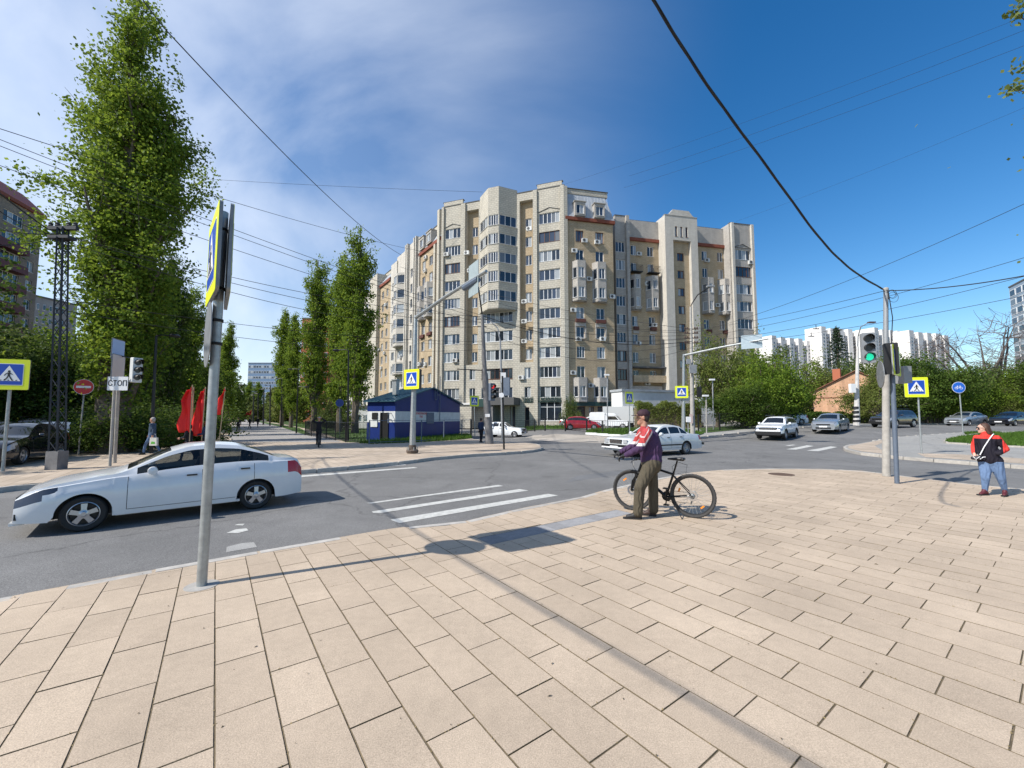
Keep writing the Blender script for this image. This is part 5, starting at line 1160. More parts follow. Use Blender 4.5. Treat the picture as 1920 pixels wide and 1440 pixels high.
# --- fences
def fence(pts, h_, label, gap=.14, rail=.03, mname='blackmetal', post=2.5, mesh=False, z=0.0, rtop=True, grp=None, bars=True, postr=.035):
    t = thing('metal_fence', label, 'fence', (pts[0].x, pts[0].y, z), 0, grp); O = Vector((pts[0].x, pts[0].y, 0)); pm = MB(); pm.box((0, 0, h_ / 2), (postr * 2, postr * 2, h_ + .06)); pme = pm.mesh('post', M[mname]); barm = MB(); barm.box((0, 0, h_ / 2), (.014, .014, h_ - .15)); bme = barm.mesh('bar', M[mname]); rl = MB(); cnt = 0; jb = MB()
    for a, b in zip(pts, pts[1:]):
        L = (b - a).length; d = (b - a) / L; n = max(1, round(L / post)); rz = math.atan2(d.y, d.x)
        for i in range(n + 1): q = a + d * L * i / n - O; link('post', pme, t, (q.x, q.y, hz(q.x + O.x, q.y + O.y)), rz)
        c = (a + b) / 2 - O
        for zz in (h_, .12): rl.tube([Vector((a.x - O.x, a.y - O.y, zz + hz(a.x, a.y))), Vector((b.x - O.x, b.y - O.y, zz + hz(b.x, b.y)))], rail * .6, 4)
        if bars:
            for i in range(int(L / gap)): q = a + d * (gap * (i + .5)) - O; jb.box((q.x, q.y, h_ / 2 + hz(q.x + O.x, q.y + O.y)), (.018, .018, h_ - .1), rz)
    rl.obj('rail', M[mname], t)
    if bars: tag(jb.obj('bars', M[mname], t), kind='stuff')
    return t
fence([P(u, v) for u, v in [(572, 816), (648, 829), (692, 831)]], 1.35, 'dark mesh fence between the boulevard lawn and the blue kiosk', gap=.14)
fence([P(692, 833), P(790, 829.5), P(866, 820.5), P(884, 820.5)], 1.5, 'blue pipe railing around the kiosk plot', bars=False, mname='bluegrey', post=4.0, postr=.03)
fence([P(884, 820.5), P(882, 812)], 1.5, 'short dark gate frame right of the kiosk', bars=False, post=1.5)
fence([PT(u, v, -.1) for u, v in [(905, 811), (985, 809), (1022, 807.5), (1060, 806)]], 1.3, 'black bar fence along the shop window lawn', gap=.16, post=2.6, z=-.1, postr=.05)
fence([PT(u, v, -.05) for u, v in [(1060, 808), (1100, 811.5), (1130, 813), (1180, 815.5), (1262, 820)]], 1.15, 'black bar fence in front of the parked red car and vans', gap=.16, post=2.6, z=-.05, postr=.05)
fence([PT(u, v) for u, v in [(1310, 811), (1350, 808), (1400, 804)]], 1.6, 'black bar fence under the trees right of the annex', gap=.15, post=2.5, postr=.05)
# ================================================================ CARS
M['interior'] = mat('car_interior', (.03, .03, .032), .85)
def clearglass():
    m = bpy.data.materials.new('car_glass_clear'); m.use_nodes = True; n = m.node_tree.nodes; l = m.node_tree.links; b = n['Principled BSDF']; b.inputs['Base Color'].default_value = (.01, .012, .014, 1); b.inputs['Roughness'].default_value = .03; b.inputs['Specular IOR Level'].default_value = .8
    tr = n.new('ShaderNodeBsdfTransparent'); tr.inputs[0].default_value = (.8, .85, .84, 1); mx = n.new('ShaderNodeMixShader'); mx.inputs[0].default_value = .55; l.new(b.outputs[0], mx.inputs[1]); l.new(tr.outputs[0], mx.inputs[2]); l.new(mx.outputs[0], n['Material Output'].inputs['Surface']); return m
M['carglass_clear'] = clearglass()
def interp(pts, x):
    if x <= pts[0][0]: return pts[0][1]
    for (a, b), (c, d) in zip(pts, pts[1:]):
        if x <= c: return b + (d - b) * (x - a) / (c - a)
    return pts[-1][1]
def sm(pts, x, h=.10): return (interp(pts, x - h) + interp(pts, x - h / 2) + interp(pts, x) * 2 + interp(pts, x + h / 2) + interp(pts, x + h)) / 6
PROF = {
 'saloon': dict(L=4.41, W=1.76, top=[(0, .60), (.03, .70), (.12, .775), (.45, .885), (.95, .975), (1.25, 1.01), (1.95, 1.37), (2.3, 1.48), (2.75, 1.5), (3.15, 1.455), (3.55, 1.31), (3.92, 1.135), (4.28, 1.10), (4.36, 1.03), (4.41, .8)],
   belt=[(0, .62), (.3, .79), (1.2, .91), (2.2, .945), (3.5, 1.02), (4.3, 1.02), (4.41, .8)], sill=.23, ax=(.83, 3.47), R=.315, arch=.365, ws=(1.36, 2.0), rw=(3.3, 3.84), sw=(1.5, 3.7), pil=[(2.45, 2.56), (3.40, 3.47)], nose=.17, tail=.12, doors=[1.38, 2.5, 3.42]),
 'classic': dict(L=4.87, W=1.8, top=[(0, .62), (.04, .80), (.2, .86), (1.3, .955), (1.55, .98), (2.15, 1.34), (2.4, 1.44), (3.1, 1.465), (3.5, 1.40), (3.85, 1.12), (4.0, 1.02), (4.7, .98), (4.83, .92), (4.87, .7)],
   belt=[(0, .6), (.2, .82), (1.5, .93), (4.0, .97), (4.8, .90), (4.87, .7)], sill=.26, ax=(.88, 3.68), R=.325, arch=.36, ws=(1.62, 2.16), rw=(3.52, 3.88), sw=(1.68, 3.82), pil=[(2.6, 2.68), (3.35, 3.41)], nose=.07, tail=.07, doors=[1.6, 2.64, 3.5]),
 'boxy': dict(L=4.1, W=1.62, top=[(0, .55), (.03, .80), (.12, .86), (1.05, .93), (1.25, .955), (1.7, 1.3), (1.9, 1.41), (2.7, 1.43), (2.95, 1.40), (3.25, 1.08), (3.35, .97), (3.98, .95), (4.07, .9), (4.1, .6)],
   belt=[(0, .6), (.1, .82), (1.2, .90), (3.3, .93), (4.05, .88), (4.1, .6)], sill=.26, ax=(.68, 3.1), R=.29, arch=.32, ws=(1.3, 1.72), rw=(2.98, 3.28), sw=(1.36, 3.2), pil=[(2.15, 2.23), (2.78, 2.83)], nose=.04, tail=.05, doors=[1.28, 2.2, 2.95]),
 'offroader': dict(L=4.32, W=1.82, top=[(0, .62), (.04, .86), (.15, .95), (.9, 1.08), (1.15, 1.12), (1.75, 1.52), (2.05, 1.63), (3.2, 1.66), (3.85, 1.60), (4.15, 1.25), (4.25, 1.05), (4.32, .7)],
   belt=[(0, .62), (.25, .92), (1.1, 1.05), (3.4, 1.10), (4.1, 1.12), (4.25, 1.0), (4.32, .7)], sill=.38, ax=(.82, 3.49), R=.36, arch=.42, ws=(1.25, 1.82), rw=(3.9, 4.18), sw=(1.35, 4.0), pil=[(2.2, 2.3), (3.1, 3.18), (3.62, 3.7)], nose=.12, tail=.08, doors=[1.25, 2.25, 3.2]),
 'hatch': dict(L=3.95, W=1.69, top=[(0, .50), (.04, .72), (.2, .84), (.75, .97), (.95, 1.0), (1.65, 1.40), (2.0, 1.50), (2.8, 1.51), (3.4, 1.42), (3.75, 1.1), (3.88, .95), (3.95, .6)],
   belt=[(0, .55), (.25, .76), (1.0, .92), (3.2, .99), (3.85, .98), (3.95, .6)], sill=.22, ax=(.75, 3.3), R=.30, arch=.345, ws=(1.02, 1.7), rw=(3.44, 3.76), sw=(1.1, 3.62), pil=[(2.1, 2.2), (3.0, 3.06)], nose=.14, tail=.07, doors=[1.15, 2.15, 3.05]),
}
def paintmat(name, c, rough=.22, metal=0.0): return mat(name, c, rough, metal, var=.05, vscale=2.5, coat=.7, spec=.5)
WH_CACHE = {}
def wheel_mesh(R, style):
    k = (R, style)
    if k in WH_CACHE: return WH_CACHE[k]
    t = MB(); w = .2; t.lathe([(R * .64, -w / 2 + .01), (R * .68, -w / 2), (R * .90, -w / 2 - .008), (R * .985, -w / 2 + .025), (R, -w / 2 + .06), (R, w / 2 - .06), (R * .985, w / 2 - .025), (R * .9, w / 2 + .008), (R * .68, w / 2), (R * .64, w / 2 - .01)], n=36, axis='Y')
    for i in range(4): t.lathe([(R * 1.001, -.06 + i * .034), (R * 1.004, -.055 + i * .034), (R * 1.004, -.04 + i * .034), (R * 1.001, -.035 + i * .034)], n=36, axis='Y')
    r = MB(); Rr = R * .66
    r.lathe([(Rr, -.095), (Rr * 1.02, -.1), (Rr * .97, -.105), (Rr * .93, -.09), (Rr * .90, -.05), (Rr * .9, .08)], n=32, axis='Y')
    if style == 'alloy':
        for i in range(5):
            a = i * 2 * math.pi / 5 + math.pi / 2
            for s_ in (-1, 1):
                pass
            Mx = Matrix.Rotation(-a, 3, 'Y')
            pr = [(0.0, .05), (Rr * .45, .036), (Rr * .95, .042), (Rr * .95, -.042), (Rr * .45, -.036), (0, -.05)]
            vs = [Mx @ Vector((x * (.92), y0 + (-.018 if x < .01 else (.0 if x > Rr * .6 else -.010)), z * R / .315)) for y0 in (-.095, -.065) for x, z in pr]
            n = 6; r.add(vs, [tuple(range(n - 1, -1, -1)), tuple(range(n, 2 * n))] + [(i_, (i_ + 1) % n, n + (i_ + 1) % n, n + i_) for i_ in range(n)])
        r.lathe([(.0, -.125), (.035, -.125), (.045, -.115), (.075, -.11), (.08, -.07)], n=20, axis='Y')
    elif style == 'steel':
        r.lathe([(.0, -.10), (.05, -.10), (.07, -.07), (Rr * .6, -.085), (Rr * .8, -.055), (Rr * .92, -.05)], n=24, axis='Y')
    else:
        r.lathe([(.0, -.085), (.08, -.095), (Rr * .5, -.09), (Rr * .95, -.075)], n=24, axis='Y')
        for i in range(8):
            a = i * math.pi / 4; r.box((math.cos(a) * Rr * .6, -.09, math.sin(a) * Rr * .6), (Rr * .45, .012, .03), M=Matrix.Rotation(-a, 3, 'Y'))
    b = MB(); b.lathe([(.001, -.02), (Rr * .86, -.02), (Rr * .9, .08)], n=24, axis='Y')
    WH_CACHE[k] = (t.mesh('tyre', M['rubber'], True), r.mesh('rim', M['alloy'] if style == 'alloy' else M['greyrim'], True), b.mesh('brake_disc', M['black'])); return WH_CACHE[k]
M['greyrim'] = mat('wheel_rim_grey', (.32, .32, .33), .4, .6)
def car(kind, paint, loc, heading, label, cat='car', group=None, wheel='alloy', sc=1.0, name=None, grille='black', bumper=None, lower=None, plate=True, rails=False, glass='carglass', detail=True, mirror=None, cladding=False, lamp='clearlamp', interior=False):
    p = PROF[kind]; t = thing(name or {'saloon': 'saloon_car', 'classic': 'saloon_car', 'boxy': 'saloon_car', 'offroader': 'off_road_car', 'hatch': 'hatchback_car'}[kind], label, cat, loc, heading, group, sc)
    L, W = p['L'], p['W'] / 2
    xs = set(np.round(np.linspace(0, L, 56), 3).tolist())
    for a in p['ax']:
        for k in range(0, 17): xs.add(round(a + p['arch'] * math.cos(math.pi * k / 16), 4))
    for a in list(p['ws']) + list(p['rw']) + list(p['sw']) + [v for q in p['pil'] for v in q] + p['doors']: xs.add(round(a, 4))
    for a in (.02, .05, .1, L - .02, L - .05, L - .1): xs.add(round(a, 4))
    xs = sorted(xs); ys_ = [xs[0]]
    for x in xs[1:]:
        if x - ys_[-1] > .006: ys_.append(x)
    xs = ys_
    NB, NG, NT = 7, 6, 6
    def plan(x):
        f = 1.0
        if x < .55: f -= p['nose'] * ((.55 - x) / .55) ** 2.2
        if x > L - .5: f -= p['tail'] * ((x - L + .5) / .5) ** 2.2
        return f
    rows_ = []
    for x in xs:
        zt = sm(p['top'], x, .06); zb = min(sm(p['belt'], x, .06), zt - .015); z0 = p['sill'] + (.05 * max(0, (.4 - x)) + .08 * max(0, x - L + .4))
        z0 = min(z0, zb - .12)
        for a in p['ax']:
            dd = p['arch'] ** 2 - (x - a) ** 2
            if dd > 0: z0 = max(z0, p['R'] + math.sqrt(dd) * .98)
        pl = plan(x); row = []
        for j in range(NB):
            f = j / (NB - 1); z = z0 + (zb - z0) * f; zz = (z - .25) / (zb - .25 + 1e-6)
            wd = W * pl * (.955 + .045 * math.sin(math.pi * min(1, max(0, zz * .9 + .12)))) - .028 * max(0, zz - .72) / .28
            if abs(zz - .78) < .07: wd += .004
            row.append((wd, z))
        wb = row[-1][0] - .012; gh = zt - zb; edge = min(.05, gh * .3)
        wt = wb - .46 * max(0, gh - .05) - .01
        for j in range(1, NG + 1):
            f = j / NG; row.append((wb + (wt - wb) * f - .012 * math.sin(math.pi * f) * -1 * (gh > .2), zb + (gh - edge) * f))
        for j in range(1, NT + 1):
            f = j / NT; row.append((wt * (1 - f) * (1 if f < 1 else 0), zt - edge * (1 - f) ** 2.2 * 1.0))
        rows_.append(row)
    NR = len(rows_[0]); V = []
    xc = L / 2
    idx = {}
    for i, x in enumerate(xs):
        for s_ in (1, -1):
            for j, (y, z) in enumerate(rows_[i]):
                if s_ == -1 and j == NR - 1: idx[(i, -1, j)] = idx[(i, 1, j)]; continue
                idx[(i, s_, j)] = len(V); bow = 0
                if x < .5: bow = .0
                V.append((xc - x - (1 - (y / W) ** 2) * 0 , s_ * y, z))
    parts = {'body': [], 'windscreen': [], 'rear_window': [], 'side_window': [], 'headlight': [], 'tail_light': [], 'cladding': [], 'window_pillar': []}
    for i in range(len(xs) - 1):
        xm = (xs[i] + xs[i + 1]) / 2; pil = any(a <= xm <= b for a, b in p['pil'])
        for s_ in (1, -1):
            for j in range(NR - 1):
                q = [idx[(i, s_, j)], idx[(i + 1, s_, j)], idx[(i + 1, s_, j + 1)], idx[(i, s_, j + 1)]]
                if s_ == -1: q = q[::-1]
                if len(set(q)) < 4: q = list(dict.fromkeys(q))
                if len(q) < 3: continue
                dest = 'body'
                if NB <= j < NB + NG - 2 + 0 and p['sw'][0] < xm < p['sw'][1] and not pil and rows_[i][NB + NG - 1][1] - rows_[i][NB - 1][1] > .10: dest = 'side_window'
                if j >= NB + NG - 1 and j > NB + NG - 1 - 0 and p['ws'][0] < xm < p['ws'][1]: dest = 'windscreen'
                if j >= NB + NG and p['rw'][0] < xm < p['rw'][1]: dest = 'rear_window'
                zc = (V[q[0]][2] + V[q[1]][2]) / 2
                if pil and kind in ('saloon', 'offroader', 'hatch') and NB <= j < NB + NG - 2: dest = 'window_pillar'
                if kind in ('saloon', 'hatch', 'offroader'):
                    if (xm < .50 and j == NB - 2) or (xm < .30 and j == NB - 3): dest = 'headlight'
                if xm > L - (.30 if kind != 'offroader' else .2) and NB - 3 <= j < NB - 1: dest = 'tail_light'
                if cladding and j < 1: dest = 'cladding'
                parts[dest].append((q, s_))
    # nose and tail caps
    for i in (0, len(xs) - 1):
        for j in range(NR - 2):
            q = [idx[(i, 1, j)], idx[(i, 1, j + 1)], idx[(i, -1, j + 1)], idx[(i, -1, j)]]
            if i: q = q[::-1]
            parts['body'].append((q, 0))
    ob = {}
    mats = {'body': paint, 'windscreen': M[glass], 'rear_window': M[glass], 'side_window': M[glass], 'headlight': M[lamp], 'tail_light': M['redlamp'], 'cladding': M['black'], 'window_pillar': M['black']}
    def sub(name, fl, m):
        used = sorted(set(v for f, _ in fl for v in f)); mp_ = {v: k for k, v in enumerate(used)}
        me = bpy.data.meshes.new(name); me.from_pydata([V[v] for v in used], [], [[mp_[v] for v in f] for f, _ in fl]); me.materials.append(m)
        me.polygons.foreach_set('use_smooth', [True] * len(me.polygons))
        try: me.set_sharp_from_angle(angle=rad(32))
        except Exception: pass
        me.update(); return link(name, me, t)
    for k, fl in parts.items():
        if not fl: continue
        if k in ('side_window', 'headlight', 'tail_light', 'window_pillar'):
            for s_ in (1, -1): sub(k, [f for f in fl if f[1] == s_], mats[k])
        else: sub(k, fl, mats[k])
    # underbody and wheel arches
    u = MB(); u.box((0, 0, .42), (L - .7, W * 2 - .5, .36)); u.box((xc - p['ax'][0] - p['arch'] - .0, 0, .42), (.02, W * 1.7, .3)); u.obj('underbody', M['black'], t)
    for a in p['ax']:
        for s_ in (1, -1):
            m_ = MB(); R_ = p['arch'] + .004; vs = []
            for k in range(15):
                an = math.pi * k / 14 * 1.1 - .157
                for yy in (W * .985, W * .93, W - .34): vs.append((xc - a + R_ * math.cos(an), s_ * yy * (plan(a)), p['R'] + R_ * math.sin(an) * .99))
            m_.add(vs, [(k * 3 + e, k * 3 + e + 1, k * 3 + e + 4, k * 3 + e + 3) for k in range(14) for e in (0, 1)])
            m_.add([(xc - a, s_ * (W - .34), p['R'])] + [vs[k * 3 + 2] for k in range(15)], [(0, k + 1, k + 2) for k in range(14)]); m_.obj('wheel_arch', M['black'], t)
    tm_, rm_, bm_ = wheel_mesh(p['R'], wheel)
    for a in p['ax']:
        for s_ in (1, -1):
            w_ = link('wheel', bm_, t, (xc - a, s_ * (W - .12), p['R']), 0 if s_ == -1 else math.pi); link('tyre', tm_, w_); link('rim', rm_, w_)
    if interior:
        dm = M['interior']
        for s_ in (1, -1):
            k = MB(); k.box((xc - 2.35, s_ * (W - .10), .62), (2.3, .05, .56)); k.obj('door_card', dm, t)
            for xx in (2.25, 3.1): k = MB(); k.box((xc - xx, s_ * .36, .52), (.5, .48, .16)); k.box((xc - xx - .28, s_ * .36, .82), (.14, .46, .6), M=Matrix.Rotation(rad(-14), 3, 'Y')); k.box((xc - xx - .37, s_ * .36, 1.2), (.09, .24, .17)); k.obj('seat', dm, t)
        k = MB(); k.box((xc - 1.55, 0, .84), (.45, 1.4, .22)); k.obj('dashboard', dm, t)
        k = MB(); k.lathe([(.17, -.012), (.182, 0), (.17, .012), (.158, 0), (.17, -.012)], c=(xc - 1.85, .36, .93), n=24, M=Matrix.Rotation(rad(-65), 3, 'Y')); k.obj('steering_wheel', M['black'], t)
        k = MB(); k.box((xc - 2.5, 0, .45), (2.6, 1.5, .1)); k.obj('cabin_floor', dm, t)
    # seams of the doors
    if detail:
        def seam(pts, name='door_seam', r=.0045, m='black'):
            for s_ in (1, -1):
                k = MB(); k.tube([(xc - x, s_ * y, z) for x, y, z in pts], r, 4); k.obj(name, M[m], t)
        def surf(x, z):
            i = min(range(len(xs)), key=lambda i: abs(xs[i] - x)); r_ = rows_[i]
            for (y0, z0), (y1, z1) in zip(r_[:NB + NG], r_[1:NB + NG]):
                if z0 <= z <= z1 + 1e-6: return y0 + (y1 - y0) * (z - z0) / max(1e-6, z1 - z0) + .001
            return r_[0][0]
        for dx in p['doors']:
            zb = sm(p['belt'], dx, .06); seam([(dx + (0 if dx != p['doors'][-1] else -.22 * max(0, (.62 - z) / .4) * 0), surf(dx, z), z) for z in np.linspace(p['sill'] + .09, zb - .005, 8)])
        zz = p['sill'] + .09; d0, d2 = p['doors'][0], p['doors'][-1]; xe = min(d2, p['ax'][1] - p['arch'] - .02)
        seam([(x, surf(x, zz + .001), zz) for x in np.linspace(d0, xe, 10)])
        for dx in p['doors'][1:]:
            zh = sm(p['belt'], dx, .06) - .10
            for s_ in (1, -1):
                k = MB(); x = dx - .17; y = surf(x, zh) + .012; k.box((xc - x, s_ * y, zh), (.17, .03, .028)); k.obj('door_handle', M['black'], t)
        for s_ in (1, -1):
            k = MB(); x = p['sw'][0] + .22; zb = sm(p['belt'], x, .06) + .06; y = W * .96
            k.lathe([(.001, -.10), (.05, -.095), (.075, -.05), (.08, 0), (.07, .06), (.001, .075)], c=(xc - x, s_ * (y + .10), zb + .02), n=14, axis='Y'); k.box((xc - x, s_ * (y + .0), zb - .03), (.05, .12, .04)); k.obj('wing_mirror', mirror or paint, t, True)
    zf = sm(p['top'], .05, .03)
    if kind in ('saloon', 'hatch'):
        g = MB(); g.box((xc + .006, 0, .60), (.03, W * 1.0, .10)); g.box((xc + .004, 0, .33), (.03, W * 1.1, .13)); g.obj('grille', M['black'], t)
        k = MB(); k.box((xc - .03, 0, .235), (.16, W * 1.5, .05)); k.obj('front_lip', paint, t)
        for s_ in (1, -1): k = MB(); k.box((xc - .08, s_ * W * .78, .36), (.14, .12, .10)); k.obj('fog_light_recess', M['black'], t)
    if kind == 'classic':
        g = MB(); g.box((xc + .012, 0, .70), (.05, .78, .17))
        for i in range(6): g.box((xc + .035, 0, .63 + i * .027), (.02, .76, .010), mi=1)
        g.obj('grille', [M['black'], M['chrome']], t)
        for s_ in (1, -1): k = MB(); k.box((xc + .01, s_ * .62, .71), (.05, .24, .17)); k.obj('headlight', M['clearlamp'], t)
        for xx in (xc + .05, -xc - .05): k = MB(); k.box((xx, 0, .50), (.12, W * 1.96, .11)); k.box((xx + (.005 if xx > 0 else -.005), 0, .415), (.12, W * 1.9, .06), mi=1); k.obj('bumper', [M['black'], M['signwhite']], t)
        for s_ in (1, -1): k = MB(); k.box((-.1, s_ * (W + .003), .50), (1.95, .02, .06)); k.obj('side_moulding', M['black'], t)
    if kind == 'boxy':
        g = MB(); g.box((xc + .012, 0, .70), (.04, 1.42, .20)); g.obj('grille', M['black'], t)
        for s_ in (1, -1): k = MB(); k.box((xc + .02, s_ * .58, .70), (.04, .24, .16)); k.obj('headlight', M['clearlamp'], t)
        for xx in (xc + .05, -xc - .05): k = MB(); k.box((xx, 0, .47), (.12, W * 1.98, .12)); k.obj('bumper', M['black'], t)
    if kind == 'offroader':
        g = MB(); g.box((xc + .0, 0, .78), (.05, 1.1, .13)); g.box((xc + .025, 0, .79), (.02, 1.0, .035), mi=1); g.obj('grille', [M['black'], M['chrome']], t)
        for xx, s0 in ((xc - .12, 1), (-xc + .10, -1)): k = MB(); k.box((xx + .09 * s0, 0, .46), (.26, W * 1.74, .24)); k.obj('bumper', M['black'], t)
        for s_ in (1, -1): k = MB(); k.tube([(.75, s_ * .52, 1.66), (.6, s_ * .54, 1.72), (-1.3, s_ * .54, 1.74), (-1.5, s_ * .52, 1.66)], .02, 6); k.obj('roof_rail', M['black'], t)
    if plate:
        k = MB(); k.box((xc + (.035 if kind in ('saloon', 'hatch', 'offroader') else .12), 0, .44 if kind != 'offroader' else .55), (.015, .52, .112)); k.obj('number_plate', M['plate'], t)
        k = MB(); k.box((-xc - (.02 if kind in ('saloon', 'hatch') else .12), 0, .62), (.015, .52, .112)); k.obj('number_plate', M['plate'], t)
    if kind == 'offroader' or detail:
        k = MB(); k.box((0, 0, p['sill'] + .015), (p['ax'][1] - p['ax'][0] - 2 * p['arch'] + .02, W * 1.9, .05)); k.obj('sill', M['black'] if cladding else paint, t)
    return t
def place2(pf, pr, z=ROADZ):
    """car centre + heading from front and rear wheel contact pixels (near side) and half width offset"""
    a = P(*pf, z); b = P(*pr, z); d = (a - b); return a, b, math.atan2(d.y, d.x), d.length
def place_car(kind, pf, pr, W2=.80, z=ROADZ, away=None):
    a, b, h, l_ = place2(pf, pr, z); p = PROF[kind]; wb = p['ax'][1] - p['ax'][0]; d = (a - b).normalized(); n = Vector((-d.y, d.x, 0))
    mid = (a + b) / 2
    if n.dot(mid) < 0: n = -n
    sc = l_ / wb
    off = p['L'] / 2 - (p['ax'][0] + wb / 2)
    c = mid + n * W2 * sc - d * 0 + d * (-off) * 0
    c = c + d * ((p['ax'][0] + wb / 2) - p['L'] / 2) * sc
    return (c.x, c.y, z), h, sc
pw = paintmat('car_paint_white', (.73, .73, .73)); pwo = paintmat('car_paint_old_white', (.60, .62, .63), .35); pww = paintmat('car_paint_pure_white', (.75, .76, .77)); psil = paintmat('car_paint_silver', (.34, .36, .38), .25, .5); pgry = paintmat('car_paint_dark_grey', (.045, .045, .055), .2, .3); pred = paintmat('car_paint_red', (.30, .008, .015), .2); pblk = paintmat('car_paint_black', (.008, .009, .014), .12)
loc, h_, sc = place_car('saloon', (147, 998), (483, 954)); print('near car scale', sc, math.degrees(h_))
car('saloon', pw, loc, h_, 'white modern saloon turning in the foreground at the left', 'car', sc=sc * .965, lamp='darklamp', glass='carglass_clear', interior=True)
# driver of the near car is a dark silhouette behind tinted glass
loc, h_, sc = place_car('classic', (1206, 857.0), (1285, 852), .8); print('classic', sc, loc)
car('classic', pwo, loc, h_, 'old white saloon with wide chrome grille passing behind the cyclist', 'car', sc=min(sc, 1.05), wheel='steel')
def head(u, v): return P(u, v, ROADZ)
def carat(kind, paint, u, v, yaw, label, z=ROADZ, sc=1.0, **kw):
    p = PT(u, v, z); return car(kind, paint, (p.x, p.y, p.z), rad(yaw), label, sc=sc, **kw)
def carY(kind, paint, u, Y, yaw, label, **kw):
    x = py(u, Y, .7)[0]; return car(kind, paint, (x, Y, hz(x, Y) + ROADZ), rad(yaw), label, **kw)
carat('offroader', pww, 1458, 822.5, 222, sc=1.08, label= 'white off-road car with black lower cladding coming along the far road', cladding=True, wheel='steel')
carat('saloon', psil, 1558, 809.5, 220, sc=1.08, label= 'silver saloon following the white off-road car', wheel='cap')
carat('offroader', pgry, 1676, 801, 200, 'dark grey crossover behind the two traffic poles', cladding=True)
carY('saloon', psil, 1812, 43, 198, 'silver saloon behind the bicycle sign post', wheel='cap')
carY('saloon', pblk, 1896, 42, 198, 'black car at the right edge above the woman', wheel='cap')
carat('boxy', pww, 943, 819.5, -18, 'small boxy white car with black bumpers in the side street', wheel='steel', z=-.13)
carat('hatch', pred, 1092, 806, -8, 'red hatchback parked behind the bar fence', wheel='cap', detail=True)
G2 = 'cars parked before the shops'
carat('hatch', psil, 1078, 801.5, -25, 'grey car roof behind the red hatchback', group=G2, detail=False); carat('hatch', pww, 1107, 801.5, 150, 'white car behind the red hatchback, its boot open', group=G2, detail=False); carat('saloon', pww, 1128, 801.5, 160, 'white saloon between the red hatchback and the white box van', group=G2, detail=False)
carat('offroader', pblk, 1243, 803.5, -20, 'dark off-roader parked left of the grey pole', group=G2, detail=False); carat('saloon', paintmat('car_paint_navy', (.012, .012, .06)), 1280, 803, -35, 'dark blue car parked behind the crossing signal pole', group=G2, detail=False)
carat('saloon', pww, 1472, 796.6, 190, 'white car half hidden under the trees behind the off-roader', group='cars half hidden behind the hedge', detail=False, z=0.0)
# left car park in deep shade
G3 = 'cars in the shaded left car park'
carat('saloon', pblk, 22, 866, -62, 'black saloon nearest the left edge, with a lit headlamp reflection', group=G3, z=.02)
carat('saloon', psil, 96, 847, -55, 'silver blue car behind the lattice mast', group=G3, z=.02)
carat('offroader', pgry, 62, 828, -50, 'dark estate car at the back of the left car park', group=G3, z=.02)
carat('saloon', pblk, -10, 834, -55, 'dark car in the second row at the left edge', group=G3, z=.02, detail=False); carat('offroader', pgry, 120, 826, -40, 'dark car right at the back behind the lattice mast', group=G3, z=.02, detail=False)
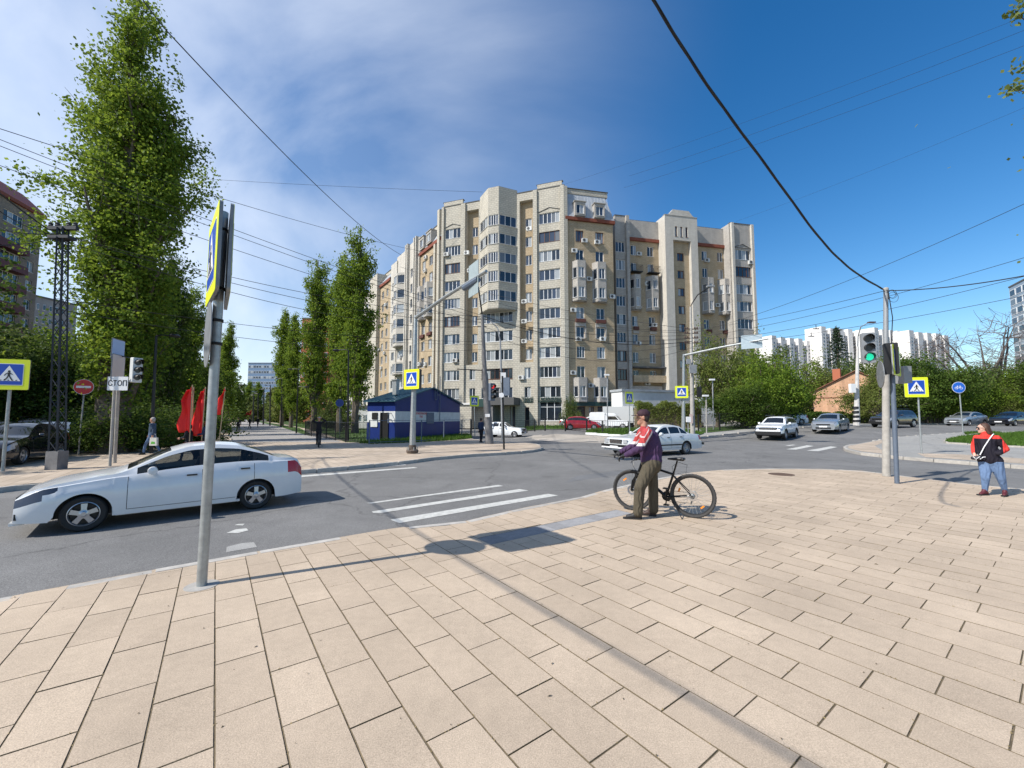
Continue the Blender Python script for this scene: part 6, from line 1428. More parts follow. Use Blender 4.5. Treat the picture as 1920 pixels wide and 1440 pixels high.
# vans
def van(kind, u, v, yaw, label, z=ROADZ):
    p = PT(u, v, z); z = p.z; t = thing('delivery_truck' if kind == 'truck' else 'pickup_van', label, 'truck' if kind == 'truck' else 'van', (p.x, p.y, z), rad(yaw))
    body = MB()
    if kind == 'truck':
        prof = [(2.7, .45), (2.75, .95), (2.45, 1.15), (1.75, 2.05), (1.55, 2.2), (.75, 2.25), (.75, .45)]
        body.prism(prof, -.98, .98, M=Matrix(((1, 0, 0), (0, 0, 1), (0, 1, 0)))); body.obj('cab', pww, t)
        k = MB(); k.prism([(2.42, 1.22), (1.80, 2.02), (1.83, 2.04), (2.45, 1.24)], -.85, .85, M=Matrix(((1, 0, 0), (0, 0, 1), (0, 1, 0)))); k.obj('windscreen', M['carglass'], t)
        for s_ in (1, -1): k = MB(); k.prism([(2.2, 1.25), (1.7, 1.95), (1.0, 1.98), (1.0, 1.25)], .985 * s_ - .006, .985 * s_ + .006, M=Matrix(((1, 0, 0), (0, 0, 1), (0, 1, 0)))); k.obj('side_window', M['carglass'], t)
        k = MB(); k.box((-1.15, 0, 1.72), (3.7, 2.1, 2.0)); k.obj('cargo_box', mat('box_grey_white', (.46, .47, .47), .6), t); k = MB(); k.prism([(.7, 2.5), (1.7, 2.3), (.7, 2.74)], -.95, .95, M=Matrix(((1, 0, 0), (0, 0, 1), (0, 1, 0)))); k.obj('roof_fairing', pww, t)
        k = MB(); k.box((-.5, 0, .55), (5.0, .9, .25)); k.obj('chassis', M['black'], t); k = MB(); k.box((2.76, 0, .8), (.05, .9, .22)); k.obj('grille', M['black'], t); k = MB(); k.box((2.74, 0, .5), (.14, 1.96, .22)); k.obj('bumper', M['black'], t)
        for s_ in (1, -1): k = MB(); k.box((2.7, s_ * .75, .92), (.1, .32, .22)); k.obj('headlight', M['clearlamp'], t)
        ax, R_ = (1.95, -1.9), .35
    else:
        prof = [(1.9, .4), (1.95, .85), (1.85, .98), (1.05, 1.05), (.62, 1.55), (.45, 1.62), (-.6, 1.62), (-.62, .4)]
        body.prism(prof, -.80, .80, M=Matrix(((1, 0, 0), (0, 0, 1), (0, 1, 0)))); body.obj('cab', pww, t)
        k = MB(); k.prism([(1.02, 1.10), (.64, 1.54), (.67, 1.56), (1.05, 1.12)], -.68, .68, M=Matrix(((1, 0, 0), (0, 0, 1), (0, 1, 0)))); k.obj('windscreen', M['carglass'], t)
        for s_ in (1, -1): k = MB(); k.prism([(.9, 1.1), (.55, 1.5), (-.35, 1.5), (-.35, 1.1)], .805 * s_ - .006, .805 * s_ + .006, M=Matrix(((1, 0, 0), (0, 0, 1), (0, 1, 0)))); k.obj('side_window', M['carglass'], t)
        k = MB(); k.prism([(-.66, .55), (-.66, 1.9), (-.9, 2.0), (-2.3, 1.98), (-2.45, 1.8), (-2.45, .55)], -.85, .85, M=Matrix(((1, 0, 0), (0, 0, 1), (0, 1, 0)))); k.obj('cargo_box', pww, t)
        k = MB(); k.prism([(.6, 1.68), (.5, 1.8), (-.1, 1.88), (-.55, 1.88), (-.55, 1.68)], -.6, .6, M=Matrix(((1, 0, 0), (0, 0, 1), (0, 1, 0)))); k.obj('roof_box', pww, t)
        for s_ in (1, -1): k = MB(); k.lathe([(.001, .03), (.09, .03), (.10, 0)], c=(1.93, s_ * .6, .82), n=14, axis='X'); k.obj('headlight', M['clearlamp'], t)
        k = MB(); k.box((1.95, 0, .8), (.03, .8, .16)); k.obj('grille', M['black'], t); k = MB(); k.box((1.97, 0, .5), (.12, 1.6, .16)); k.obj('bumper', M['black'], t)
        ax, R_ = (1.35, -1.6), .34
    tm_, rm_, bm_ = wheel_mesh(R_, 'steel')
    for a in ax:
        for s_ in (1, -1): w_ = link('wheel', bm_, t, (a, s_ * (.86 if kind == 'truck' else .74), R_), 0 if s_ == -1 else math.pi); link('tyre', tm_, w_); link('rim', rm_, w_)
    return t
van('pickup', 1147, 804.5, -22, 'small white pickup van with roof box between red hatchback and truck'); van('truck', 1180, 803.5, -28, 'white box truck parked before the white annex')

# ================================================================ SIGNS
def plate_frame(t, c, n, up=Vector((0, 0, 1))):
    """matrix whose x runs right as seen from the front, y up, z out of the face"""
    n = Vector(n).normalized(); x = up.cross(n).normalized(); y = n.cross(x); m = Matrix((x, y, n)).transposed().to_4x4(); m.translation = Vector(c); return m
def flat(parent, poly, mtx, z, m, name, th=.003, holes=False):
    k = MB(); k.prism(poly, z, z + th, M=mtx); return k.obj(name, m, parent)
def walker(mirror=1, s=1.0):
    P_ = []
    def limb(pts, w): 
        out = []
        for (x0, y0), (x1, y1) in zip(pts, pts[1:]):
            d = Vector((x1 - x0, y1 - y0)).normalized(); n = Vector((-d.y, d.x)) * w / 2; out.append([(x0 + n.x, y0 + n.y), (x0 - n.x, y0 - n.y), (x1 - n.x, y1 - n.y), (x1 + n.x, y1 + n.y)])
        return out
    P_ += [circ(.045, 12, .01, .215)] + [[(-.035, .165), (.05, .17), (.05, .0), (-.03, .0)]]
    P_ += limb([(-.03, .155), (-.10, .09), (-.135, .03)], .03) + limb([(.04, .155), (.09, .10), (.13, .09)], .03) + limb([(-.01, .02), (-.05, -.08), (-.13, -.155)], .042) + limb([(.03, .02), (.07, -.07), (.12, -.155)], .042)
    return [[(x * mirror * s, y * s) for x, y in (p if mirror == 1 else p[::-1])] for p in P_]
def crossing_sign(root, c, n, size=.9, mirror=1, border=.13, name='sign_panel', tilt=0):
    mtx = plate_frame(root, c, n)
    k = MB(); k.prism(rrect(size, size, .05 * size), -.03, 0, M=mtx); pn = k.obj(name, M['signback'], root)
    flat(pn, rrect(size, size, .05 * size), mtx, .0005, M['signyellow'], 'yellow_border'); b = size - 2 * border * size / .9
    flat(pn, rrect(b, b, .02), mtx, .004, M['signwhite'], 'white_line'); flat(pn, rrect(b * .95, b * .95, .015), mtx, .0075, M['signblue'], 'blue_field')
    r = b * .95; flat(pn, [(-r * .44, -r * .32), (r * .44, -r * .32), (0, r * .43)], mtx, .011, M['signwhite'], 'white_triangle')
    k = MB(); off = Matrix.Translation((0, -r * .10, 0))
    for i, pl in enumerate(walker(mirror, r * 1.15)): k.prism(pl, .0145 + i * .0003, .017 + i * .0003, M=mtx @ off)
    for x in (-.28, -.14, 0, .14, .28): k.prism([((x - .035) * r, -r * .20), ((x + .03) * r, -r * .20), ((x + .05) * r, -r * .165), ((x - .015) * r, -r * .165)], .0145, .0165, M=mtx @ off)
    k.obj('walking_figure', M['signblack'], pn); return pn
def post(root, a, b, r, m='steel', name='pole', n=12, r2=None):
    k = MB(); k.tube([a, b], [r, r2 or r], n); return k.obj(name, M[m], root, True)
def V3(v, z): return Vector((v.x, v.y, z))
# 1 foreground sign pole with three plates
b = P(378, 1098); R0 = thing('sign_post', 'galvanised post with back to back crossing signs in the left foreground', 'sign post', b)
post(R0, (0, 0, -.02), (.03, .0, 3.95), .046, 'steel')
face = Vector((-.745, -.667, 0)).normalized()
crossing_sign(R0, Vector((.025, 0, 3.43)) + face * .075, face, .92)
crossing_sign(R0, Vector((.025, 0, 3.43)) - face * .085, Vector((.80, .60, 0)), .92)
k = MB(); mt = plate_frame(R0, Vector((.02, 0, 2.60)) + face * .065 + Vector((-.05, .05, 0)), face); k.prism(circ(.35, 40), -.004, .004, M=mt); o = k.obj('round_sign', M['signback'], R0)
for zz in (2.5, 2.75, 3.1, 3.75): k = MB(); k.lathe([(.05, -.015), (.056, -.015), (.056, .015), (.05, .015)], c=(.022, 0, zz), n=14); k.obj('clamp', M['rubber'], R0)
k = MB(); k.lathe([(.0, .003), (.15, .003), (.15, -.01)], n=24); k.obj('ground_patch', M['concrete'], R0); 
# 2 left edge crossing sign
def simple_sign(u, v, top_v, kind, n, size, label, w=.9, cat='road sign', pm='steel', z=0.0, name='road_sign', r=.038, mirror=1, cz=None):
    b = P(u, v, z); H = topz(top_v, b.y); t = thing(name, label, cat, b); post(t, (0, 0, -.02), (0, 0, H - z), r, pm); return t, b
b = P(5, 884); t = thing('road_sign', 'large crossing sign with yellow border at the left edge', 'road sign', b); post(t, (0, 0, 0), (0, 0, topz(700, b.y)), .045)
n_ = Vector((.35, -1, 0)).normalized(); c = at(17, 702, b.y - .1); crossing_sign(t, c - b, n_, .98)
# 3 no entry sign
b = P(147, 853); t = thing('road_sign', 'red round no entry sign with white bar on a thin pole', 'road sign', b); post(t, (0, 0, 0), (.05, 0, topz(728, b.y)), .03, 'concrete')
c = at(157, 725.5, b.y - .05) - b; mt = plate_frame(t, c, (.5, -1, 0)); k = MB(); k.prism(circ(.35, 36), -.02, 0, M=mt); pn = k.obj('sign_panel', M['signback'], t); flat(pn, circ(.35, 36), mt, .0005, M['signwhite'], 'white_rim'); flat(pn, circ(.335, 36), mt, .004, M['signred'], 'red_disc'); flat(pn, [(-.25, -.05), (.25, -.05), (.25, .05), (-.25, .05)], mt, .0075, M['signwhite'], 'white_bar')
# 4 two posts with stop plate, arrow plates
b = P(206, 874); t = thing('sign_post', 'pair of brown posts with white stop plate and blue plate seen edge on', 'sign post', b)
post(t, (0, 0, 0), at(220, 640, b.y) - b, .045, 'concrete', 'post'); post(t, P(215, 868) - b, at(226, 640, b.y + .3) - b, .055, 'concrete', 'post')
c = at(220.5, 719, b.y - .32) - b; mt = plate_frame(t, c, (.12, -1, 0)); k = MB(); k.prism(rrect(.64, .48, .02), -.015, 0, M=mt); pn = k.obj('stop_plate', M['signwhite'], t)
c2 = mt @ Vector((0, 0, .004)); text(pn, 'СТОП', .26, M['signblack'], c2, mt.to_euler(), .002, xs=.82)
for (vc, hh, mm) in ((656, .75, 'signblue'), (690, .95, 'signwhite')):
    c = at(222, vc, b.y) - b; mt = plate_frame(t, c, (.93, .30, 0)); k = MB(); k.prism(rrect(.75, hh, .04), -.02, 0, M=mt); pn = k.obj('sign_panel', M['signback'], t); flat(pn, rrect(.7, hh - .05, .03), mt, .0005, mat('plate_face_%d' % vc, (.35, .50, .75) if mm == 'signblue' else (.6, .55, .52), .5), 'plate_face')
# traffic lights
def tlight(root, c, n, lit=None, size=1.0, back='greypaint'):
    mt = plate_frame(root, c, n) @ Matrix.Scale(size, 4); k = MB(); k.prism(rrect(.36, 1.02, .04), -.16, 0, M=mt); h = k.obj('signal_housing', M[back], root)
    for i, col in enumerate(('red', 'amber', 'green')):
        y = .31 - i * .31; on_ = (lit == col)
        k = MB(); k.prism(circ(.115, 22, 0, y), .002, .012, M=mt); k.obj('lens', M['lit_' + col] if on_ else M['lens_dark'], root)
        k = MB(); vs = []; ns = 14
        for j in range(ns + 1):
            a = math.pi * (j / ns) * 1.25 - math.pi * .125
            for zz, rr in ((0, .135), (.20 - .09 * (1 - math.sin(a)) * .5, .13)): vs.append(mt @ Vector((math.cos(a) * rr, y + math.sin(a) * rr, zz)))
        k.add(vs, [(2 * j, 2 * j + 1, 2 * j + 3, 2 * j + 2) for j in range(ns)]); k.obj('visor', M['black'], root)
    return h
M['lit_green'] = mat('lit_green_lens', (.02, .75, .42), .4, emit=.75); M['lit_red'] = mat('lit_red_lens', (.75, .03, .03), .4, emit=.8); M['lit_amber'] = M['lit_red']; M['lens_dark'] = mat('unlit_lens', (.05, .05, .045), .3)
tlight(t, at(258, 694, b.y - .1) - b, (.97, -.22, 0), None, .86, 'acwhite'); k = MB(); k.tube([at(226, 668, b.y + .2) - b, at(252, 672, b.y - .1) - b], .02, 6); k.obj('bracket', M['blackmetal'], t)
# 5 traffic poles on the right
b = P(1662, 893); t = thing('utility_pole', 'grey painted concrete pole with cable loops at its top', 'pole', b); tp = at(1661, 542, b.y) - b; CP_TOP = Vector(tp) + b
md = at(1661, 700, b.y) - b; post(t, (0, 0, 0), md, .098, 'concrete', 'lower_pole', 16, .085); post(t, md, tp, .066, 'greypaint', 'upper_pole', 14, .058)
k = MB()
for i in range(3): k.lathe([(.11 + .02 * i, -.008), (.118 + .02 * i, 0), (.11 + .02 * i, .008)], c=(tp.x + .17, -.02 * i, tp.z - .16 - .1 * (i == 2)), n=18, axis='Y')
k.obj('cable_loop', M['cable'], t); k = MB(); k.tube([tp + Vector((0, -.07, -.1)), tp + Vector((.06, -.09, -.9)), tp + Vector((-.03, -.10, -1.6)), tp + Vector((-.14, -.1, -2.4))], .012, 6); k.obj('drop_cable', M['cable'], t)
k = MB(); k.lathe([(.0, .05), (.055, .04), (.07, 0), (.06, -.06)], c=tp, n=12); k.obj('pole_cap', M['concrete'], t)
TL = thing('traffic_light', 'traffic light on blue grey post showing green, beside the concrete pole', 'traffic light', P(1682, 906.5)); b2 = P(1682, 906.5)
tt = at(1671, 650, b2.y) - b2; post(TL, (0, 0, 0), tt, .052, 'bluegrey', 'post', 14)
c = at(1629, 652, b.y - .15) - b2; tlight(TL, c, Vector((-.42, -1, 0)), 'green', .88, 'signal_grey' if 'signal_grey' in M else 'greypaint')
for (u, v, nn, sz) in ((1670, 673, (.6, .8, 0), .8),):
    c = at(u, v, b2.y - .1) - b2; tlight(TL, c, nn, None, sz, 'blackmetal')
c = at(1651, 702, b2.y + .1) - b2; mt = plate_frame(TL, c, (-.86, .51, 0)); k = MB(); k.prism(circ(.36, 30), -.01, .01, M=mt); k.obj('round_sign', M['signback'], TL)
c = at(1681, 676, b2.y - .1) - b2; crossing_sign(TL, c, (.60, -.80, 0), .8)
c = at(1694, 703, b2.y + .3) - b2; k = MB(); k.box(c, (.22, .25, .46)); k.obj('control_box', M['greypaint'], TL)
k = MB(); k.tube([Vector((0, 0, 3.3)), c + Vector((-.1, 0, .1))], .02, 6); k.obj('bracket', M['greypaint'], TL)
# 6 crossing sign right, bicycle sign
b = P(1728, 851); t = thing('road_sign', 'crossing sign with yellow border on the right traffic island', 'road sign', b); post(t, (0, 0, 0), at(1721, 735, b.y) - b, .036)
crossing_sign(t, at(1718, 726, b.y - .08) - b, (-.25, -1, .0), .94)
b = P(1807, 826); t = thing('road_sign', 'blue round bicycle path sign on a leaning post in the grass', 'road sign', b); post(t, (0, 0, 0), at(1799, 735, b.y) - b, .04)
c = at(1797.5, 726.5, b.y - .08) - b; mt = plate_frame(t, c, (-.2, -1, 0)); k = MB(); k.prism(circ(.42, 36), -.02, 0, M=mt); pn = k.obj('sign_panel', M['signback'], t); flat(pn, circ(.42, 36), mt, .0005, M['signwhite'], 'white_rim'); flat(pn, circ(.395, 36), mt, .004, mat('sign_blue_bright', (.015, .12, .55), .4), 'blue_disc')
k = MB()
for sx in (-.15, .15): 
    k2 = [mt @ Vector((sx + .085 * math.cos(a), -.05 + .085 * math.sin(a), .009)) for a in np.linspace(0, 2 * math.pi, 20)]; k.tube(k2, .011, 4)
for pl in ([(-.15, -.05), (-.08, .08), (.10, .08), (.15, -.05)], [(-.08, .08), (.0, -.05), (.10, .08)], [(-.15, -.05), (0, -.05)], [(-.10, .12), (-.06, .12)], [(-.08, .12), (-.08, .08)], [(.06, .13), (.13, .12)], [(.10, .08), (.09, .13)]): k.tube([mt @ Vector((x, y, .009)) for x, y in pl], .010, 4)
k.obj('bicycle_symbol', M['signwhite'], pn)
# 7 lamp arm pole with crossing sign (centre left)
def arm_pole(bu, bv, topu, topv, eu, ev, eh, label, sign=None, signat=None, z=0.0, base=True):
    b = P(bu, bv, z); H = topz(topv, b.y); t = thing('signal_arm_pole', label, 'street pole', b)
    tp = Vector(at(topu, topv, b.y)) - b
    k = MB(); k.tube([(0, 0, 0), tp * .5, tp], [.15, .115, .09], 8); k.obj('pole', M['steel'], t)
    d = ray(eu, ev); tt = (eh - EYE) / d.z; e = Vector((d.x * tt, d.y * tt, eh)) - b
    k = MB(); k.tube([tp - Vector((0, 0, .1)), tp.lerp(e, .5), e], [.085, .07, .055], 8); k.obj('arm', M['steel'], t)
    if base:
        k = MB(); k.lathe([(.24, .0), (.28, .05), (.30, .14), (.19, .20), (.17, .4)], n=12); k.obj('base_flange', mat('rusty_flange', (.13, .10, .08), .8, .3, var=.3), t)
        for i in range(6): k = MB(); a = i * math.pi / 3; k.tube([(.25 * math.cos(a), .25 * math.sin(a), .1), (.25 * math.cos(a), .25 * math.sin(a), .3)], .02, 6); k.obj('anchor_bolt', M['steel'], t)
    return t, b, tp, e
t, b, tp, e = arm_pole(773, 850, 779.5, 592, 912, 508, 6.9, 'tall galvanised pole with long arm over the road and crossing sign')
AP1 = b + tp
crossing_sign(t, at(771.5, 711, b.y - .22) - b, (-.55, -1, 0), .95); k = MB(); k.box(at(785, 711, b.y - .1) - b, (.22, .3, .95)); k.obj('light_box', M['black'], t)
q = tp.lerp(e, .86); dd = (e - tp).normalized(); mt = plate_frame(t, q + Vector((0, 0, 0.0)), Vector((-.86, -.50, 0))); k = MB(); k.prism([(-.42, -.62), (.42, -.62), (.42, .62), (-.42, .62)], -.01, .01, M=mt); k.obj('hanging_plate', mat('frosted_plate', (.36, .42, .42), .35, .2, var=.12, vscale=6), t)
k = MB(); k.tube([q - dd * .75 - Vector((0, 0, .12)), q + dd * .35 - Vector((0, 0, .12))], .11, 8); k.obj('camera_housing', M['bluegrey'], t)
t, b, tp, e = arm_pole(1281, 826, 1282, 664, 1440, 635, 6.7, 'grey pole with arm and crossing sign behind the old white saloon', base=False)
AP2 = b + tp
crossing_sign(t, at(1278, 735, b.y - .2) - b, (-.22, -1, 0), .9)
q = tp.lerp(e, .83); mt = plate_frame(t, q, Vector((-.5, -.86, 0))); k = MB(); k.prism([(-.6, -.45), (.6, -.45), (.6, .45), (-.6, .45)], -.01, .01, M=mt); k.obj('hanging_plate', mat('frosted_plate', (.42, .50, .54), .35, .2, var=.12, vscale=6), t)
for (u, v, lab, nn) in ((889.5, 752, 'shaded crossing sign with yellow border left of the concrete lamp pole', (.62, -.78, 0)), (1180, 746, 'shaded crossing sign over the white kerb before the box truck', (.55, -.83, 0))):
    bv = 818 if u < 1000 else 823; b = P(u + 1, bv); t = thing('road_sign', lab, 'road sign', b); post(t, (0, 0, 0), at(u, v + 8, b.y) - b, .04); crossing_sign(t, at(u, v, b.y - .08) - b, nn, .95)
# 8 leaning concrete pole at the kiosk corner with lamp mast
b = P(918, 832); t = thing('utility_pole', 'leaning dark concrete pole carrying wires at the pavement corner', 'pole', b); mid = at(909, 700, b.y) - b; tp = at(904, 590, b.y) - b; post(t, (0, 0, 0), mid, .27, 'darkconc', 'lower_pole', 14, .20); post(t, mid, tp, .15, 'darkconc', 'upper_pole', 12, .10); UP1 = b + tp
e = at(897, 538, b.y - 1) - b; post(t, tp, e, .05, 'blackmetal', 'top_arm', 8)
k = MB(); k.tube([tp + Vector((-.4, 0, -.3)), tp + Vector((.4, 0, -.3))], .03, 6); k.tube([tp + Vector((-.3, 0, -.8)), tp + Vector((.3, 0, -.8))], .03, 6); k.obj('crossarm', M['blackmetal'], t)
k = MB(); k.tube([at(857, 692, b.y) - b, at(940, 696, b.y) - b], .035, 6); k.obj('horizontal_rod', M['blackmetal'], t)
k = MB(); k.box(at(914, 779, b.y - .3) - b, (.3, .02, .2)); k.obj('paper_notice', M['signwhite'], t)
b = P(943, 826); t = thing('street_lamp', 'thin lamp mast with curved top behind the leaning concrete pole', 'street lamp', b); pts = [(0, 0, 0), at(938, 640, b.y) - b, at(933, 615, b.y) - b, at(920, 602, b.y) - b, at(908, 598, b.y) - b]; k = MB(); k.tube(pts, [.11, .06, .045, .035, .03], 8); k.obj('mast', M['greypaint'], t); k = MB(); k.box(at(944, 708, b.y - .1) - b, (.35, .1, .75)); k.obj('box_sign', M['signwhite'], t)
b = P(945, 842.5); t = thing('traffic_light', 'slim black post with red signal at the far pavement corner', 'traffic light', b); post(t, (0, 0, 0), at(942, 705, b.y) - b, .05, 'blackmetal', 'post'); tlight(t, at(924, 735, b.y + .3) - b, (.75, -.66, 0), 'red', .95, 'bluegrey'); tlight(t, at(951, 725, b.y) - b, (.3, 1, 0), None, .95, 'bluegrey'); k = MB(); k.tube([at(924, 735, b.y + .3) - b, at(943, 735, b.y) - b], .02, 6); k.obj('bracket', M['blackmetal'], t)
k = MB(); k.lathe([(.0, -.05), (.13, -.05), (.14, .05), (.0, .06)], c=at(940.5, 741, b.y - .1) - b, n=16, axis='Y'); k.obj('round_lamp', M['signwhite'], t)
# 9 mast with insulators behind the second arm pole
b = P(1299, 822); t = thing('utility_pole', 'concrete power pole crowded with insulators and wires', 'pole', b); tp = at(1295, 575, b.y) - b; post(t, (0, 0, 0), tp, .19, 'concrete', 'pole', 12, .09); UP2 = b + at(1297, 625, b.y) - b
UP2 = Vector(at(1297, 625, b.y))
for i, v in enumerate((617, 625, 634, 643)):
    q = at(1296, v, b.y) - b; k = MB(); k.box(q, (1.15, .07, .07)); 
    for x in (-.5, -.3, .3, .5): k.lathe([(.03, 0), (.07, .03), (.05, .07), (.07, .1), (.03, .14)], c=q + Vector((x, 0, .03)), n=8)
    k.obj('insulator_arm', mat('rust_brown', (.10, .06, .045), .7), t)
k = MB(); k.tube([tp, at(1297, 570, b.y - .3) - b, at(1308, 553, b.y - 1) - b, at(1323, 543, b.y - 2) - b, at(1330, 539, b.y - 2.4) - b], .04, 6); k.obj('lamp_arm', M['blackmetal'], t); k = MB(); k.box(at(1332, 537, b.y - 2.5) - b, (.55, .25, .1)); k.obj('lamp_head', M['greypaint'], t)
k = MB(); k.box(at(1299, 692, b.y - .3) - b, (.55, .2, .7)); k.box(at(1291, 678, b.y - .3) - b, (.35, .1, .4)); k.obj('equipment_box', M['greypaint'], t); k = MB(); k.box(at(1311, 735, b.y - .2) - b, (.32, .2, .85)); k.obj('signal_back', M['blackmetal'], t); k = MB(); k.box(at(1296, 785, b.y - .25) - b, (.26, .02, .75)); k.obj('poster_strip', mat('poster_paper', (.55, .42, .38), .8, var=.3, vscale=12), t)
b = P(1302, 817); t = thing('bollard_box', 'small grey pedestrian call box on a short post by the power pole', 'call box', P(1291, 826)); k = MB(); k.tube([(0, 0, 0), (0, 0, 1.5)], .035, 8); k.obj('post', M['greypaint'], t); k = MB(); k.box((0, -.05, 1.55), (.32, .2, .4)); k.obj('box', M['signwhite'], t)
# 10 lattice mast on the left
b = P(106, 880); t = thing('lattice_mast', 'dark steel lattice mast on a concrete foot in the left', 'mast', b); H = topz(428, b.y); LMT = b + Vector((0, 0, H)); Mm = M['darkconc']
k = MB(); k.prism([(-.2, -.18), (.2, -.18), (.17, .18), (-.17, .18)], 0, .6); k.obj('concrete_foot', M['darkconc'], t)
def leg(sx, sy, z): f = z / H; w_ = .17 * (1 - f) + .115 * f; return Vector((sx * w_ * .8 - .42 * f, sy * w_ * .8, z))
M['mast'] = mat('mast_steel', (.045, .048, .055), .7, .3, var=.2)
for sx, sy in ((-1, -1), (1, -1), (-1, 1), (1, 1)): k = MB(); k.tube([leg(sx, sy, .3), leg(sx, sy, H)], .032, 4); k.obj('leg', M['mast'], t)
k = MB(); nz_ = 22
for i in range(nz_):
    z0_, z1_ = .6 + (H - .6) * i / nz_, .6 + (H - .6) * (i + 1) / nz_
    for (a, c) in (((-1, -1), (1, -1)), ((1, -1), (1, 1)), ((1, 1), (-1, 1)), ((-1, 1), (-1, -1))):
        s0, s1 = (a, c) if i % 2 else (c, a); k.tube([leg(*s0, z0_), leg(*s1, z1_)], .015, 4, cap=False); 
k.obj('bracing', M['mast'], t)
k = MB(); k.box((-.42, 0, H), (1.0, .12, .12)); k.box((-.42, 0, H - .35), (.7, .3, .1)); 
for x in (-.85, -.62, -.22, .0): k.lathe([(.03, 0), (.07, .04), (.05, .08), (.07, .12), (.03, .16)], c=(x, 0, H + .05), n=8)
k.obj('crossarm', M['mast'], t)
# 11 boulevard lamps
G4 = 'black boulevard lamps in a row'
for i, (u, v, ut, vt, side, lab) in enumerate([(652, 828, 653.5, 657, -1, 'nearest black boulevard lamp beside the kiosk fence'), (555.5, 812.5, 559.7, 692.5, 0, 'second black boulevard lamp with arms on both sides'), (526.7, 801, 529, 710, -1, 'third black boulevard lamp'), (506, 798, 507, 722.5, -1, 'fourth black boulevard lamp'), (493.7, 796.7, 495, 730, -1, 'fifth black boulevard lamp'), (483.7, 794.5, 484, 738, -1, 'sixth black boulevard lamp'), (475, 793, 475.5, 741, -1, 'seventh and farthest black boulevard lamp'), (283, 850, 293, 630, 1, 'black lamp in the shade of the tallest poplar')]):
    b = P(u, v); t = thing('street_lamp', lab, 'street lamp', b, 0, G4); tp = at(ut, vt, b.y) - b; s_ = max(1, b.y / 45)
    k = MB(); k.tube([(0, 0, 0), tp], [.085 * s_, .05 * s_], 8); k.obj('pole', M['blackmetal'], t)
    for sd in ((side,) if side else (-1, 1)):
        zz = tp if sd == -1 or side else tp * .72; k = MB(); k.tube([zz, zz + Vector((sd * .25, 0, .05)), zz + Vector((sd * .75, 0, .02))], .035 * s_, 6); k.obj('arm', M['blackmetal'], t); k = MB(); k.lathe([(.0, .10), (.15, .08), (.24, .0), (.22, -.05), (.0, -.06)], c=zz + Vector((sd * .9, 0, 0)), n=16); k.obj('lamp_head', M['blackmetal'], t)
b = P(637, 829); t = thing('road_sign', 'small blue round sign on the boulevard in front of the tall poplar', 'road sign', P(637, 822)); b = P(637, 822); post(t, (0, 0, 0), at(637, 756, b.y) - b, .03); c = at(637, 755.5, b.y - .06) - b; mt = plate_frame(t, c, (.2, -1, 0)); k = MB(); k.prism(circ(.32, 28), -.015, 0, M=mt); pn = k.obj('sign_panel', M['signback'], t); flat(pn, circ(.31, 28), mt, .001, mat('sign_blue_dark', (.01, .05, .25), .4), 'blue_disc')
# 12 striped lamp post, slim camera poles
b = PT(1606, 798); t = thing('street_lamp', 'white concrete lamp post with painted stripes at its foot before the brick house', 'street lamp', b); tp = at(1608, 650, b.y) - b; k = MB(); k.tube([(0, 0, 0), tp * .4, tp], [.28, .18, .10], 10); k.obj('pole', mat('whitewashed_concrete', (.52, .50, .48), .85, var=.2, vscale=3), t)
k = MB(); k.tube([tp, at(1609, 630, b.y) - b, at(1614, 613, b.y - .5) - b, at(1626, 606, b.y - 1) - b, at(1633, 604.5, b.y - 1.2) - b], [.06, .05, .045, .04, .04], 6); k.obj('lamp_arm', M['greypaint'], t); k = MB(); k.box(at(1634, 604.5, b.y - 1.2) - b, (.6, .3, .12)); k.obj('lamp_head', mat('lamp_head_dark', (.10, .07, .08), .5), t)
for i in range(4): k = MB(); k.lathe([(.285 - .008 * i, .35 + i * .42), (.283 - .008 * i, .55 + i * .42)], n=14); o = k.obj('painted_stripe', M['signblack'], t); 
k = MB(); k.box(at(1598, 728, b.y - .3) - b, (.45, .3, .85)); k.obj('meter_box', M['signwhite'], t)
for (u, v, ut, vt, lab) in ((1325, 812, 1324, 742, 'thin wooden post near the annex wall sign'), (1338, 806, 1336, 712, 'slim white camera pole by the annex entrance'), (1139, 806, 1139, 703, 'slim grey pole with a floodlight between the parked vans')):
    b = PT(u, v); t = thing('slim_pole', lab, 'pole', b); tp = at(ut, vt, b.y) - b; post(t, (0, 0, 0), tp, .055, 'greypaint' if u != 1325 else 'concrete'); k = MB(); k.box(tp + Vector((-.1, -.1, 0)), (.5, .2, .15)); k.obj('camera' if u == 1338 else 'top_bracket', M['signwhite'], t)
